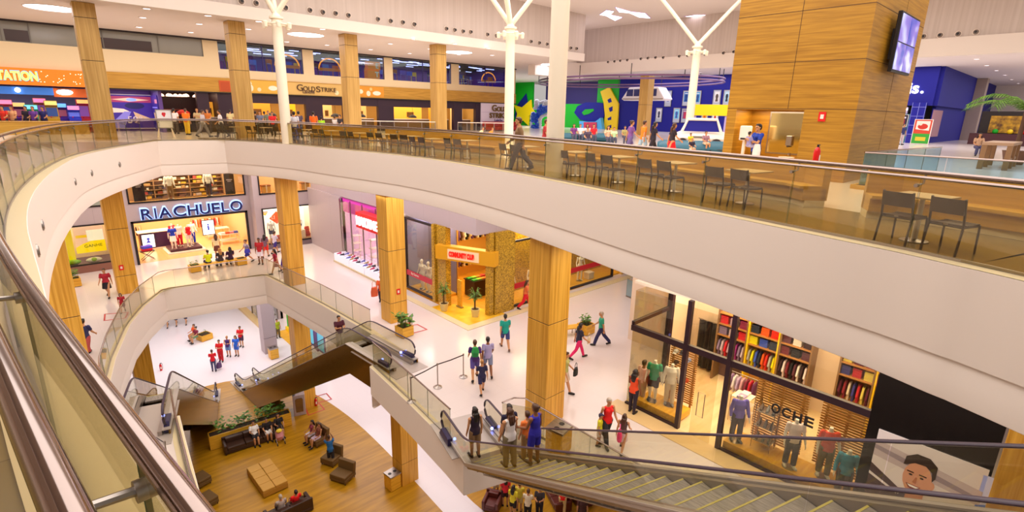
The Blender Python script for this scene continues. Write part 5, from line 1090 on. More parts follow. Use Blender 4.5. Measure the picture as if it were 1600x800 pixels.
# ------------------------------------------------------------------ escalators
M['bronze'] = mat('#8f6c2c', .2, .8, name='bronze_mirror_cladding'); M['deck'] = mat('#b5a9a2', .35, .3, name='escalator_deck'); M['stepm'] = nmat('step_metal', '#6f6660', '#9a9088', (40, 2, 2), .4, 2, 1); M['yel'] = mat('#e8c81a', .5); M['yels'] = mat('#b5a550', .5)
def escalator(label, A, z0, B, z1, w, la, lb, side, low=1.0, dw=.26):
    A, B = Vector(A), Vector(B); L = (B - A).length; u = (B - A) / L; n = Vector((-u.y, u.x)); tn = (z1 - z0) / L
    t = wthing('escalator', label, 'escalator', (A.x, A.y, z0))
    P = lambda s, k, z: Vector((A.x + u.x * s + n.x * k, A.y + u.y * s + n.y * k, z)); nz = lambda s: z0 if s < 0 else (z1 if s > L else z0 + s * tn)
    hw = w / 2
    for k in (-1, 1):
        q = [P(s, k * (hw + dw - .02), nz(s) + .16) for s in (-la, 0, L, L + lb)]; lo = [P(L + lb, k * (hw + dw - .02), z1 - low * .8), P(L + .2, k * (hw + dw - .02), z1 - low * .8), P(.6, k * (hw + dw - .02), z0 - (.02 if z0 < 1 else low * .7) + .0), P(-la, k * (hw + dw - .02), z0 - (.0 if z0 < 1 else low * .7))]
        if z0 < 1: lo[2] = P(low * 1.6, k * (hw + dw - .02), z0 + .02); lo[3] = P(-la, k * (hw + dw - .02), z0 + .02)
        if low < .2: lo = [P(s, k * (hw + dw - .02), nz(s) + .07) for s in (L + lb, L, 0, -la)]
        MB().plate(q + lo, n.to_3d() * (-k * .05)).build('side_cladding', side, t)
        q = [P(s, k * (hw + .02), nz(s) + .17) for s in (-la, 0, L, L + lb)] ; q2 = [P(s, k * (hw + dw), nz(s) + .17) for s in (L + lb, L, 0, -la)]
        b = MB()
        for i in range(3): b.plate([q[i], q[i + 1], q2[2 - i], q2[3 - i]], (0, 0, .035))
        b.build('deck', 'deck', t)
        b = MB(); b.plate([P(s, k * (hw - .11), nz(s) + .17) for s in (-la, 0, L, L + lb)] + [P(s, k * (hw - .11), nz(s) - .05) for s in (L + lb, L, 0, -la)], n.to_3d() * (k * .12)); b.build('skirt_panel', 'steel', t)
        ss = [-la + .35] + [i * L / 6 for i in range(7)] + [L + lb - .35]
        for i in range(len(ss) - 1):
            a, c = ss[i] + .006, ss[i + 1] - .006
            MB().plate([P(a, k * (hw + .1), nz(a) + .2), P(c, k * (hw + .1), nz(c) + .2), P(c, k * (hw + .1), nz(c) + .93), P(a, k * (hw + .1), nz(a) + .93)], n.to_3d() * .012).build('glass_panel', 'glass', t)
        e0, e1 = -la + .35, L + lb - .35
        arc0 = [(e0 - .36 * math.sin(a), .6 + -.36 * math.cos(a)) for a in [i * math.pi / 8 for i in range(9)]]
        arc1 = [(e1 + .36 * math.sin(a), .6 + .36 * math.cos(a)) for a in [i * math.pi / 8 for i in range(9)]]
        path = [P(s, k * (hw + .106), z0 + h) for s, h in arc0]
        for s in (-.55, -.25, 0, .25, .6, L * .25, L * .5, L * .75, L - .6, L - .25, L, L + .25, L + .55):
            sm = nz(s)
            if abs(s) < .5: sm = z0 + max(0, s + .5) ** 2 / 2 * tn
            if abs(s - L) < .5: sm = z1 - max(0, L + .5 - s) ** 2 / 2 * tn
            path.append(P(s, k * (hw + .106), sm + .96))
        path += [P(s, k * (hw + .106), z1 + h) for s, h in arc1]
        MB().tube(path, [(.04, .022)] * len(path), 10, up=(0, 0, 1)).build('handrail', 'rubber', t, True)
        for e, z, sg in ((e0, z0, -1), (e1, z1, 1)):
            pts = [(e, .2), (e, .93)] + [(e + sg * .34 * math.sin(a), .6 + .33 * math.cos(a)) for a in [i * math.pi / 8 for i in range(1, 8)]] + [(e, .27)]
            MB().plate([P(s, k * (hw + .1), z + h) for s, h in pts], n.to_3d() * .012).build('newel_glass', 'glass', t)
            c = MB(); c.plate([P(e + sg * .3, k * (hw + .05), z + .06), P(e - sg * .5, k * (hw + .05), z + .06), P(e - sg * .5, k * (hw + .05), z + .3), P(e + sg * .1, k * (hw + .05), z + .34)], n.to_3d() * (k * .16)); c.build('newel_base', mat('#2a2050', .4), t)
            MB().plate([P(e - sg * .55, k * (hw - .004), z + .0), P(e - sg * 1.0, k * (hw - .004), z + .0), P(e - sg * 1.0, k * (hw - .004), z + .14), P(e - sg * .55, k * (hw - .004), z + .14)], n.to_3d() * (k * .01)).build('warning_strip', 'yel', t)
            lt = P(e - sg * .5, k * (hw - .02), z + .26); MB().sph(lt, .05, 10, 6).build('comb_light', mat('#7a8cff', .4, emit=6), t)
    for s0, s1, z in ((-la - .6, -.55, z0), (L + .55, L + lb + .6, z1)): MB().plate([P(s0, -hw - .3, z + .018), P(s1, -hw - .3, z + .018), P(s1, hw + .3, z + .018), P(s0, hw + .3, z + .018)], (0, 0, -.03)).build('landing_plate', 'deck', t)
    sp = .4 / math.hypot(1, 0); N = int(L / sp)
    for i in range(N):
        s = (i + .5) * L / N; zz = nz(s) + .02; hh = tn * L / N
        b = MB(); hs = hw - .12; c = [P(s - L / N * .5, -hs, 0), P(s + L / N * .5, -hs, 0), P(s + L / N * .5, hs, 0), P(s - L / N * .5, hs, 0)]
        b.plate([Vector((p.x, p.y, zz - .06)) for p in c], (0, 0, .06)); hr = hs - .15; b.plate([P(s - L / N * .5, -hr, zz - hh), P(s - L / N * .5 + .03, -hr, zz - hh), P(s - L / N * .5 + .03, hr, zz - hh), P(s - L / N * .5, hr, zz - hh)], (0, 0, hh - .05)); o = [P(s - L / N * .5, -hs, zz + .001), P(s - L / N * .5 + .03, -hs, zz + .001), P(s - L / N * .5 + .03, hs, zz + .001), P(s - L / N * .5, hs, zz + .001)]
        b.plate(o, (0, 0, .003), 1); b.build('step', ['stepm', 'yels'], t)
    if low < .2: b = MB().plate([P(.2, -hw * .4, z0 - .26), P(L + .2, -hw * .4, z1 - .28), P(L + .2, hw * .8, z1 - .28), P(.2, hw * .8, z0 - .26)], (0, 0, .03))
    else: b = MB().plate([P(-la * .5, -hw - .2, z0 - (.0 if z0 < 1 else low * .65)), P(L + .2, -hw - .2, z1 - low * .78), P(L + .2, hw + .2, z1 - low * .78), P(-la * .5, hw + .2, z0 - (.0 if z0 < 1 else low * .65))], (0, 0, .04))
    b; b.build('underside', side, t)
    return lambda s, k: P(s, k, nz(s) + (.02 if 0 < s < L else .02) + (L / N * tn * .5 if 0 < s < L else 0))
E1 = escalator('long escalator in the right foreground carrying people between the middle and upper floors', (8.81, 10.38), LV[2], (8.81 - .2588 * 14.43, 10.38 - .9659 * 14.43), LV[3], 1.34, 2.0, 2.4, 'deck', -.1, .12)
E2 = escalator('escalator climbing from the lowest floor to the middle floor landing beside the shoe shop column', (8.75, 34.9), .012, (9.75, 20.6), LV[2], .95, 1.7, 3.4, 'bronze', 1.5)
E3_ = escalator('escalator going down away from the near left middle floor landing, right behind the handrail', (5.75, 34.6), .012, (2.0, 21.0), LV[2], .95, 1.7, 2.8, 'bronze', 1.5)
# ------------------------------------------------------------------ street furniture on the middle floor
def put(px, py, lv, dz=0): p = G(px, py, lv); return (p.x, p.y, p.z + dz)
def barrier(label, pts, z, group=None):
    t = wthing('queue_barrier', label, 'barrier', (pts[0][0], pts[0][1], z), group)
    for x, y in pts:
        b = MB(); b.lathe((x, y, z), [(.17, 0), (.17, .02), (.06, .05), (.025, .08), (.022, .92), (.035, .93), (.035, 1.0), (.02, 1.02)], 14); b.build('post', 'steel', t, True)
    for (x, y), (x2, y2) in zip(pts, pts[1:]):
        a, c = Vector((x, y, z + .96)), Vector((x2, y2, z + .96)); m = (a + c) / 2 - Vector((0, 0, .02)); MB().tube([a, m, c], [(.004, .028)] * 3, 6).build('belt', 'dark', t)
    return t
barrier('steel belt barrier of three posts between the two middle floor escalators', [put(643, 628, 2)[:2], put(684, 605, 2)[:2], put(724, 589, 2)[:2]], LV[2])
barrier('steel belt barrier beside the near left escalator landing', [put(265, 737, 2)[:2], put(212, 700, 2)[:2]], LV[2])
planter('square timber planter with bushy plant beside the up escalator landing column', put(632, 524, 2), .1, n=30, h=.7)
planter('square timber planter at the end of the bench right of the tall column', put(915, 520, 2), .0, n=24, h=.45)
planter('square timber planter at the left end of the bench facing the blue lettered shop', put(305, 424, 2), .05, sz=(.6, .6, .45), n=16, h=.3)
planter('square timber planter at the right end of the bench facing the blue lettered shop', put(377, 413, 2), .05, sz=(.6, .6, .45), n=6, h=.12)
planter('square timber planter with spiky plant beside the leftmost wooden column', put(117, 447, 2), .05, sz=(.6, .6, .5), n=14, h=.6)
def plankbench(label, p0, p1, w=.45, h=.43):
    a, b = Vector(p0), Vector(p1); t = wthing('bench', label, 'bench', tuple((a + b) / 2)); d = (b - a).normalized(); n = Vector((-d.y, d.x, 0))
    for k in range(3): MB().plate([a + n * (w * (k - 1.5) / 3 + .01) + Vector((0, 0, h - .06)), b + n * (w * (k - 1.5) / 3 + .01) + Vector((0, 0, h - .06)), b + n * (w * (k - .5) / 3 - .01) + Vector((0, 0, h - .06)), a + n * (w * (k - .5) / 3 - .01) + Vector((0, 0, h - .06))], (0, 0, .06)).build('slat', 'woodY', t)
    for q in (.12, .88):
        c = a.lerp(b, q)
        for s in (-1, 1): MB().cyl(c + n * s * w * .36, c + n * s * w * .36 + Vector((0, 0, h - .05)), .022, n=8).build('leg', 'steel', t)
    return t
p = Vector(put(305, 424, 2)); q = Vector(put(377, 413, 2)); plankbench('slim timber bench with three people facing the blue lettered shop', p.lerp(q, .1), p.lerp(q, .9)); BEN = (p, q)
p = Vector(put(915, 520, 2)); plankbench('slim timber bench between the tall column and the square planter', p + Vector((-.3, .15, 0)), p + Vector((-2.6, 1.1, 0)))
def tape(label, lv, pts, col='#c03a3a'):
    z = LV[lv] + (.014 if lv == 1 else .003); t = thing('floor_marking', label, 'floor marking', (pts[0][0], pts[0][1], z)); P = [Vector((x - pts[0][0], y - pts[0][1])) for x, y in pts]; b = MB(); b.ribbon(P, [(-.035, 0), (-.035, .003), (.035, .003), (.035, 0)], closed=True); b.build('tape', mat(col, .5), t); return t
def sq(px, lv): return [put(x, y, lv)[:2] for x, y in px]
tape('red taped square on the floor by the extinguisher beside the up escalator landing', 2, sq(((640, 522), (667, 515), (652, 507), (632, 511)), 2))
tape('red taped square on the floor left of the curved glass balustrade', 2, sq(((163, 501), (196, 497), (200, 488), (164, 491)), 2))
tape('red taped square on the lowest floor, nearer the bin', 1, sq(((482, 649), (507, 640), (499, 631), (477, 637)), 1)); tape('red taped square on the lowest floor, beyond the bin', 1, sq(((496, 630), (518, 624), (510, 615), (490, 621)), 1))
def extinguisher(label, pos, hose=1):
    t = thing('fire_extinguisher', label, 'fire extinguisher', pos); MB().lathe((0, 0, 0), [(.07, 0), (.08, .02), (.08, .42), (.05, .49), (.025, .52)], 16).build('cylinder', 'ext', t, True)
    b = MB(); b.cyl((0, 0, .52), (0, 0, .57), .025, n=10); b.box((-.02, -.02, .56), (.1, .02, .585)); b.build('valve', 'black', t); MB().tube([(.03, 0, .56), (.13, 0, .5), (.12, 0, .28), (.1, 0, .1)], .012, 6).build('hose', 'black', t, True); MB().box((-.04, -.083, .15), (.04, -.079, .32)).build('label_plate', 'white', t); return t
extinguisher('red fire extinguisher at the foot of the timber column by the up escalator', put(641, 511, 2)); extinguisher('red fire extinguisher on the lowest floor by the bin under the up escalator', put(494, 634, 1, .013)); extinguisher('red fire extinguisher on the pale lowest floor at far left', put(252, 579, 1))
def callpoint(label, p, nrm):
    X = Vector((-nrm[1], nrm[0], 0)); t = wthing('alarm_plate', label, 'sign', tuple(p)); N_ = Vector(nrm + (0,)); P = Vector(p)
    for nm, s, d, m in (('plate', .13, .015, 'red'), ('symbol', .06, .022, 'white')): MB().plate([P + X * s * .8 * i + Vector((0, 0, s * 1.1 * j)) for i, j in ((-1, -1), (1, -1), (1, 1), (-1, 1))], N_ * d).build(nm, m, t)
callpoint('small red fire plate on the timber column left of the blue lettered shop', (2.8, 34.715, Z2 + 1.55), (0, -1)); callpoint('small red fire plate on the timber column by the shoe shop', (12.4, 21.62, Z2 + 1.6), (0, -1)); callpoint('small red fire plate on the big timber box wall', (18.49, 5.9, 18.6), (-1, 0))
# litter bin boxes
def binbox(label, pos, rz=0):
    t = thing('litter_bin', label, 'bin', pos, rz); MB().box((-.3, -.3, .04), (.3, .3, .8)).build('body', 'woodY', t, bevel=.01); MB().box((-.32, -.32, .8), (.32, .32, .88)).build('top', 'steel', t, bevel=.008)
    for s in (-.15, .15): MB().cyl((s, 0, .87), (s, 0, .886), .09, n=14).build('opening', 'black', t)
    MB().box((-.26, -.26, 0), (.26, .26, .04)).build('foot', 'dark', t); return t
binbox('timber litter bin with twin openings behind the escalator passengers', put(872, 704, 2), .2); binbox('timber litter bin with twin openings beside the grey tiled column on the lowest floor', put(428, 559, 1)); binbox('timber bin behind the column under the white middle floor end', (10.98, 20.45, 0), .1)
t = thing('litter_bin', 'tall steel bin with rounded opening beneath the up escalator', 'bin', (10.02, 30.2, .013), -.3); MB().box((-.35, -.3, 0), (.35, .3, 1.4)).build('body', 'greyw', t, bevel=.02); MB().plate([(-.2 + .06 * (i in (0, 3)) * 0, -.305, z) for i, z in enumerate(())] or [(-.2, -.305, .25), (.2, -.305, .25), (.22, -.305, 1.1), (.15, -.305, 1.2), (-.15, -.305, 1.2), (-.22, -.305, 1.1)], (0, -.02, 0)).build('opening', 'chrome', t)
# corner glass railing right of the menswear shop front (far side opening)
balustrade('low bluish glass balustrade beyond the menswear shop corner', [put(978, 463, 2)[:2], put(1000, 472, 2)[:2], put(1027, 487, 2)[:2]], LV[2], handrail=False, gl='glassb', step=1.5)
# ------------------------------------------------------------------ lowest floor lounge
def sofa(label, a, b, m, depth=.85, back=.75, arms=True, flip=1):
    """a to b along the front edge; the back is to the left of travel times flip"""
    A, B = Vector(a), Vector(b); d = (B - A).normalized(); n = Vector((-d.y, d.x, 0)) * flip; L = (B - A).length; t = wthing('sofa', label, 'sofa', (A.x, A.y, A.z))
    def blk(nm, s0, s1, o0, o1, z0, z1, bv=.04):
        b_ = MB(); c = [A + d * s0 + n * o0, A + d * s1 + n * o0, A + d * s1 + n * o1, A + d * s0 + n * o1]
        if flip < 0: c = c[::-1]
        b_.plate([q + Vector((0, 0, z0)) for q in c], (0, 0, z1 - z0)); return b_.build(nm, m, t, bevel=bv)
    e = .16 if arms else 0
    blk('base', 0, L, .04, depth, .06, .26); k = max(1, round((L - 2 * e) / .8)); w = (L - 2 * e) / k
    for i in range(k): blk('seat_cushion', e + i * w + .005, e + (i + 1) * w - .005, .0, depth - .2, .26, .45); blk('back_cushion', e + i * w + .005, e + (i + 1) * w - .005, depth - .3, depth - .08, .44, back - .02)
    blk('backrest', 0, L, depth - .12, depth, .26, back)
    if arms: blk('armrest', 0, e, .0, depth, .2, .6); blk('armrest', L - e, L, .0, depth, .2, .6)
    for s in (.08, L - .08):
        for o in (.1, depth - .1): q = A + d * s + n * o; MB().cyl(q, q + Vector((0, 0, .07)), .03, n=8).build('foot', 'dark', t)
    return t
zf = .013
sa, sb = Vector(put(352, 714, 1, zf)), Vector(put(443, 684, 1, zf)); sofa('long dark brown leather sofa in front of the planter box, three people on it', sa, sb, 'leather')
sdir = (sb - sa).normalized(); sn = Vector((-sdir.y, sdir.x, 0)); SOFA = (sa, sdir, sn)
pc = (sa + sb) / 2 + sn * 1.3 + sdir * .1; planter('long timber planter box with shrubs behind the dark leather sofa', pc, math.atan2(sdir.y, sdir.x), sz=((sb - sa).length + 1.3, .6, .85), n=60, h=.75)
def armless(label, pos, deg, m='taupe', w=.85):
    t = thing('lounge_chair', label, 'chair', pos, R(deg - 90)); MB().box((-w / 2, -.42, .1), (w / 2, .42, .28)).build('base', m, t, bevel=.02); MB().box((-w / 2 + .01, -.22, .28), (w / 2 - .01, .43, .44)).build('seat_cushion', m, t, bevel=.04)
    MB().plate([(-w / 2, -.42, .28), (w / 2, -.42, .28), (w / 2, -.5, .86), (-w / 2, -.5, .86)], (0, .2, 0)).build('backrest', m, t, bevel=.03)
    for sx in (-1, 1):
        for y in (-.36, .36): MB().cyl((sx * (w / 2 - .06), y, 0), (sx * (w / 2 - .06), y, .11), .025, n=8).build('leg', 'dark', t)
    return t
armless('taupe lounge chair with two women on it near the pale aisle', put(496, 690, 1, zf), 190, w=1.15); armless('taupe lounge chair with a man in blue leaning over its back', put(519, 722, 1, zf), 205); armless('empty taupe lounge chair nearest the pale aisle', put(536, 748, 1, zf), 205, w=1.0)
armless('taupe lounge chair by the left edge, farther one', put(312, 757, 1, zf), 15); armless('taupe lounge chair by the left edge, nearer one', put(322, 789, 1, zf), 15)
c = [Vector(put(*q, 1, zf)) for q in ((437, 757), (411, 770))]
oc = Vector(put(418, 752, 1, zf)); ov = (Vector(put(437, 779, 1, zf)) - Vector(put(405, 735, 1, zf))).normalized()
t = thing('ottoman', 'large tan leather ottoman of eight square pads in front of the dark sofa', 'ottoman', (oc.x, oc.y, zf), math.atan2(ov.y, ov.x)); MB().box((-1.2, -.6, .04), (1.2, .6, .3)).build('base', mat('#b8842e', .5), t, bevel=.02); MB().box((-1.1, -.5, 0), (1.1, .5, .05)).build('plinth', 'dark', t)
for i in range(4):
    for j in range(2): MB().box((-1.2 + i * .6 + .006, -.6 + j * .6 + .006, .3), (-1.2 + (i + 1) * .6 - .006, -.6 + (j + 1) * .6 - .006, .42)).build('pad', mat('#c8963c', .5), t, bevel=.03)
SB_ = (Vector(put(480, 783, 1, zf)), Vector(put(412, 815, 1, zf)))
sofa('dark brown leather sofa at the bottom edge seen from behind, man in red on it', SB_[0], SB_[1], 'leather', flip=1)
sofa('oxblood sofa under the escalator beside the group of shoppers', put(868, 806, 1, zf), put(850, 772, 1, zf), 'leatherR', flip=-1); sofa('oxblood sofa under the escalator with a person in red bending over it', put(905, 800, 1, zf), put(882, 772, 1, zf), 'leatherR', flip=-1)
sofa('oxblood armchair at the bottom edge left of the group of shoppers', put(752, 800, 1, zf), put(778, 806, 1, zf), 'leatherR'); sofa('oxblood sofa half hidden under the escalator landing', put(700, 727, 1, zf), put(722, 722, 1, zf), 'leatherR')
planter('timber planter seat on the pale lowest floor with two people on its edge', put(320, 530, 1), .3, sz=(.9, .9, .5), n=10, h=.3)
# lowest floor shopfronts
room('lowshops', 14.6, 36.5, 0, 20, 46.6, 5.6, mat('#e8d8d0', .6), 'floor1', 'white', 'x'); struct('wall_right', MB().box((14.4, 36.3, 4.2), (14.8, 58, 6.5)).box((14.4, 43.9, 0), (14.6, 44.3, 4.2)).box((14.4, 46.6, 0), (14.8, 47, 6.5)), 'greyw')
struct('wall_right', MB().box((13.6, 47, 0), (13.9, 60, 6.4)), 'white'); o = struct('window_16', MB().box((12.9, 44.3, .4), (12.93, 49, 4.2)), 'glass'); fr = MB()
for y in (44.3, 45.9, 47.5, 49): fr.box((12.86, y - .04, 0), (12.97, y + .04, 4.25))
fr.build('window_frame', 'steel', o); struct('trim_11', MB().box((12.4, 43.6, 0), (12.95, 60, .25)), mat('#d8b880', .5))
rr = random.Random(11)
for k in range(16):
    p_ = (13.3, 44.6 + (k % 8) * .55, .27 + .0 if k < 8 else 1.4); t = thing('display_figure', 'grey wrapped display piece behind the lowest floor window, %s row' % ('lower' if k < 8 else 'upper'), 'display', p_, 0, 'grey display pieces in the lowest floor window'); MB().lathe((0, 0, 0), [(.16, 0), (.2, .1), (.12, .5), (.17, .8), (.06, 1.0)], 10).build('body', mat(['#a8a0a8', '#6a6470', '#d8d0d8'][k % 3], .4), t, True); MB().cyl((0, 0, -.02), (0, 0, 0), .18, n=10).build('foot', 'dark', t)
t = wthing('wall_shelf', 'steel shelf for the upper row of the lowest floor window', 'shelf', (13.3, 46.6, 1.35)); MB().box((13.05, 44.35, 1.34), (13.55, 48.9, 1.38)).build('board', 'steel', t)
for k in range(5): MB().box((13.28, 44.5 + k * 1.1, 0), (13.32, 44.54 + k * 1.1, 1.34)).build('post', 'steel', t)
struct('floor', MB().box((13.2, 39.5, .0), (14.6, 43.9, .02)), 'woodY')
t = wthing('toy_shop_arch', 'green toy shop arch with coloured toys on the lowest floor', 'arch', (14.5, 42.5, 0)); g_ = MB()
for y in (40.2, 42.2, 43.7): g_.tube([(14.35, y, 0), (14.35, y, 3.2), (14.35, y - .5, 3.9)], .2, 10)
g_.build('frame', mat('#28c030', .5), t, True); MB().box((14.4, 40.0, 3.6), (14.7, 43.8, 4.2)).build('fascia', mat('#30c83a', .5), t); MB().box((14.0, 40, .02), (14.72, 43.8, .35)).build('step', 'yellow', t)
for k in range(24):
    p_ = (14.95, 40.3 + (k % 6) * .6, .4 + (k // 6) * .75); c = ['red', 'yellow', 'orange', 'green'][(k * 5 + k // 6) % 4]; t = thing('toy', '%s soft toy in the lowest floor toy shop, %s row' % (c, ['first', 'second', 'third', 'fourth'][k // 6]), 'toy', p_, 0, 'soft toys in the lowest floor toy shop'); q_ = {'red': '#e02a20', 'yellow': '#f0d020', 'orange': '#f08020', 'green': '#30b040'}[c]
    MB().sph((0, 0, .17), (.16, .15, .18), 10, 8).build('body', mat(q_, .8), t, True); MB().sph((0, -.02, .42), (.12, .12, .12), 10, 8).build('head', mat(q_, .8), t, True)
shelf_unit('toy shop shelf wall on the lowest floor', (14.75, 44, .0), (0, -1, 0), 4.0, .4, 3.0, 4, 'yellow', True, 3)
for wi, y0, y1, c in ((17, 38.6, 39.4, '#50c8e8'), (18, 36.6, 38.0, '#58c0e0')):
    o = struct('window_%d' % wi, MB().box((14.45, y0, .3), (14.47, y1, 4.0)), mat(c, .3, emit=.3)); fr = MB(); fr.box((14.4, y0 - .05, 0), (14.5, y0 + .02, 4.1)).box((14.4, y1 - .02, 0), (14.5, y1 + .05, 4.1)).box((14.4, y0, 1.9), (14.5, y1, 1.96)).box((14.4, y0, .2), (14.5, y1, .3)); fr.build('window_frame', mat('#6a4a8a', .4), o)
struct('wall_right', MB().box((14.42, 38.05, 0), (14.6, 38.55, 4.2)).box((14.42, 39.45, 0), (14.6, 39.9, 4.2)), mat('#5a4080', .5))
# ------------------------------------------------------------------ upper storey: timber box with wash niche
Z3 = LV[3]
BX0, BX1, BY0, BY1 = 18.5, 24.5, 5.0, 8.98
b = MB(); b.box((BX0, 8.65, Z3), (BX1, BY1, 27.2)).box((BX0, BY0, Z3), (BX1, 6.45, 27.2)).box((BX0, 6.45, 18.8), (BX1, 8.65, 27.2)).box((19.8, 6.45, Z3), (BX1, 8.65, 18.8)).box((BX0 + .1, 6.45, Z3), (19.8, 8.65, 17.05))
M['woodbox'] = nmat('veneer_box', '#9a6a14', '#bd8a26', (.5, .5, 11), .45, 1.5, 4)
struct('wall_right', b, 'woodbox')
sm = MB()
for z in (18.82, 20.25, 21.75, 23.3, 24.9): sm.box((BX0 - .004, BY0 - .004, z), (BX1, BY1, z + .018))
for y in (6.95,): sm.box((BX0 - .004, y, 18.84), (BX0 + .02, y + .018, 27))
for x in (21.8,): sm.box((x, BY0 - .004, Z3), (x + .018, BY0 + .02, 27))
struct('trim_12', sm, mat('#5a3a14', .6))
t = wthing('wash_counter', 'yellow stone wash counter in the timber niche', 'counter', (19.1, 7.5, 17.05)); MB().box((18.55, 6.47, 17.05), (19.75, 8.63, 17.12)).build('worktop', nmat('yellow_granite', '#c0942c', '#e6c25a', (1, 1, 1), .3, 30, 3), t); MB().box((18.44, 6.47, 16.95), (18.59, 8.63, 17.12)).build('front_edge', 'woodY', t)
t = thing('wash_basin', 'round white basin on the yellow stone counter', 'basin', (19.0, 6.95, 17.121)); MB().lathe((0, 0, 0), [(.2, 0), (.24, .12), (.25, .14), (.21, .14), (.17, .05), (.0, .04)], 24).build('bowl', 'white', t, True); MB().tube([(.3, 0, 0), (.3, 0, .25), (.15, 0, .27), (.13, 0, .2)], .014, 8).build('tap', 'chrome', t, True)
t = wthing('paper_dispenser', 'white paper dispenser on a white post in the wash niche', 'dispenser', (18.75, 8.35, 17.05)); MB().box((18.7, 8.31, 17.12), (18.8, 8.39, 17.75)).build('post', 'white', t); MB().box((18.6, 8.15, 17.75), (18.85, 8.5, 18.25)).build('case', 'white', t, bevel=.04); MB().box((18.59, 8.22, 17.78), (18.6, 8.43, 17.84)).build('slot', 'dark', t)
t = wthing('mirror', 'wall mirror in the timber wash niche', 'mirror', (19.78, 7.4, 17.5)); MB().box((19.76, 6.55, 17.35), (19.79, 7.95, 18.7)).build('glass', mat('#d8c890', .08, 1), t); MB().box((19.785, 6.5, 17.3), (19.8, 8.0, 18.75)).build('backing', 'steel', t)
t = wthing('soap_dispenser', 'small grey soap dispenser on the niche mirror', 'dispenser', (19.7, 7.2, 17.6)); MB().box((19.64, 7.1, 17.6), (19.76, 7.3, 17.95)).build('case', 'steel', t, bevel=.02); MB().box((19.6, 7.17, 17.56), (19.68, 7.23, 17.6)).build('spout', 'dark', t)
# video wall on the box
t = wthing('video_screen', 'upright black four-panel video screen on the side of the timber box', 'screen', (21.4, 4.9, 20.2))
MB().box((20.2, 4.72, 20.0), (22.5, 4.84, 21.75)).build('case', 'black', t, bevel=.02); MB().box((20.6, 4.84, 20.4), (22.1, 4.985, 21.3)).build('wall_bracket', 'dark', t)
for i, (x0, z0) in enumerate(((20.28, 20.9), (21.38, 20.9), (20.28, 20.08), (21.38, 20.08))):
    MB().box((x0, 4.705, z0), (x0 + 1.05, 4.72, z0 + .78)).build('panel', nmat('screen_picture', '#3a4ab0', '#b8c0f0', (1, 1, 1.6), .3, .9 + i * .3, 1, c3='#7a6ac0'), t).data.materials[0].node_tree
for m_ in bpy.data.materials:
    if m_.name.startswith('screen_picture'):
        b_ = m_.node_tree.nodes['Principled BSDF']; l_ = b_.inputs['Base Color'].links[0].from_socket; m_.node_tree.links.new(l_, b_.inputs['Emission Color']); b_.inputs['Emission Strength'].default_value = .8
p = G(1266, 300, 3); t = thing('extinguisher_stand', 'low black and white stand under the red fire extinguisher by the banquette end', 'stand', (p.x, p.y, Z3), .3); MB().box((-.22, -.22, .62), (.22, .22, .66)).build('top', 'black', t)
for sx in (-.18, .18):
    for sy in (-.18, .18): MB().cyl((sx, sy, 0), (sx, sy, .62), .02, n=8).build('leg', 'dark', t)
MB().box((-.2, -.2, .25), (.2, .2, .28)).build('shelf', 'white', t); extinguisher('red fire extinguisher on the stand at the end of the long banquette', (p.x, p.y, Z3 + .662))
balustrade('glass balustrade round the small opening behind the right-hand chairs, end facing the chairs', [(17.3, -3), (17.33, 4.27)], Z3, 1.02, 1.8, False, gl='glassb'); balustrade('glass balustrade round the small opening behind the right-hand chairs, long far side', [(17.42, 4.3), (24.5, 3.7)], Z3, 1.02, 1.8, False, gl='glassb')
struct('trim_13', MB().box((17.15, -3, Z3), (17.5, 4.3, Z3 + .12)).prism([(17.2, 4.05), (24.5, 3.5), (24.5, 3.9), (17.2, 4.45)], Z3, Z3 + .12), 'woodB')
# foyer furniture at the far right
t = wthing('high_table', 'tall timber-framed counter beside the palm on the right', 'table', (31.5, 2.7, Z3)); MB().box((29.8, 2.2, Z3 + 1.0), (33.3, 3.2, Z3 + 1.12)).build('tabletop', mat('#a88a70', .5), t, bevel=.01)
for x in (29.9, 31.5, 33.1):
    for y in (2.3, 3.1): MB().box((x - .09, y - .09, Z3), (x + .09, y + .09, Z3 + 1.0)).build('leg', mat('#8a6a4a', .5), t)
MB().box((29.9, 2.25, Z3 + .35), (33.1, 2.35, Z3 + .47)).build('stretcher', mat('#8a6a4a', .5), t)
def palmtree(label, pos, h, L, fr=9, seed=1):
    r = random.Random(seed); t = thing('potted_palm', label, 'plant', pos); MB().lathe((0, 0, 0), [(.35, 0), (.5, .6), (.52, .65), (.4, .62)], 16).build('pot', mat('#6a4a38', .6), t, True); MB().tube([(0, 0, .5), (.08, .03, h * .5), (.02, 0, h)], [.13, .09, .11], 10).build('trunk', mat('#5a4030', .9), t, True); f = MB()
    for i in range(fr):
        a = i * 6.283 / fr + r.uniform(-.2, .2); up = r.uniform(.5, 1.0); pts = [Vector((.02 + math.cos(a) * L * s, math.sin(a) * L * s, h + up * L * (s * 1.2 - 1.15 * s * s))) for s in (0, .2, .4, .6, .8, 1)]; f.tube(pts, .018, 5)
        for q in range(22):
            s = q / 22 * 4.99; k = int(s); c = pts[k].lerp(pts[k + 1], s - k); dd = (pts[k + 1] - pts[k]).normalized(); sd = dd.cross(Vector((0, 0, 1))).normalized()
            for sg in (-1, 1): e = c + sd * sg * L * .22 * (1 - .6 * abs(q / 22 - .4)) + dd * L * .1 - Vector((0, 0, L * .1)); w_ = dd * .04; f.add([c - w_, c + w_, e, c + Vector((0, 0, -.008))], [(0, 1, 2), (1, 3, 2), (3, 0, 2)])
    f.build('fronds', 'leaf', t); return t
palmtree('tall potted palm at the right edge beside the timber counter', (35.0, 2.45, Z3), 2.6, 2.3, 9, 3)
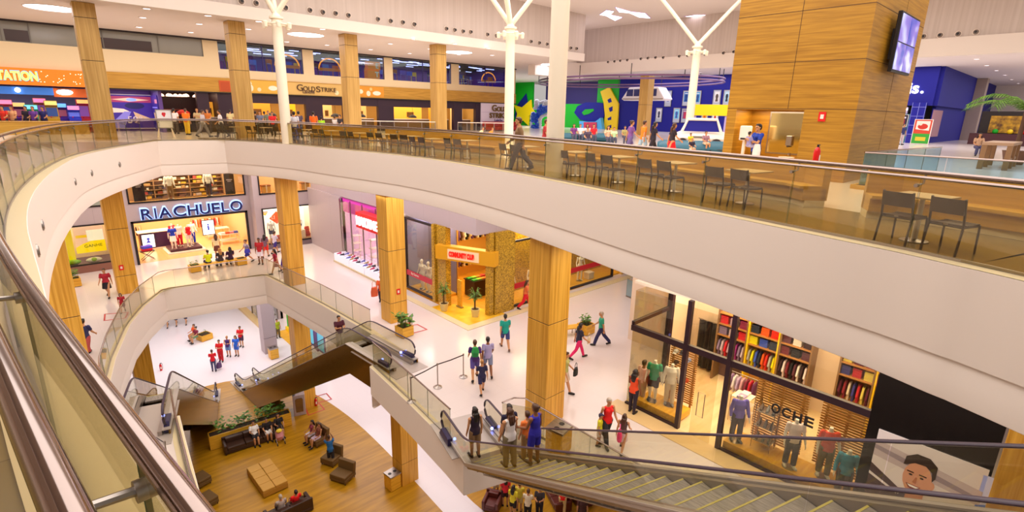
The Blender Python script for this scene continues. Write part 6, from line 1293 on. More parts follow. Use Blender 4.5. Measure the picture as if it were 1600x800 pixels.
palmtree('small bright green plant behind the banquette at the right edge', (15.2, 1.95, Z3), .45, .42, 12, 5); palmtree('small spiky plant behind the banquette, farther right', (14.9, 1.3, Z3), .5, .3, 9, 8)
# cinema front
sg = wthing('cinema_sign', 'white lit cinema lettering on the dark blue corner wall', 'sign', (60.4, 15, 21.1)); cx = 16.7
for ch, w_ in zip('Cinépolis.', (.85, .3, .7, .7, .75, .75, .3, .3, .65, .22)): text('letter', ch, mat('#ffffff', .5, emit=2.5), (60.44, cx, 21.0), NY, 1.35 if ch not in '.' else 1.3, .12, sg, bold=.03); cx -= w_ * .97
t = wthing('ticket_front', 'blue tiled ticket counter front under the cinema lettering', 'counter', (60.5, 13, Z3)); MB().box((60.3, 10.9, Z3), (60.6, 11.9, 20.2)).build('pillar', mat('#1a1f90', .2), t)
g_ = MB()
for z in (17.4, 18.2, 19.0, 19.8): g_.box((60.28, 10.88, z), (60.62, 11.92, z + .03))
for y in (10.9, 11.4, 11.9): g_.box((60.285, y - .015, Z3), (60.3, y + .015, 20.2))
g_.build('tile_joints', mat('#8a90e0', .4), t); MB().box((60.6, 12.2, Z3), (61.6, 16, 19.2)).build('back_wall', mat('#58b0c0', .4, emit=.3), t)
t = wthing('strip_light', 'pair of white light strips over the ticket counter', 'light', (60.4, 13, 19.4))
for y, z in ((13.0, 19.55), (13.3, 19.3)): MB().box((60.2, y - .8, z), (60.35, y + .8, z + .12)).build('tube', 'lamp', t)
MB().box((60.3, 12.2, 19.2), (60.6, 14.4, 19.8)).build('housing', mat('#9a92b0', .5), t)
poster('film_poster', 'dark framed film poster beside the ticket counter, upper', (60.55, 13.0, 18.1), NY, (0, 0, 1), .9, 1.0, [('#a02040', rc(.2, .2, .8, .6)), ('#e8e0f0', rc(.15, .7, .85, .85))], '#1c1430', 'white'); poster('film_poster', 'pale film poster of a standing figure beside the ticket counter, lower', (60.55, 13.4, 16.8), NY, (0, 0, 1), 1.1, 1.15, [('#2a2a50', [(.4, .1), (.6, .1), (.65, .6), (.5, .8), (.35, .6)]), ('#d8a080', (.5, .85, .08, .08))], '#a0e0e8', 'white')
poster('food_poster', 'red and green food advert stand in front of the blue corner', (57.5, 10.9, 16.7), NY, (0, 0, 1), 1.2, 2.0, [('#f0e0d0', [(.1, .6), (.9, .55), (.9, .95), (.1, .95)]), ('#c83020', (.5, .72, .3, .12)), ('#e8d8c0', (.35, .82, .1, .06)), ('#30a030', rc(0, 0, 1, .42)), ('#e8c030', rc(.2, .12, .8, .28))], '#d04028', 'white')
t = wthing('wall_mirror_panel', 'pinkish reflecting panel on the blue tiled corner', 'panel', (62, 10.4, 18)); MB().box((61.2, 10.42, 17.2), (65.5, 10.5, 19.6)).build('panel', mat('#c08a98', .2), t); MB().box((61.1, 10.46, 17.1), (65.6, 10.5, 19.7)).build('frame', 'navy', t)
struct('door_2', MB().box((70, 10.7, Z3), (74, 10.76, 19.9)), mat('#0a0612', .5)); t = wthing('lit_jamb', 'pale turquoise lit strip at the cinema doorway', 'light', (70, 10.6, Z3)); MB().box((69.6, 10.55, Z3 + .2), (70.0, 10.68, 19.3)).build('strip', mat('#70d0d8', .5, emit=.8), t); MB().box((69.5, 10.6, Z3), (70.1, 10.72, 19.4)).build('frame', 'navy', t)
t = wthing('sweet_stall', 'dark stall with golden lit menu picture beyond the timber counter', 'stall', (70, 4, Z3)); MB().box((66, 4.2, 17.4), (66.3, 7.6, 19.6)).build('menu_panel', mat('#1a0c08', .4), t); MB().box((65.95, 4.8, 17.7), (66.0, 6.9, 19.2)).build('menu_picture', nmat('gold_menu', '#5a3008', '#f0b820', (1, 1, 1), .4, 2.2, 3), t); MB().box((64.8, 3.5, Z3), (66.2, 8, Z3 + 1.0)).build('counter', mat('#4a1a20', .5), t)
for i, c in enumerate(('red', 'yellow', 'green')): MB().sph((65.2, 4.3 + i, Z3 + 1.2), .22, 10, 8).build('jar', c, t, True)
# poster wall, plane X = 60.5
for i, (x0, y0, x1, y1, bg, c2, w) in enumerate(((1038, 142, 1050, 166, '#c8d0e8', '#7a7ab0', 'upper row, behind the tram'), (1066, 142, 1078, 165, '#3a78b8', '#183a80', 'upper row, left of the white tree column'), (1084, 142, 1096, 166, '#4aa0d0', '#204a90', 'upper row, right of the white tree column'), (1113, 141, 1127, 166, '#e8e0dc', '#5a4a40', 'upper row, near the timber box'), (1129, 141, 1142, 166, '#a8d0e0', '#20283a', 'upper row, touching the timber box'), (1024, 169, 1035, 190, '#e8e4e8', '#3a3a5a', 'lower row, leftmost, with small figures'), (1051, 169, 1063, 191, '#70d0f0', '#4a60b0', 'lower row, turquoise'), (1064, 170, 1076, 191, '#7a5080', '#c03050', 'lower row, purple'), (1095, 170, 1107, 192, '#f0b020', '#d05010', 'lower row, orange'), (1111, 170, 1124, 192, '#f4f0e8', '#c03828', 'lower row, white with red'))):
    a = XP(x0, y1, 60.44); c = XP(x1, y0, 60.44); w_, h_ = a.y - c.y, c.z - a.z; r = random.Random(i)
    poster('framed_poster', 'framed film poster on the dark blue wall, %s' % w, (60.44, a.y, a.z), NY, (0, 0, 1), w_, h_, [(bg, rc(.16, .26, .84, .92)), (c2, (.5, .62, .2, .16)), (c2, [(.3, .3), (.7, .3), (.62, .56), (.38, .56)]), ('#f4f0f0', rc(.24, .8, .76, .84))], '#b8bcc8', 'steel', .06)
# painted shapes on the green corner
def cutout(label, pts, x, m, th=.25, holes=None, name='wall_decoration'):
    P = [XP(px, py, x) for px, py in pts]; c = sum(P, Vector()) / len(P); t = wthing(name, label, 'decoration', tuple(c)); MB().plate(P, (th, 0, 0)).build('panel', m, t)
    for h in holes or []: MB().plate([XP(px, py, x - .02) for px, py in h], (.02, 0, 0)).build('opening', 'navy', t)
    return t
cutout('tall curved yellow tower cutout with four dark windows on the green wall', [(952, 136), (938, 143), (943, 160), (945, 180), (943, 207), (963, 208), (965, 182), (966, 162)], 60.2, 'yellow', .25, [((949, 156), (954, 153), (956, 159), (951, 161)), ((951, 169), (957, 166), (957, 173), (953, 175)), ((949, 185), (955, 182), (955, 187), (950, 188)), ((949, 197), (955, 195), (955, 200), (949, 200))])
cutout('big yellow five-pointed star on the green wall', [(829, 156), (830, 168), (834, 175), (826, 181), (825, 196), (817, 188), (804, 192), (808, 178), (803, 164), (815, 168)], 60.0, 'yellow')
o = cutout('dark blue loop cutout with green eye on the far wall', [(897, 176), (902, 166), (915, 160), (932, 160), (942, 161), (944, 180), (940, 190), (922, 190), (906, 187)], 60.25, 'navy'); MB().plate([XP(px, py, 60.2) for px, py in ((909, 176), (914, 171), (927, 170), (928, 173), (920, 178), (912, 180))], (.05, 0, 0)).build('eye', 'green', o)
cutout('dark blue crescent cutout behind the yellow star', [(822, 146), (808, 164), (804, 180), (806, 190), (816, 190), (826, 168)], 60.35, 'navy', .08)
o = cutout('turquoise crystal booth front with red lettering panel below the blue loop', [(905, 189), (915, 190), (930, 190), (938, 184), (942, 207), (906, 207)], 59.6, mat('#58b8f0', .4), .6); MB().plate([XP(px, py, 59.5) for px, py in ((912, 191), (932, 191), (932, 200), (912, 200))], (.08, 0, 0)).build('panel', mat('#d83a5a', .5), o)
# balloon arch
t = wthing('balloon_arch', 'blue and white balloon arch beside the yellow star', 'decoration', (50, 52, Z3)); pth = [(837, 205), (837, 188), (839, 178), (846, 171), (856, 168), (862, 170)]; P = [XP(x, y, 50) for x, y in pth]; b = MB(); w_ = MB(); rr = random.Random(2)
for i in range(len(P) - 1):
    for k in range(5):
        c = P[i].lerp(P[i + 1], k / 5)
        for q in range(3): b.sph((c.x + rr.uniform(-.3, .3), c.y + rr.uniform(-.5, .5) , c.z + rr.uniform(-.3, .3)), .3, 8, 6)
        for sd in (-1, 1):
            v = (P[i + 1] - P[i]).normalized(); nn = Vector((0, -v.z, v.y)); w_.sph(c + nn * sd * .85, .2, 8, 6)
for x, y in ((838, 167), (838, 163), (839, 159), (853, 161), (857, 160), (855, 164), (851, 165)): w_.sph(XP(x, y, 50), .33, 8, 6)
b.build('blue_balloons', mat('#2a60e0', .3), t, True); w_.build('white_balloons', mat('#eef0f8', .3), t, True)
# hanging tram with rail
t = wthing('toy_tram', 'white hanging monorail car with dark windows on the overhead track', 'toy', (50, 33.5, 20.1)); X_ = 49.2
def tp(u, z): return (36.05 - u * 5.3, z)
pr_ = [(36.1, 20.25), (35.2, 21.45), (31.6, 21.45), (30.7, 20.25), (31.0, 20.1), (35.8, 20.1)]
MB().plate([(X_, y, z) for y, z in pr_], (1.6, 0, 0)).build('body', mat('#f0ecf4', .25), t, bevel=.08)
for y0, y1 in ((35.35, 34.6), (34.5, 33.8), (33.0, 32.4), (32.3, 31.7)): MB().plate([(X_ - .01, y0 + (.12 if y0 > 35 else 0), 20.55), (X_ - .01, y1, 20.55), (X_ - .01, y1, 21.25), (X_ - .01, y0, 21.25)], (-.02, 0, 0)).build('window', mat('#3a4078', .15), t)
MB().box((X_ + .7, 33.2, 21.45), (X_ + .9, 33.5, 22.0)).build('hanger', 'steel', t); MB().box((X_ - .02, 30.9, 20.22), (X_ + 1.62, 35.9, 20.3)).build('bumper', 'steel', t)
t = wthing('monorail_track', 'grey overhead ring track hanging from the foyer ceiling', 'track', (50, 34, 22)); pts = []
for k in range(36):
    a = k * math.pi / 18; pts.append((50 + 7.5 * math.cos(a), 36.5 + 11 * math.sin(a), 21.95))
for dz in (0, .3): MB().tube([(x, y, z + dz) for x, y, z in pts], .09, 8, closed=True).build('rail', mat('#8a6a90', .4, .5), t, True)
for k in range(0, 36, 3): MB().cyl(pts[k], (pts[k][0], pts[k][1], 23.3), .04, n=6).build('hanger', 'dark', t)
# soft play: teal couches, toy car, yellow kiosk
def blob(name, label, cat, pos, r, m, rz=0, seam=True):
    t = thing(name, label, cat, pos, rz); MB().tube([(-r[0], 0, r[2] * .6), (-r[0] * .9, 0, r[2] * .62), (0, 0, r[2] * .62), (r[0] * .9, 0, r[2] * .62), (r[0], 0, r[2] * .6)], [(r[1] * .5, r[2] * .4), (r[1] * .9, r[2] * .6), (r[1], r[2] * .62), (r[1] * .9, r[2] * .6), (r[1] * .5, r[2] * .4)], 14).build('cushion', m, t, True)
    MB().tube([(-r[0] * .95, -r[1] * .9, r[2] * .62), (r[0] * .95, -r[1] * .9, r[2] * .62)], .03, 6).build('piping', 'dark', t); return t
M['teal'] = mat('#1a5a70', .5, name='teal_vinyl'); M['tealb'] = mat('#1f6f8a', .5)
def at(px, dist, lv=3, dz=0):
    d = ray(px, 200); d = Vector((d[0], d[1])).normalized() * dist; return (d.x, d.y, LV[lv] + dz)
def toroz(px): d = ray(px, 200); return math.atan2(d[1], d[0]) - math.pi / 2
for i, (px, di, L, w) in enumerate(((1095, 29, 2.0, 'nearest the timber box, front'), (1100, 31.5, 2.4, 'nearest the timber box, behind'), (893, 38, 1.6, 'in front of the yellow tower, left'), (930, 39.5, 1.5, 'in front of the yellow tower, right'))): blob('play_couch', 'long teal padded play couch, %s' % w, 'couch', at(px, di), (L, .55, .5), 'teal', toroz(px))
for i, (px, di, w) in enumerate(((742, 31, 'left one by the red sofa'), (770, 30.5, 'right one by the red sofa'))): blob('bean_bag', 'teal bean bag on the dining floor, %s' % w, 'bean bag', at(px + 9 * i, di + i * .5), (.7, .55, .4), 'tealb', toroz(px))
t = thing('toy_car', 'white toy car front in the play area by the timber box', 'toy', at(1095, 36), toroz(1095)); MB().tube([(-1.6, 0, .55), (-1.2, 0, .6), (0, 0, .62), (1.4, 0, .58), (1.7, 0, .5)], [(.6, .3), (.8, .42), (.85, .45), (.8, .42), (.6, .3)], 14).build('body', 'white', t, True)
MB().tube([(-1.1, -.75, 1.0), (-.8, -.7, 1.75), (.9, -.7, 1.75), (1.2, -.75, 1.0)], .09, 8).build('window_frame', 'white', t, True); MB().plate([(-1.0, -.72, 1.02), (1.1, -.72, 1.02), (.85, -.68, 1.7), (-.75, -.68, 1.7)], (0, .04, 0)).build('windscreen', 'navy', t); MB().box((-.5, -.88, .62), (.4, -.84, .74)).build('badge', 'steel', t)
for x in (-1.0, 1.0): MB().cyl((x, -.9, .3), (x, -.6, .3), .3, n=18).build('wheel', 'dark', t)
t = thing('play_kiosk', 'yellow topped kiosk with purple posts beside the timber box', 'kiosk', at(1128, 41), toroz(1125)); MB().box((-2.2, -.6, 2.0), (2.2, .6, 2.75)).build('fascia', 'yellow', t, bevel=.02); MB().box((-2.2, -.6, 0), (2.2, .6, .9)).build('counter', mat('#e8e4ee', .4), t)
for x in (-2.0, .3, 2.0): MB().box((x - .2, -.5, .9), (x + .2, -.1, 2.0)).build('post', mat('#b0a0d8', .4), t)
for x, c in ((-1.5, 'red'), (-.6, 'red'), (.9, 'orange')): MB().sph((x, -.3, 1.15), (.3, .25, .3), 10, 8).build('toy_dispenser', {'red': 'red', 'orange': mat('#e06030', .5)}[c], t, True)
# ------------------------------------------------------------------ upper back wall: gym, shops, arcade
rr = random.Random(9)
for k in range(46):
    x, y, z = rr.uniform(12, 40.5), rr.uniform(46.5, 52), 23.15; L = rr.uniform(.7, 1.5)
    t = thing('tube_light', 'violet white tube light on the gym ceiling behind the upper windows', 'light', (x, y, z), 0, 'tube lights on the gym ceiling'); MB().box((-L / 2, -.05, -.05), (L / 2, .05, 0)).build('tube', mat('#d8c8ff', .5, emit=3), t); MB().box((-L / 2 - .05, -.09, 0), (L / 2 + .05, .09, .06)).build('housing', 'purpled', t)
for k in range(30):
    x = 12.2 + k * .97; c = ['#2a4ab0', '#e8c020', '#1a1a50', '#4a7ac0', '#e07020', '#6a4ab0'][(k * 7) % 6]; y = 46.6 + (k * 5 % 4) * .6
    t = thing('gym_machine', '%s exercise machine behind the upper windows' % {'#2a4ab0': 'blue', '#e8c020': 'yellow', '#1a1a50': 'dark navy', '#4a7ac0': 'steel blue', '#e07020': 'orange', '#6a4ab0': 'violet'}[c], 'gym machine', (x, y, 21.1), rr.uniform(-.5, .5), 'exercise machines behind the upper windows'); mm = mat(c, .4)
    MB().box((-.3, -.6, 0), (.3, .6, .15)).build('base', 'dark', t); MB().tube([(-.25, .5, .1), (-.25, .6, 1.1), (.25, .6, 1.1), (.25, .5, .1)], .05, 6).build('frame', mm, t); MB().box((-.28, .52, .85), (.28, .62, 1.25)).build('console', mm, t); MB().tube([(-.25, .5, .9), (-.28, .1, .85)], .03, 6).build('handle', 'steel', t)
for x, ch, z in ((25.0, 'E', 22.05), (24.9, 'T', 21.3)): t = wthing('letter_cube', 'orange cube with white letter %s in the gym window' % ch, 'sign', (x, 46, z)); MB().box((x - .95, 45.75, z), (x + .28, 46.4, z + .72)).build('cube', mat('#f07818', .5, emit=.4), t, bevel=.02); text('letter', ch, 'white', (x - .2, 45.73, z + .14), NX, .6, .02, t, bold=.02)
t = wthing('letter_cube', 'orange cube stack left of the third timber column in the gym window', 'sign', (22.3, 46, 21.3)); MB().box((21.9, 45.75, 21.3), (22.6, 46.4, 22.02)).build('cube', mat('#f07818', .5, emit=.4), t, bevel=.02); MB().box((21.9, 45.75, 22.05), (22.6, 46.4, 22.8)).build('upper_cube', mat('#f07818', .5, emit=.4), t, bevel=.02)
for i, x in enumerate((17.3, 21.0, 39.3)): t = wthing('neon_arch', 'orange arch sign in the gym, %s' % ['left window', 'second window', 'far right window'][i], 'sign', (x, 47, 22)); MB().tube([(x + 1.0 * math.cos(a), 47, 21.9 + .9 * math.sin(a)) for a in [k * math.pi / 10 for k in range(11)]], .06, 6).build('arch', mat('#ff8a20', .5, emit=1.5), t); MB().box((x - 1, 46.95, 21.75), (x + 1, 47.05, 22.0)).build('panel', mat('#c06020', .5, emit=.5), t)
# facade fascia panels and lettering
poster('fascia_panel', 'orange printed fascia panel with pale plate shapes left of the cafe lettering', (13.35, 45.345, 19.6), NX, (0, 0, 1), 2.5, .95, [('#f8e8c8', (.15, .4, .08, .28)), ('#f8e8c8', [(.1, .7), (.2, .7), (.17, .9), (.13, .9)]), ('#f4dcb0', (.4, .3, .06, .16)), ('#fbeed8', (.82, .45, .14, .2))], '#e8b040', None, .03, 'sign'); poster('fascia_panel', 'orange printed fascia panel right of the third timber column', (22.7, 45.345, 19.62), NX, (0, 0, 1), 2.6, .95, [('#f8e8c8', (.12, .5, .08, .2)), ('#f8e8c8', (.4, .35, .08, .25)), ('#fbeed8', (.72, .4, .16, .2)), ('#f0c880', (.5, .75, .05, .15))], '#dd9424', None, .03, 'sign')
poster('fascia_panel', 'pale timber cafe fascia panel behind the dark lettering', (15.9, 45.345, 19.6), NX, (0, 0, 1), 6.2, .95, [('#f4e0b0', (.78, .3, .03, .2)), ('#f4e0b0', (.06, .2, .04, .12))], '#dcb468', None, .02, 'sign'); poster('fascia_panel', 'small dark orange fascia panel left of the second timber column', (11.5, 45.345, 19.62), NX, (0, 0, 1), .8, .8, [('#b8481a', rc(.1, .1, .9, .9))], '#c8561c', None, .03, 'sign')
sg = wthing('shop_sign', 'dark brown serif style cafe lettering on the timber band', 'sign', (18.7, 45.3, 20)); text('lettering', 'G', mat('#4a2a14', .4), (17.3, 45.31, 19.93), NX, .72, .05, sg, width=.5); text('lettering', 'OLD', mat('#4a2a14', .4), (17.84, 45.31, 19.93), NX, .54, .05, sg, width=1.0); text('lettering', 'S', mat('#4a2a14', .4), (18.92, 45.31, 19.88), NX, .66, .05, sg, width=.36); text('lettering', 'TRIKE', mat('#4a2a14', .4), (19.32, 45.31, 19.93), NX, .5, .05, sg, width=1.35); text('small_lettering', 'Lanche', mat('#381430', .4), (17.75, 45.28, 19.75), NX, .36, .03, sg, width=1.0, zdir=(.12, 0, 1))
sg = wthing('shop_sign', 'bronze two-line lettering on the white panelled wall', 'sign', (39, 45.2, 18.7)); BZ = mat('#7a5a1c', .35, .4); text('lettering', 'G', BZ, (38.35, 45.22, 18.65), NX, .95, .08, sg, width=.65, bold=.02); text('lettering', 'OLD', BZ, (39.05, 45.22, 18.65), NX, .7, .08, sg, width=1.35, bold=.02); text('lettering', 'STRIKE', BZ, (38.0, 45.22, 17.95), NX, .74, .08, sg, width=2.5, bold=.02); text('small_lettering', 'Lanche', mat('#5a3a8a', .4), (38.7, 45.2, 17.6), NX, .4, .05, sg, width=1.2)
jn = MB()
for z in (17.6, 18.55): jn.box((36.9, 45.285, z), (41.6, 45.3, z + .02))
for x in (39.2,): jn.box((x, 45.285, Z3), (x + .02, 45.3, 18.55))
struct('trim_14', jn, mat('#a890b8', .5))
# orange arcade front
b = MB().box((-16, 45.3, 19.55), (3.74, 45.49, 20.55)); t = wthing('arcade_fascia', 'orange arcade fascia band with small white dots', 'sign', (0, 45.4, 19.55)); b.build('band', mat('#f07a10', .5, emit=.35), t); dots = MB(); rr = random.Random(4)
for k in range(26): x, z = rr.uniform(.9, 3.6), rr.uniform(19.7, 20.45); dots.box((x - .025, 45.285, z - .025), (x + .025, 45.3, z + .025))
tag(dots.build('dots', mat('#fff0d0', .5, emit=1), t), kind='stuff')
text('lettering', 'STATION', mat('#b8ff60', .5, emit=1.6), (-.82, 45.26, 19.8), NX, .72, .1, t, width=2.08, bold=.03); text('lettering_edge', 'STATION', mat('#4a8af0', .5, emit=.6), (-.85, 45.28, 19.77), NX, .76, .04, t, width=2.14, bold=.05)
t = wthing('ceiling_beam', 'blue lit ceiling beam inside the arcade', 'beam', (0, 46.2, 19.2)); MB().box((-8.5, 46.0, 19.0), (1.9, 46.5, 19.45)).build('beam', mat('#3a78d0', .5, emit=.5), t); MB().box((1.9, 46.0, 18.9), (4.3, 46.5, 19.45)).build('orange_end', mat('#d06020', .5, emit=.2), t)
for x in (-1.2, .2): MB().sph((x, 45.95, 19.25), .14, 10, 8).build('spot', 'lamp', t)
t = wthing('ceiling_fixture', 'bright oval lamp under the orange arcade band', 'light', (2.5, 46, 19.2)); MB().sph((2.45, 45.9, 19.2), (.42, .25, .17), 14, 8).build('diffuser', 'lamp', t, True); MB().box((2.1, 45.85, 19.33), (2.8, 46.1, 19.4)).build('bracket', 'steel', t)
ARC = [('green', '#20a850', -1.7), ('dark green', '#186040', -1.1), ('red and yellow', '#d03a30', -.5), ('purple', '#5a2a90', .1), ('emerald', '#20c060', .65), ('orange', '#e07a20', 1.15), ('gold crowned', '#c89a20', 1.65), ('violet', '#4a30c0', 2.15), ('royal blue', '#2a38c8', 2.75), ('scarlet', '#d82028', 3.35), ('cyan', '#2080c0', -2.3)]
for i, (nm, c, x) in enumerate(ARC):
    t = thing('arcade_machine', '%s arcade machine facing out of the arcade' % nm, 'arcade machine', (x, 46.6 + (i % 2) * .9, Z3)); mm = mat(c, .35); h = 1.75 + (i * 3 % 4) * .14
    MB().plate([(-.32, -.4, 0), (-.32, .4, 0), (-.32, .4, h), (-.32, -.25, h), (-.32, -.3, h - .3), (-.32, .0, h - .4), (-.32, -.05, 1.0), (-.32, -.45, .9)], (.64, 0, 0)).build('cabinet', mm, t)
    MB().plate([(-.27, -.07, 1.04), (.27, -.07, 1.04), (.27, -.02, h - .44), (-.27, -.02, h - .44)], (0, .02, 0)).build('screen', mat(['#5060d0', '#8040a0', '#204080', '#a04060'][i % 4], .3, emit=.5), t); MB().box((-.3, -.33, h - .27), (.3, -.26, h - .03)).build('marquee', mat(['#ffe080', '#80e0ff', '#ff90c0'][i % 3], .4, emit=.6), t); MB().sph((-.1, -.28, 1.0), .04, 8, 6).build('joystick', 'red', t)
tier = wthing('arcade_counter', 'timber counter front along the arcade edge', 'counter', (0, 44, Z3)); MB().box((-6, 43.6, Z3), (3.2, 44.1, Z3 + .75)).build('front', 'woodB', tier); MB().box((-6.05, 43.55, Z3 + .75), (3.25, 44.15, Z3 + .8)).build('worktop', 'woodL', tier)
# violet bowling advert and easel
poster('bowling_poster', 'big violet bowling lane poster with large price figures', (4.8, 48.55, 16.85), NX, (0, 0, 1), 2.75, 2.35, [('#b03a60', rc(0, .78, 1, .96)), ('#f0c8a0', [(.1, .86), (.5, .92), (.95, .86), (.5, .8)]), ('#9ab8f8', (.55, .86, .12, .05)), ('#1a1450', (.6, .68, .22, .1)), ('#f0d8b8', [(.0, .62), (.35, .58), (.5, .48), (.0, .46)]), ('#8a80c8', [(0, .1), (.35, .5), (.5, .5), (.3, .0), (0, 0)]), ('#d8b080', [(.55, .5), (.95, .28), (.6, .24)])], '#3c2284', 'white', .05, 'poster', .35, None, [('59°', 'white', .4, .15, .7)])
poster('bowling_poster', 'narrower violet bowling poster on the side wall by the cafe', (7.49, 48.4, 16.85), NY, (0, 0, 1), 2.4, 2.35, [('#d8b080', [(.2, .5), (.7, .42), (.9, .3), (.3, .28)]), ('#8a80d8', rc(.1, .62, .9, .66)), ('#c87a90', rc(.6, .76, .95, .88))], '#30207c', None, .05, 'poster', .35)
p = G(264, 216, 3); poster('easel_board', 'white easel board with red flower emblem beside the opening', (p.x - .35, p.y + .6, Z3 + .6), NX, (0, 0, 1), .74, 1.0, [('#d02030', (.45, .78, .1, .1)), ('#d02030', (.55, .8, .08, .08)), ('#d02030', (.5, .7, .08, .08)), ('#a0a0a8', rc(.2, .52, .8, .54)), ('#c8c8d0', rc(.0, .36, 1, .38))], '#eceaf0', 'steel', .03, 'board')
t = wthing('easel', 'white easel legs under the flower emblem board', 'easel', (p.x, p.y + .7, Z3)); [MB().cyl((p.x + s * .42, p.y + .5 + q * .4, Z3), (p.x + s * .32, p.y + .66, Z3 + .58), .03, n=8).build('leg', 'white', t) for s in (-1, 1) for q in (0, 1)]
# cafe interior: lit counters, lamps, fridges
for i, (x0, x1, c, w) in enumerate(((12.4, 15.8, '#f0a030', 'left of the slim white column, busy with people'), (16.6, 17.9, '#ffbe20', 'under the dark lettering'), (19.5, 21.2, '#ffc878', 'left of the third timber column'), (22.9, 24.6, '#ffc070', 'right of the third timber column'), (26.4, 30.8, '#ffc040', 'left of the fourth timber column'), (31.7, 33.2, '#f0a028', 'right of the fourth timber column'), (34.5, 36.1, '#ffd080', 'next to the white sign wall'), (10.75, 11.45, '#e8a030', 'beside the dark cafe'))):
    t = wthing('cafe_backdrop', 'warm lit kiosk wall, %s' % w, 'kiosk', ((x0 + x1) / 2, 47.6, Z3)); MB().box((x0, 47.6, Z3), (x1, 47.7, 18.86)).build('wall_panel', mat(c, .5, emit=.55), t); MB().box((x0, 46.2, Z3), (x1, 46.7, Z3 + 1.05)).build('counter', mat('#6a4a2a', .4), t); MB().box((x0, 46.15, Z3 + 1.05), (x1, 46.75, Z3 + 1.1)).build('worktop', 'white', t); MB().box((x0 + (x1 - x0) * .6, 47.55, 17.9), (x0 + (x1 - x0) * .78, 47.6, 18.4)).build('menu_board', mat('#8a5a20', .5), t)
for x, w in ((20.9, 'left of the third timber column'), (23.4, 'right of the third timber column'), (28.9, 'in the wide golden kiosk'), (15.4, 'behind the slim white column')): t = thing('pendant_lamp', 'black dome pendant lamp, %s' % w, 'lamp', (x, 46.3, 17.85)); MB().lathe((0, 0, 0), [(.42, 0), (.38, .14), (.2, .27), (.04, .3)], 18).build('shade', 'black', t, True); MB().cyl((0, 0, .3), (0, 0, .96), .012, n=6).build('cord', 'black', t)
t = thing('pendant_lamp', 'red dome pendant lamp in the dark cafe', 'lamp', (9.3, 47.5, 17.9)); MB().lathe((0, 0, 0), [(.5, 0), (.44, .16), (.2, .3), (.04, .33)], 18).build('shade', 'red', t, True); MB().cyl((0, 0, .33), (0, 0, 1.67), .012, n=6).build('cord', 'black', t)
rr = random.Random(6)
for k in range(14): t = thing('cafe_spot', 'glowing dome lamp on the dark cafe ceiling', 'lamp', (8.0 + rr.uniform(0, 3.3), 46.2 + rr.uniform(0, 3.5), 19.2), 0, 'dome lamps on the dark cafe ceiling'); MB().lathe((0, 0, 0), [(.2, 0), (.16, .12), (.05, .2)], 12).build('shade', mat('#ffd0b0', .5, emit=3), t, True); MB().cyl((0, 0, .2), (0, 0, .37), .012, n=6).build('cord', 'black', t)
t = wthing('cafe_shelf', 'red shelf of bottles at the back of the dark cafe', 'shelving', (8.9, 50, 17)); [MB().box((7.9, 49.6, z), (9.9, 49.95, z + .05)).build('shelf', mat('#8a3020', .5), t) for z in (17.2, 17.7, 18.2)]; [MB().lathe((8.0 + k * .12 - (k // 16) * 1.92, 49.75, 17.25 + (k // 16) * .5), [(.04, 0), (.04, .2), (.015, .26), (.015, .32)], 8).build('bottle', mat(['#c03020', '#d8a020', '#602010'][k % 3], .3), t, True) for k in range(32)]
# low cafe barriers and white counters behind the banquettes
for i, (a, c, w) in enumerate((((17.8, 36.8), (23.2, 34.0), 'left of the fourth timber column'), ((24.8, 33.3), (28.5, 31.2), 'right of the fourth timber column'))):
    A, C = Vector(a), Vector(c); t = wthing('cafe_barrier', 'white topped cafe barrier with glass and steel posts, %s' % w, 'barrier', (A.x, A.y, Z3)); d = (C - A); n_ = 6
    MB().tube([(A.x, A.y, Z3 + 1.1), (C.x, C.y, Z3 + 1.1)], [(.12, .03)] * 2, 8).build('worktop', 'white', t)
    for k in range(n_ + 1): q = A + d * k / n_; MB().cyl((q.x, q.y, Z3), (q.x, q.y, Z3 + 1.08), .03, n=8).build('post', 'steel', t)
    for k in range(n_): q = A + d * (k + .05) / n_; r_ = A + d * (k + .95) / n_; MB().plate([(q.x, q.y, Z3 + .15), (r_.x, r_.y, Z3 + .15), (r_.x, r_.y, Z3 + 1.0), (q.x, q.y, Z3 + 1.0)], (.008, .008, 0)).build('glass_panel', 'glass', t)
t = wthing('red_sofa', 'long red sofa against the white sign wall', 'sofa', (38, 43.5, Z3)); MB().box((36.2, 43.2, Z3 + .1), (41, 44.2, Z3 + .45)).build('seat', mat('#b02020', .6), t, bevel=.05); MB().box((36.2, 44.0, Z3 + .45), (41, 44.3, Z3 + .95)).build('backrest', mat('#b02020', .6), t, bevel=.05); MB().box((36.4, 43.3, Z3), (40.8, 44.1, Z3 + .1)).build('foot', 'dark', t)
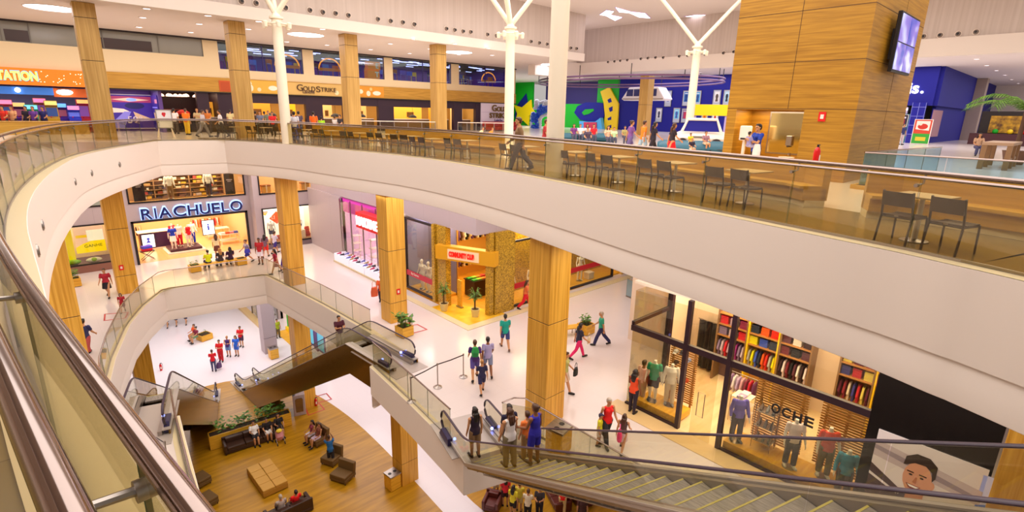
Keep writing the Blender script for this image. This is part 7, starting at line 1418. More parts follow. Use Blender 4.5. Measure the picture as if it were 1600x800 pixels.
# ------------------------------------------------------------------ ceilings: round lights, downlights, nozzles
for i, ((x, y), w) in enumerate((((2.2, 38.2), 'leftmost, beside the first timber column'), ((15.1, 37.2), 'above the cafe lettering'), ((27.8, 37.2), 'right of the fourth timber column'), ((40.2, 38.2), 'behind the thick white column'))): t = thing('round_ceiling_light', 'large round flush ceiling light, %s' % w, 'light', (x, y, 23.3), 0, 'large round ceiling lights'); MB().cyl((0, 0, -.015), (0, 0, 0), 1.15, n=40).build('diffuser', 'lamp', t); MB().tube([(1.17 * math.cos(k * .196), 1.17 * math.sin(k * .196), -.01) for k in range(32)], .03, 6, closed=True).build('trim_ring', 'white', t)
dl0 = None
def downlight(x, y, z, lb, gp):
    global dl0
    if dl0 is None:
        t = thing('downlight', lb, 'light', (x, y, z), 0, gp); MB().cyl((0, 0, -.02), (0, 0, 0), .17, n=20).build('lens', 'lamp2', t); MB().tube([(.19 * math.cos(k * .314), .19 * math.sin(k * .314), -.012) for k in range(20)], .025, 6, closed=True).build('rim', 'white', t); dl0 = t
    else: dup(dl0, (x, y, z), 0, lb, gp)
for px in ((229, 13), (223, 27), (217, 42), (325, 24), (311, 37), (298, 50), (388, 45), (404, 33), (448, 65), (511, 70), (504, 45), (570, 52), (579, 77), (610, 68), (645, 61), (640, 83), (672, 76), (711, 68), (717, 85), (763, 75), (769, 86)): p = G(px[0], px[1], 23.3); downlight(p.x, p.y, 23.3, 'small round downlight in the ceiling over the shop row', 'downlights over the shop row')
for px in ((893, 116), (914, 116), (955, 113), (952, 121), (985, 110), (1038, 116), (1058, 107), (1124, 103), (1095, 113), (1038, 122)): p = G(px[0], px[1], 23.3); downlight(p.x, p.y, 23.3, 'small round downlight in the ceiling over the play area', 'downlights over the play area')
for px in ((1507, 82), (1526, 92), (1542, 102), (1557, 110), (1570, 117), (1581, 124), (1591, 130)): p = G(px[0], px[1], 23.3); downlight(p.x, p.y, 23.3, 'small downlight in the row over the cinema front', 'downlights over the cinema front')
nz0 = None
def nozzle(p, ax, lb, gp):
    global nz0
    if nz0 is None:
        t = thing('air_nozzle', lb, 'air nozzle', p, 0, gp); MB().tube([(0, -.02, 0), (0, .0, 0)], .19, 18).build('ring', 'white', t, True); MB().tube([(.0, -.16, .0), (0, -.02, 0)], [.1, .15], 16).build('barrel', mat('#8a7a72', .5), t, True); MB().tube([(0, -.17, 0), (0, -.155, 0)], .08, 14).build('mouth', 'black', t); nz0 = t
        if ax == 'x': t.rotation_euler = (0, 0, -math.pi / 2)
    else: dup(nz0, p, 0 if ax == 'y' else -math.pi / 2, lb, gp)
for px in ((377, 2), (400, 5), (423, 8), (446, 12), (484, 16), (504, 19), (524, 21), (544, 24), (590, 30), (610, 33), (629, 35), (647, 38), (697, 45), (710, 47), (723, 49), (735, 50), (761, 54), (775, 56), (829, 65), (842, 67), (854, 69), (891, 75), (900, 76)): p = YP(px[0], px[1], 33.38); nozzle(p, 'y', 'round air nozzle on the white upper wall over the shop row', 'air nozzles on the left upper wall')
for px in ((951, 97), (961, 96), (970, 95), (981, 94), (1002, 92), (1013, 91), (1025, 90), (1037, 90), (1062, 88), (1075, 87), (1102, 85), (1131, 83), (1147, 81), (1443, 57), (1469, 55), (1497, 53), (1525, 50)): p = XP(px[0], px[1], 45.98); nozzle(p, 'x', 'round air nozzle on the white upper wall over the play area', 'air nozzles on the right upper wall')
SH = {'kite': [(-1.2, .0), (-.2, .35), (.1, .1), (1.4, -.25), (.6, -.6), (-.1, -.1), (-.9, -.3)], 'bow': [(-1.4, .1), (-.4, .4), (0, .1), (1.2, .15), (1.6, -.2), (.4, -.45), (-.2, -.05)]}
for (px, k, s, rz, w) in (((950, 31), 'kite', 2.0, .6, 'second from the thick white column'), ((987, 20), 'bow', 2.0, .2, 'highest, in the middle'), ((1128, 24), 'bow', 1.9, 2.2, 'right, behind the branching tree column'), ((842, 39), 'kite', 2.0, 1.0, 'left of the thick white column')):
    p = G(px[0], min(px[1], 24), 27.18); t = thing('ceiling_light_panel', 'irregular white lit panel in the high roof, %s' % w, 'light', (p.x, p.y, 27.19), rz); MB().prism([(x * s, y * s) for x, y in SH[k]], -.02, 0).build('diffuser', mat('#fff4ff', .5, emit=3.5), t); MB().prism([(x * s * 1.07, y * s * 1.07) for x, y in SH[k]], -.012, .0).build('edge_glow', mat('#c9a2e8', .5), t)
flush_protos()
# ------------------------------------------------------------------ people
def ppl(px, py, lv, *a, **k):
    p = G(px, py, lv); return person(a[0], (p.x, p.y, p.z + (.013 if lv == 1 and k.pop('wd', 0) else .002)), *a[1:], **k)
# middle storey
ppl(789, 545, 2, 'man in teal polo shirt and navy shorts walking away across the pale concourse', 60, 'walk', 'tee', '#12a090', 'shorts', '#38407c', shoec='#6a4a3a')
ppl(742, 592, 2, 'woman in purple top with a green backpack walking away from the camera', 55, 'walk2', 'tee', '#4a2a78', 'shorts', '#5a4a9a', 'bun', 'hairb')
p = G(742, 592, 2); t = thing('backpack', 'green backpack on the back of the woman in the purple top', 'bag', (p.x - .12, p.y - .17, Z2 + 1.08), R(55 - 90)); MB().tube([(0, 0, 0), (0, 0, .2), (0, 0, .38)], [(.13, .08), (.15, .1), (.1, .06)], 12, up=(0, 1, 0)).build('body', mat('#2aa050', .7), t, True); MB().box((-.09, -.12, .04), (.09, -.07, .2)).build('pocket', mat('#1f8040', .7), t, bevel=.02)
ppl(762, 586, 2, 'man in pale lilac T-shirt and grey shorts beside the woman with the green backpack', 58, 'walk', 'tee', '#a8a0d0', 'shorts', '#8088a8', skin='skinb')
ppl(753, 614, 2, 'girl in navy top and leggings with fair hair following the couple', 62, 'walk2', 'tee', '#2a2850', 'shorts', '#2c2a58', 'bun', 'hairy', scale=.82)
ppl(946, 693, 2, 'grey-haired woman in bright red blouse walking with two children', 245, 'walk2', 'tank', '#f01818', 'trousers', '#2a2a30', 'short', 'hairg', female=True)
ppl(935, 696, 2, 'child in yellow football shirt and dark cap beside the woman in red', 300, 'stand', 'tee', '#d8d020', 'shorts', '#d8c8c0', 'cap', '#3a3050', scale=.68)
ppl(971, 704, 2, 'girl with long dark hair in brown top and pale skirt with pink bag', 20, 'walk', 'tank', '#5a4038', 'skirt', '#e0c8d0', 'hairlong', 'hairb', scale=.78)
p = G(968, 704, 2); bag('bright pink bag carried by the girl with long dark hair', (p.x - .22, p.y - .1, Z2 + .55), '#f0287a', (.34, .16, .3), .6)
ppl(987, 645, 2, 'woman in orange sleeveless top and dark trousers looking into the menswear window', 5, 'stand2', 'tank', '#f05020', 'skinny', '#2c2030', 'hairlong', 'hairk', skin='skinb')
ppl(1001, 628, 2, 'man in pale pink T-shirt standing at the corner of the menswear window', 350, 'stand', 'tee', '#f4c8c0', 'trousers', '#c8a888', skin='skinb')
ppl(938, 539, 2, 'man in green and white shirt and navy trousers walking past the square planter', 130, 'walk', 'tee', '#30a080', 'trousers', '#282858', 'short', 'hairg')
ppl(903, 560, 2, 'woman in dark top and pink trousers walking right of the tall column', 330, 'walk', 'tee', '#2a2840', 'skinny', '#e0206a', 'hairlong', 'hairk')
p = G(908, 560, 2); bag('cream shoulder bag on the woman in pink trousers', (p.x + .2, p.y - .2, Z2 + .75), '#e8d8b8', (.3, .12, .26), .3)
ppl(881, 612, 2, 'woman in green and cream top half hidden behind the tall column', 300, 'walk2', 'tee', '#b8b870', 'skirt', '#e8d0b8', 'bun', 'hairb')
p = G(887, 612, 2); bag('black handbag of the woman half hidden behind the tall column', (p.x + .1, p.y - .25, Z2 + .78), '#1c1818', (.34, .14, .28), .3)
ppl(821, 483, 2, 'woman in orange top and red trousers in front of the long red window band', 320, 'walk', 'tee', '#e87840', 'trousers', '#e01828', 'hairlong', 'hairb')
bp, bq = BEN; d_ = (bq - bp)
for f_, c, h, hc, lb in ((.3, '#d8e000', 'short', 'hairk', 'man in yellow T-shirt sitting with his back to us on the bench'), (.56, '#3a2a28', 'hairlong', 'hairy', 'woman with long fair hair and dark top sitting on the bench'), (.78, '#3a1438', 'hairlong', 'hairk', 'woman with dark hair and plum top sitting on the bench')):
    q = bp + d_ * f_; person(lb, (q.x, q.y, Z2 + .44), 95, 'sit', 'tee', c, 'trousers', '#2a3050' if f_ < .7 else '#1c1a28', h, hc)
ppl(341, 403, 2, 'woman in cream top and brown skirt standing inside the blue lettered shop entrance', 80, 'stand', 'tee', '#e8d0a0', 'skirt', '#6a3020', 'hairlong', 'hairb')
ppl(388, 411, 2, 'woman in grey top with blue bag walking past the bench', 190, 'walk', 'tee', '#b0a0a8', 'shorts', '#30308a', 'bun', 'hairb')
p = G(389, 411, 2); bag('blue handbag of the woman walking past the bench', (p.x - .1, p.y - .3, Z2 + .8), '#3a3ab0', (.36, .14, .26), 0)
ppl(408, 413, 2, 'man in red shirt and white shorts standing by the sale window', 240, 'stand', 'tee', '#b82028', 'shorts', '#f0e8f0', skin='skinb', scale=1.08)
ppl(416, 402, 2, 'woman in grey top and bright red shorts close to the sale window', 60, 'walk2', 'tee', '#7a5a6a', 'shorts', '#f02a20', 'hairlong', 'hairk')
ppl(433, 428, 2, 'woman in wine red dress walking behind the far glass balustrade', 160, 'walk', 'dress', '#a81c38', None, '#000000', 'hairlong', 'hairk')
ppl(431, 396, 2, 'person in pale top and purple shorts passing the red travel bags', 20, 'walk', 'tee', '#d8d0e0', 'shorts', '#3a2a80', 'short', 'hairb')
ppl(446, 423, 2, 'woman in grey vest and purple leggings walking beside the timber column', 200, 'walk2', 'tank', '#a098a0', 'skinny', '#3c1c90', 'hairlong', 'hairk')
ppl(170, 464, 2, 'woman in red top and black skirt walking left of the timber column', 250, 'walk', 'tee', '#b02030', 'skirt', '#201820', 'bun', 'hairb')
ppl(193, 488, 2, 'child in dark red outfit walking in front of the woman in red and black', 260, 'walk2', 'dress', '#a81828', None, '#000000', 'hairlong', 'hairk', scale=.62)
ppl(139, 556, 2, 'person in dark blue top half hidden behind the leftmost column', 60, 'walk', 'tee', '#30305a', 'trousers', '#b04a4a', 'short', 'hairk')
ppl(597, 475, 2, 'person in orange top with big bag half hidden behind the shoe shop column', 240, 'walk', 'tee', '#e06030', 'trousers', '#3a3040', 'short', 'hairb')
p = G(594, 477, 2); bag('orange and black rucksack of the person behind the shoe shop column', (p.x - .3, p.y, Z2 + .6), '#d86038', (.4, .25, .5), 0)
# escalator riders
def rider(fn, s, k, lb, deg, *a, **kw): p = fn(s, k); return person(lb, (p.x, p.y, p.z + .012), deg, *a, **kw)
rider(E1, -.35, -.3, 'woman in black top and short skirt riding the near escalator, leftmost of the group', 78, 'stand', 'tank', '#2a1830', 'shorts', '#8a6a4a', 'hairlong', 'hairk')
rider(E1, .75, .28, 'dark-haired person in navy top behind the woman in black on the escalator', 75, 'stand', 'tee', '#1c1838', 'trousers', '#2a2430', 'short', 'hairk')
rider(E1, 1.95, -.32, 'long-haired woman in white top holding the handrail of the near escalator', 80, 'rail', 'tank', '#f0e8e4', 'trousers', '#8a7a5c', 'hairlong', 'hairb')
rider(E1, 1.75, .3, 'child in orange top between the two women on the near escalator', 82, 'stand', 'tee', '#e87830', 'trousers', '#a07a50', 'short', 'hairb', scale=.86)
rider(E1, 2.45, .12, 'woman in bright blue dress leaning at the far side of the near escalator', 95, 'stand2', 'tank', '#2820a0', 'shorts', '#2820a0', 'bun', 'hairb', skin='skinb')
rider(E2, 12.6, -.05, 'man in dark red shirt with light trousers riding the up escalator', 265, 'hold', 'tee', '#4a1024', 'trousers', '#c8b898', 'short', 'hairk')
rider(E3_, 1.6, .0, 'child with dark hair in pink top near the bottom of the down escalator', 78, 'stand', 'tee', '#d0808a', 'shorts', '#8a6050', 'short', 'hairk', scale=.8)
# lowest storey
ppl(335, 580, 1, 'woman in red top and jeans walking away with a violet shopping bag', 75, 'hold', 'tee', '#e81828', 'skinny', '#4a4a70', 'short', 'hairb', female=True)
p = G(343, 577, 1); bag('violet shopping bag beside the woman in red top and jeans', (p.x, p.y, .12), '#5a3a6a', (.4, .2, .42), .3)
ppl(346, 565, 1, 'person dressed all in red with folded arms on the lowest floor', 240, 'hold', 'tee', '#e01820', 'trousers', '#c81420', 'short', 'hairk', scale=1.05)
ppl(358, 557, 1, 'woman in purple top and denim shorts with folded arms', 245, 'hold', 'tank', '#4a2a78', 'shorts', '#7a9ad0', 'bun', 'hairy')
ppl(371, 556, 1, 'woman in bright blue outfit standing with the group on the lowest floor', 235, 'stand2', 'tee', '#2a6ae0', 'shorts', '#3a6ad0', 'hairlong', 'hairb')
ppl(378, 542, 1, 'man in red shirt behind the woman in blue, hands together', 235, 'hold', 'tee', '#e01820', 'shorts', '#4a3050', 'short', 'hairk', scale=1.05)
ppl(435, 528, 1, 'man in yellow green shirt by the toy shop arch on the lowest floor', 280, 'stand', 'tee', '#a8b820', 'trousers', '#6a5a3a', 'short', 'hairk')
p = G(320, 530, 1)
person('person in orange top sitting on the planter edge on the lowest floor', (p.x - .62, p.y + .35, .5), 200, 'sit', 'tee', '#f05a20', 'shorts', '#d8b080', 'short', 'hairb'); person('person in dark red top sitting on the planter edge, nearer one', (p.x - .62, p.y - .3, .5), 205, 'sit', 'tee', '#7a1838', 'shorts', '#6a8a60', 'bun', 'hairk')
for px, py, c, lb in ((262, 511, '#d8b0a0', 'first person of three cut off by the white band, on the far lowest floor'), (276, 508, '#e05040', 'second person of three cut off by the white band, on the far lowest floor'), (291, 506, '#4a70c0', 'third person of three cut off by the white band, on the far lowest floor')): ppl(px, py, 1, lb, 240, 'walk', 'tee', c, 'shorts', '#3a3a50')
a0, d0, n0 = SOFA
def onsofa(f, *a, **k): q = a0 + d0 * f + n0 * .42; return person(a[0], (q.x, q.y, .013 + .46), math.degrees(math.atan2(-n0.y, -n0.x)), *a[1:], **k)
onsofa(1.62, 'man in white T-shirt sitting cross-legged on the dark leather sofa', 'sitback', 'tee', '#f4f0ec', 'shorts', '#2a2428', 'short', 'hairk', skin='skin')
onsofa(2.3, 'person in black top and white shorts in the middle of the dark leather sofa', 'sit', 'tee', '#1c1618', 'shorts', '#f0ece8', 'short', 'hairk'); onsofa(2.95, 'woman in black top resting her head at the right end of the dark leather sofa', 'sitback', 'tee', '#201a1c', 'shorts', '#3a3030', 'hairlong', 'hairk')
q = a0 + d0 * 2.75 - n0 * .45; t = thing('pushchair', 'small pink and yellow pushchair in front of the dark leather sofa', 'pushchair', (q.x, q.y, .013), math.atan2(-n0.y, -n0.x) - math.pi / 2); MB().tube([(0, -.1, .25), (0, .0, .45), (0, -.12, .75)], [(.2, .14), (.22, .14), (.18, .08)], 12, up=(0, 1, 0)).build('seat', mat('#d08a90', .7), t, True); MB().sph((0, -.02, .8), (.17, .15, .1), 12, 8).build('hood', mat('#e8c83a', .7), t, True)
for sx in (-.2, .2):
    for y in (-.2, .22): MB().cyl((sx - .02, y, .08), (sx + .02, y, .08), .08, n=12).build('wheel', 'dark', t)
    MB().tube([(sx, .22, .08), (sx, -.1, .5), (sx, -.3, .95)], .014, 6).build('frame', 'steel', t)
def onchair(px, py, dx, *a, **k):
    dg = k.pop('deg'); p = G(px, py, zf); r = R(dg); return person(a[0], (p.x + math.sin(r) * dx + math.cos(r) * .1, p.y - math.cos(r) * dx + math.sin(r) * .1, zf + .45), dg, *a[1:], **k)
onchair(496, 690, -.28, 'woman in brown top and patterned shorts on the lounge chair, farther one', 'sitback', 'tank', '#8a4a3a', 'shorts', '#d8c0d8', 'hairlong', 'hairb', deg=190); onchair(496, 690, .28, 'woman in dark pink top and white shorts on the lounge chair, nearer one', 'sit', 'tank', '#9a4058', 'shorts', '#f0e8f0', 'hairlong', 'hairk', deg=190)
p = G(513, 719, zf); person('man in blue shirt and black trousers leaning over the back of a lounge chair', (p.x - .02, p.y - .45, zf), 75, 'lean', 'tee', '#1a5a90', 'trousers', '#201a20', 'short', 'hairb', skin='skinb')
c_ = (SB_[1] - SB_[0]).normalized(); m_ = Vector((-c_.y, c_.x, 0)); sd_ = math.degrees(math.atan2(-m_.y, -m_.x)); p = SB_[0] + c_ * .65 + m_ * .4; person('man in bright red shirt on the dark sofa at the bottom edge', (p.x, p.y, zf + .46), sd_, 'sitback', 'tee', '#f01818', 'trousers', '#2a2428', 'short', 'hairk'); p = SB_[0] + c_ * 1.3 + m_ * .38; person('grey-haired person in patterned top on the dark sofa at the bottom edge', (p.x, p.y, zf + .46), sd_, 'sit', 'tee', '#b8a8a0', 'trousers', '#3a2a28', 'short', 'hairg')
for px, py, lb, dg, ps, tc, bc, bcol, hr, hc, s in ((775, 775, 'dark-skinned boy in black top and pale shorts under the escalator', 270, 'stand', '#2a2228', 'shorts', '#d8c8a0', 'short', 'hairk', .95), (790, 768, 'woman in pale strapless top next to the boy in black top', 260, 'hold', '#e8c8b0', 'trousers', '#3a2a2a', 'bun', 'hairb', 1), (789, 790, 'long black-haired woman with red top and bare legs under the escalator', 60, 'stand', '#d8283a', 'shorts', '#3a1a20', 'hairlong', 'hairk', 1), (801, 806, 'black-haired woman in yellow top and dark shorts under the escalator', 20, 'stand', '#e8d830', 'shorts', '#241c1c', 'hairlong', 'hairk', 1), (811, 798, 'person in yellow top behind the black-haired woman in yellow', 40, 'hold', '#d8c840', 'shorts', '#d8c080', 'short', 'hairb', .95), (824, 812, 'man in white T-shirt and black trousers with his back to us under the escalator', 35, 'hold', '#e8dcc0', 'trousers', '#1c1618', 'short', 'hairb', 1), (842, 808, 'man in black and white striped shirt facing the group under the escalator', 215, 'hold', '#3a3438', 'trousers', '#2a2430', 'short', 'hairb', 1)):
    p = G(px, py, zf); person(lb, (p.x, p.y, zf + .001), dg, ps, 'tee', tc, bc, bcol, hr, hc, scale=s)
p = G(878, 802, zf); person('person in bright red shirt bending over between the oxblood sofas', (p.x, p.y, zf + .001), 40, 'bend', 'tee', '#f01414', 'trousers', '#e0c890', 'short', 'hairk'); p = G(897, 796, zf); person('person in cream yellow clothes at the far end of the oxblood sofa', (p.x + .4, p.y - .1, zf + .001), 200, 'bend', 'long', '#d8b050', 'trousers', '#d8b868', 'short', 'hairk')
p = G(908, 822, zf); person('dark-haired person just showing at the bottom edge under the escalator', (p.x, p.y, zf + .001), 230, 'stand', 'tee', '#4a2a2a', 'trousers', '#2a2024', 'short', 'hairk')
# upper storey: walkers behind the glass
ppl(811, 266, 3, 'man in brown jacket and dark trousers walking behind the glass near the thick white column', 140, 'walk', 'jacket', '#8a6a48', 'trousers', '#3a3648', 'short', 'hairb', scale=1.06)
ppl(459, 220, 3, 'child in pale grey dress at the far glass right of the slim column', 0, 'stand', 'dress', '#d0c4c8', None, '#000000', 'bun', 'hairb', scale=.92)
def bear(px, dist, lb, deg, *a, **k): q = at(px, dist, 3, .012); return person(lb, q, deg, *a, **k)
bear(459 + 2, 33.6, 'man in white and blue shirt and jeans standing behind the far dining chairs', 60, 'stand', 'tee', '#d8d4e0', 'trousers', '#3a4a9a', 'short', 'hairk')
for px, di, lb, dg, tc, bc, hc, s in ((491, 37, 'person in bright orange shirt ordering at the cafe', 60, '#ff6a10', '#3a2a30', 'hairk', 1), (503, 37, 'child in lime green shirt beside the person in orange', 60, '#a8e020', '#3a3a50', 'hairk', .82), (468, 38, 'man in dark and white shirt at the cafe left of the orange shirt', 70, '#5a5068', '#3a4a8a', 'hairk', 1), (524, 38, 'person in white top sitting right of the lime green child', 30, '#f0e8e4', '#2a2a30', 'hairb', .85), (532, 37.5, 'person in black and white striped top right of the white top', 200, '#3a3238', '#2a2a30', 'hairk', .9), (427, 40, 'person in red top beside the slim white column at the kiosk', 250, '#d82028', '#2a2a30', 'hairk', .95), (394, 43, 'dark-dressed person at the busy kiosk, leftmost', 240, '#6a3028', '#2a2024', 'hairk', .95), (401, 43.5, 'person in brown top at the busy kiosk, second from left', 60, '#5a4030', '#2a2a30', 'hairk', .95), (408, 43, 'person in blue grey top at the busy kiosk, third from left', 240, '#6a7088', '#2a2a30', 'hairb', .95), (415, 43.5, 'person in olive top at the busy kiosk, fourth from left', 60, '#8a8060', '#2a2a30', 'hairk', .95), (421, 43, 'person in grey green top at the busy kiosk, nearest the slim column', 250, '#707868', '#2a2a30', 'hairb', .98)):
    bear(px, di, lb, dg, 'stand2', 'tee', tc, 'trousers', bc, 'short', hc, scale=s)
for px, di, lb, dg, ps, tc, bc, hc in ((293, 42, 'man in orange shirt and yellow trousers by the dark cafe', 50, 'stand', '#f07818', '#e8c020', 'hairb'), (275, 43.5, 'person in white top sitting area of the dark cafe, by the easel board', 60, 'stand2', '#f0e0dc', '#4a3a30', 'hairk'), (318, 39, 'person in grey shorts and white shirt walking past the dark cafe', 330, 'walk', '#d0c8d0', '#8a8488', 'hairb'), (346, 39, 'person in white shirt with dark trousers walking left of the second timber column', 170, 'walk2', '#f0ecec', '#3a3238', 'hairk'), (311, 45, 'person in tan cap and shirt inside the dark cafe', 240, 'hold', '#c0a878', '#4a3a30', 'hairy'), (362, 44, 'person in cream top at the kiosk beside the second timber column', 60, 'stand', '#d8c890', '#3a2a2a', 'hairk'), (327, 44.5, 'person in orange cap area behind the walkers at the dark cafe', 230, 'stand2', '#c87028', '#3a2a2a', 'hairb')):
    bear(px, di, lb, dg, ps, 'tee', tc, 'trousers', bc, 'short', hc)
for px, di, lb, tc, hc in ((10, 44.5, 'person in red top at the arcade edge, far left', '#d83020', 'hairk'), (24, 44.6, 'woman in peach dress standing at the arcade edge', '#e0a878', 'hairb'), (46, 45, 'person in dark clothes bending at the arcade counter', '#2a2030', 'hairk'), (57, 44.7, 'person in purple top at the arcade counter', '#6a3a9a', 'hairb'), (72, 45, 'person in navy top near the orange arcade fascia end', '#28286a', 'hairk')): bear(px, di, lb, 240, 'stand2', 'tee', tc, 'trousers', '#3a2a40', 'short', hc, scale=.97)
for px, di, lb, dg, ps, tc, bot, bc, hr, hc, s in ((986, 26.8, 'woman in purple striped top walking behind the banquettes', 330, 'walk', '#7a4a90', 'shorts', '#6a5a90', 'bun', 'hairb', 1), (1006, 26.2, 'person in orange top beside the woman in purple stripes', 330, 'walk2', '#f08018', 'shorts', '#a8c0d0', 'short', 'hairb', 1), (1022, 26, 'person in black top beside the orange top, walking', 320, 'walk', '#241c2c', 'trousers', '#2a2028', 'hairlong', 'hairk', .98), (1052, 24.5, 'woman in black top and red skirt walking in front of the toy car', 320, 'walk', '#2c2028', 'skirt', '#f01020', 'hairlong', 'hairb', .97), (812, 22, 'person in reddish jacket blurred behind the man by the thick white column', 150, 'walk2', '#a84a38', 'trousers', '#4a3a40', 'short', 'hairb', 1), (852, 23, 'person in red and blue beside the balloon arch behind the thick white column', 300, 'walk', '#b03038', 'trousers', '#3a4a70', 'short', 'hairb', 1)):
    bear(px, di, lb, dg, ps, 'tee', tc, bot, bc, hr, hc, scale=s)
for px, di, dz, lb, tc, hr, hc, s in ((897, 37, .38, 'person in purple top seated on the left play couch', '#7a3a80', 'hairlong', 'hairk', .95), (907, 37.5, .38, 'person in white top seated on the left play couch', '#f0ecec', 'short', 'hairb', .95), (918, 38, .38, 'person in white and grey seated between the play couches', '#e0d8dc', 'hairlong', 'hairk', .95), (928, 37.5, .38, 'person in bright red seated on the right play couch', '#e01828', 'short', 'hairk', .95), (919, 33, .3, 'dark-haired child in dark top in front of the play couches', '#4a3a50', 'short', 'hairk', .9), (951, 35, .35, 'woman in peach top seated right of the yellow tower base', '#e8b898', 'hairlong', 'hairk', .95), (960, 35, .35, 'child in pale green seated right of the yellow tower base', '#c0e0a8', 'short', 'hairb', .85), (977, 38, .35, 'person in grey and yellow seated left of the timber column', '#a89a60', 'short', 'hairk', .9)):
    q = at(px, di, 3, dz + .05); person(lb, q, 228, 'sit', 'tee', tc, 'trousers', '#4a4a60', hr, hc, scale=s)
for px, di, dz, lb, tc, hc, s in ((1081, 29.4, .5, 'child in yellow top climbing on the teal play couch', '#e8d820', 'hairk', .6), (1084, 27.5, .3, 'dark-dressed child with fair hair on the floor by the teal play couch', '#28203a', 'hairy', .62), (1105, 28.8, .5, 'boy in striped top and beige shorts sitting on the teal play couch', '#a07888', 'hairk', .75)):
    q = at(px, di, 3, dz + .05); person(lb, q, 235, 'sit', 'tee', tc, 'shorts', '#d8c0a0', 'short', hc, scale=s)
q = at(1186, 18.9, 3, .012); person('woman in bright blue top and patterned skirt holding a child by the wash niche', q, 150, 'hold', 'tee', '#1c3aa0', 'trousers', '#201a24', 'short', 'hairk', female=True)
person('small child in lilac striped top held in the arms of the woman in blue', (q[0] - .3, q[1] + .12, q[2] + .98), 330, 'sit', 'tee', '#9a90c0', 'shorts', '#b0a8c8', 'short', 'hairk', scale=.55)
q2 = (q[0] - .3, q[1] - .15, q[2] + .72); bag('white patterned bag held in front of the woman in blue', q2, '#f0e4dc', (.34, .16, .36), 1.0, False)
q = at(1535, 42, 3, .45); person('long dark-haired woman seated behind the small glass balustrade on the right', q, 200, 'sit', 'tee', '#c8a080', 'trousers', '#4a4a70', 'hairlong', 'hairk')
for px, di, lb, tc in ((747, 30.4, 'child in yellow white top lying on the left bean bag', '#f0d8a0'), (762, 30.1, 'child in orange top lying on the right bean bag', '#f08a30')): q = at(px, di, 3, .5); person(lb, q, 150, 'lie', 'tee', tc, 'shorts', '#8a6a50', 'short', 'hairb', scale=.8)
q = at(1412, 55, 3, .01); person('person in dark clothes standing at the cinema ticket counter', q, 230, 'stand', 'tee', '#2a3060', 'trousers', '#c8b8b8', 'short', 'hairk')
# ------------------------------------------------------------------ light
w = bpy.data.worlds.new('hall_fill'); SC.world = w; w.use_nodes = True  # even warm fill added from all round to brighten the hall
w.node_tree.nodes['Background'].inputs['Color'].default_value = (1.0, .92, .87, 1); w.node_tree.nodes['Background'].inputs['Strength'].default_value = .5
def area(name, loc, sx, sy, power, col=(1, .95, .90), rot=(0, 0, 0)):
    l = bpy.data.lights.new(name, 'AREA'); l.shape = 'RECTANGLE'; l.size = sx; l.size_y = sy; l.energy = power; l.color = col
    o = bpy.data.objects.new(name, l); COL.objects.link(o); o.location = loc; o.rotation_euler = rot; return o
WARM = (1, .80, .55); VIO = (.7, .42, 1)
area('roof_fill', (16, 14, 27.1), 36, 30, 8900)  # broad fill lamp added under the solid roof, no opening above it
area('roof_fill', (20, 10, 27.1), 30, 16, 2000)  # second added fill below the same closed roof
# dining floor and foyer ceilings
area('ceiling_lamp', (12, 40, 23.2), 40, 8, 1500)
area('ceiling_lamp', (54, 18, 23.2), 12, 44, 2700, (.9, .9, 1))
area('ceiling_lamp', (75, 3, 23.2), 24, 8, 900, (.85, .85, 1))
# middle storey concourse
area('ceiling_lamp', (6, 37.8, 14.6), 20, 4, 620, (1, .9, .82))
area('ceiling_lamp', (13.2, 26, 14.6), 3, 18, 520, (.95, .94, 1))
area('ceiling_lamp', (20, 15, 14.6), 12, 7, 470, (1, .92, .9))
area('ceiling_lamp', (12.9, 5, 14.6), 3, 10, 330)
area('ceiling_lamp', (-4, 24, 14.6), 7, 20, 600)
# lowest storey
area('ceiling_lamp', (9, 43, 6.35), 14, 12, 1200, (1, .94, .94))
area('ceiling_lamp', (14.5, 24, 6.3), 6, 22, 900, (1, .92, .92))
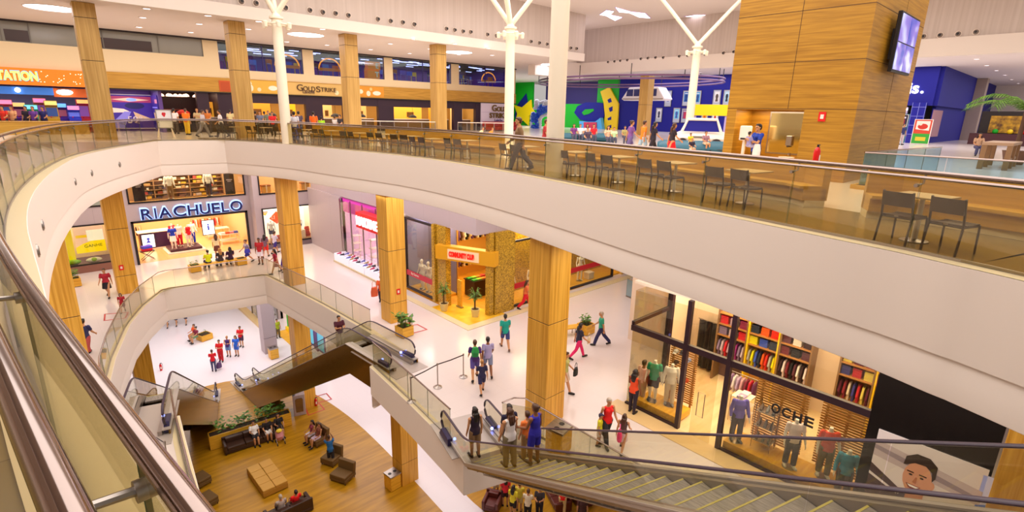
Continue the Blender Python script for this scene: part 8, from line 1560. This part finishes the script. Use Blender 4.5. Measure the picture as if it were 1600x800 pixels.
# shops
area('shop_lamp', (17.2, 6, 12.85), 4, 6.5, 520, WARM)
area('shop_lamp', (7.5, 45.5, 11.85), 6.5, 7, 620, WARM); area('shop_lamp', (7.7, 41.9, 14.25), 6.5, 1.0, 210, WARM)
area('shop_lamp', (-1, 42.4, 11.55), 8, 1.8, 170, (1, .9, .7)); area('shop_lamp', (15.1, 41.0, 11.55), 6, 1.4, 190, (1, .9, .8)); area('shop_lamp', (14.7, 41.1, 14.15), 5, 1.4, 90, WARM)
area('shop_lamp', (18, 30.2, 12.55), 4, 7, 420, (1, .82, 1)); area('shop_lamp', (19, 22.8, 12.65), 5, 5.5, 520, (1, .72, .3)); area('shop_lamp', (16.3, 24.4, 12.6), 1, 2, 60, (.85, .85, 1)); area('shop_lamp', (22.5, 20.4, 12.6), 8, 1.2, 170, (1, .85, .6))
area('shop_lamp', (24, 47, 19.5), 24, 2.4, 520, WARM); area('shop_lamp', (9.6, 48, 19.5), 3, 4, 60, (1, .6, .4)); area('shop_lamp', (-2, 49, 19.6), 10, 6, 520, (.75, .7, 1)); area('shop_lamp', (6.2, 46.8, 19.5), 2, 2, 60, (.8, .75, 1)); area('shop_lamp', (26, 49.5, 23.25), 28, 6, 900, VIO)
area('shop_lamp', (54, 55, 23.2), 10, 12, 1300, (.85, .85, 1)); area('shop_lamp', (19.1, 7.6, 18.78), 1, 1.8, 40, WARM); area('shop_lamp', (17, 41.5, 5.5), 4, 8, 300, (1, .9, .8))
SC.view_settings.view_transform = 'Standard'; SC.view_settings.look = 'None'; SC.view_settings.gamma = 1; SC.view_settings.exposure = 0
SC.view_settings.use_curve_mapping = False
SC.cycles.max_bounces = 8; SC.cycles.diffuse_bounces = 4; SC.cycles.glossy_bounces = 3; SC.cycles.transparent_max_bounces = 24; SC.cycles.transmission_bounces = 4
SC.cycles.sample_clamp_indirect = 6; SC.cycles.use_denoising = True; SC.cycles.caustics_reflective = False; SC.cycles.caustics_refractive = False
bpy.data.scenes.remove(TS)
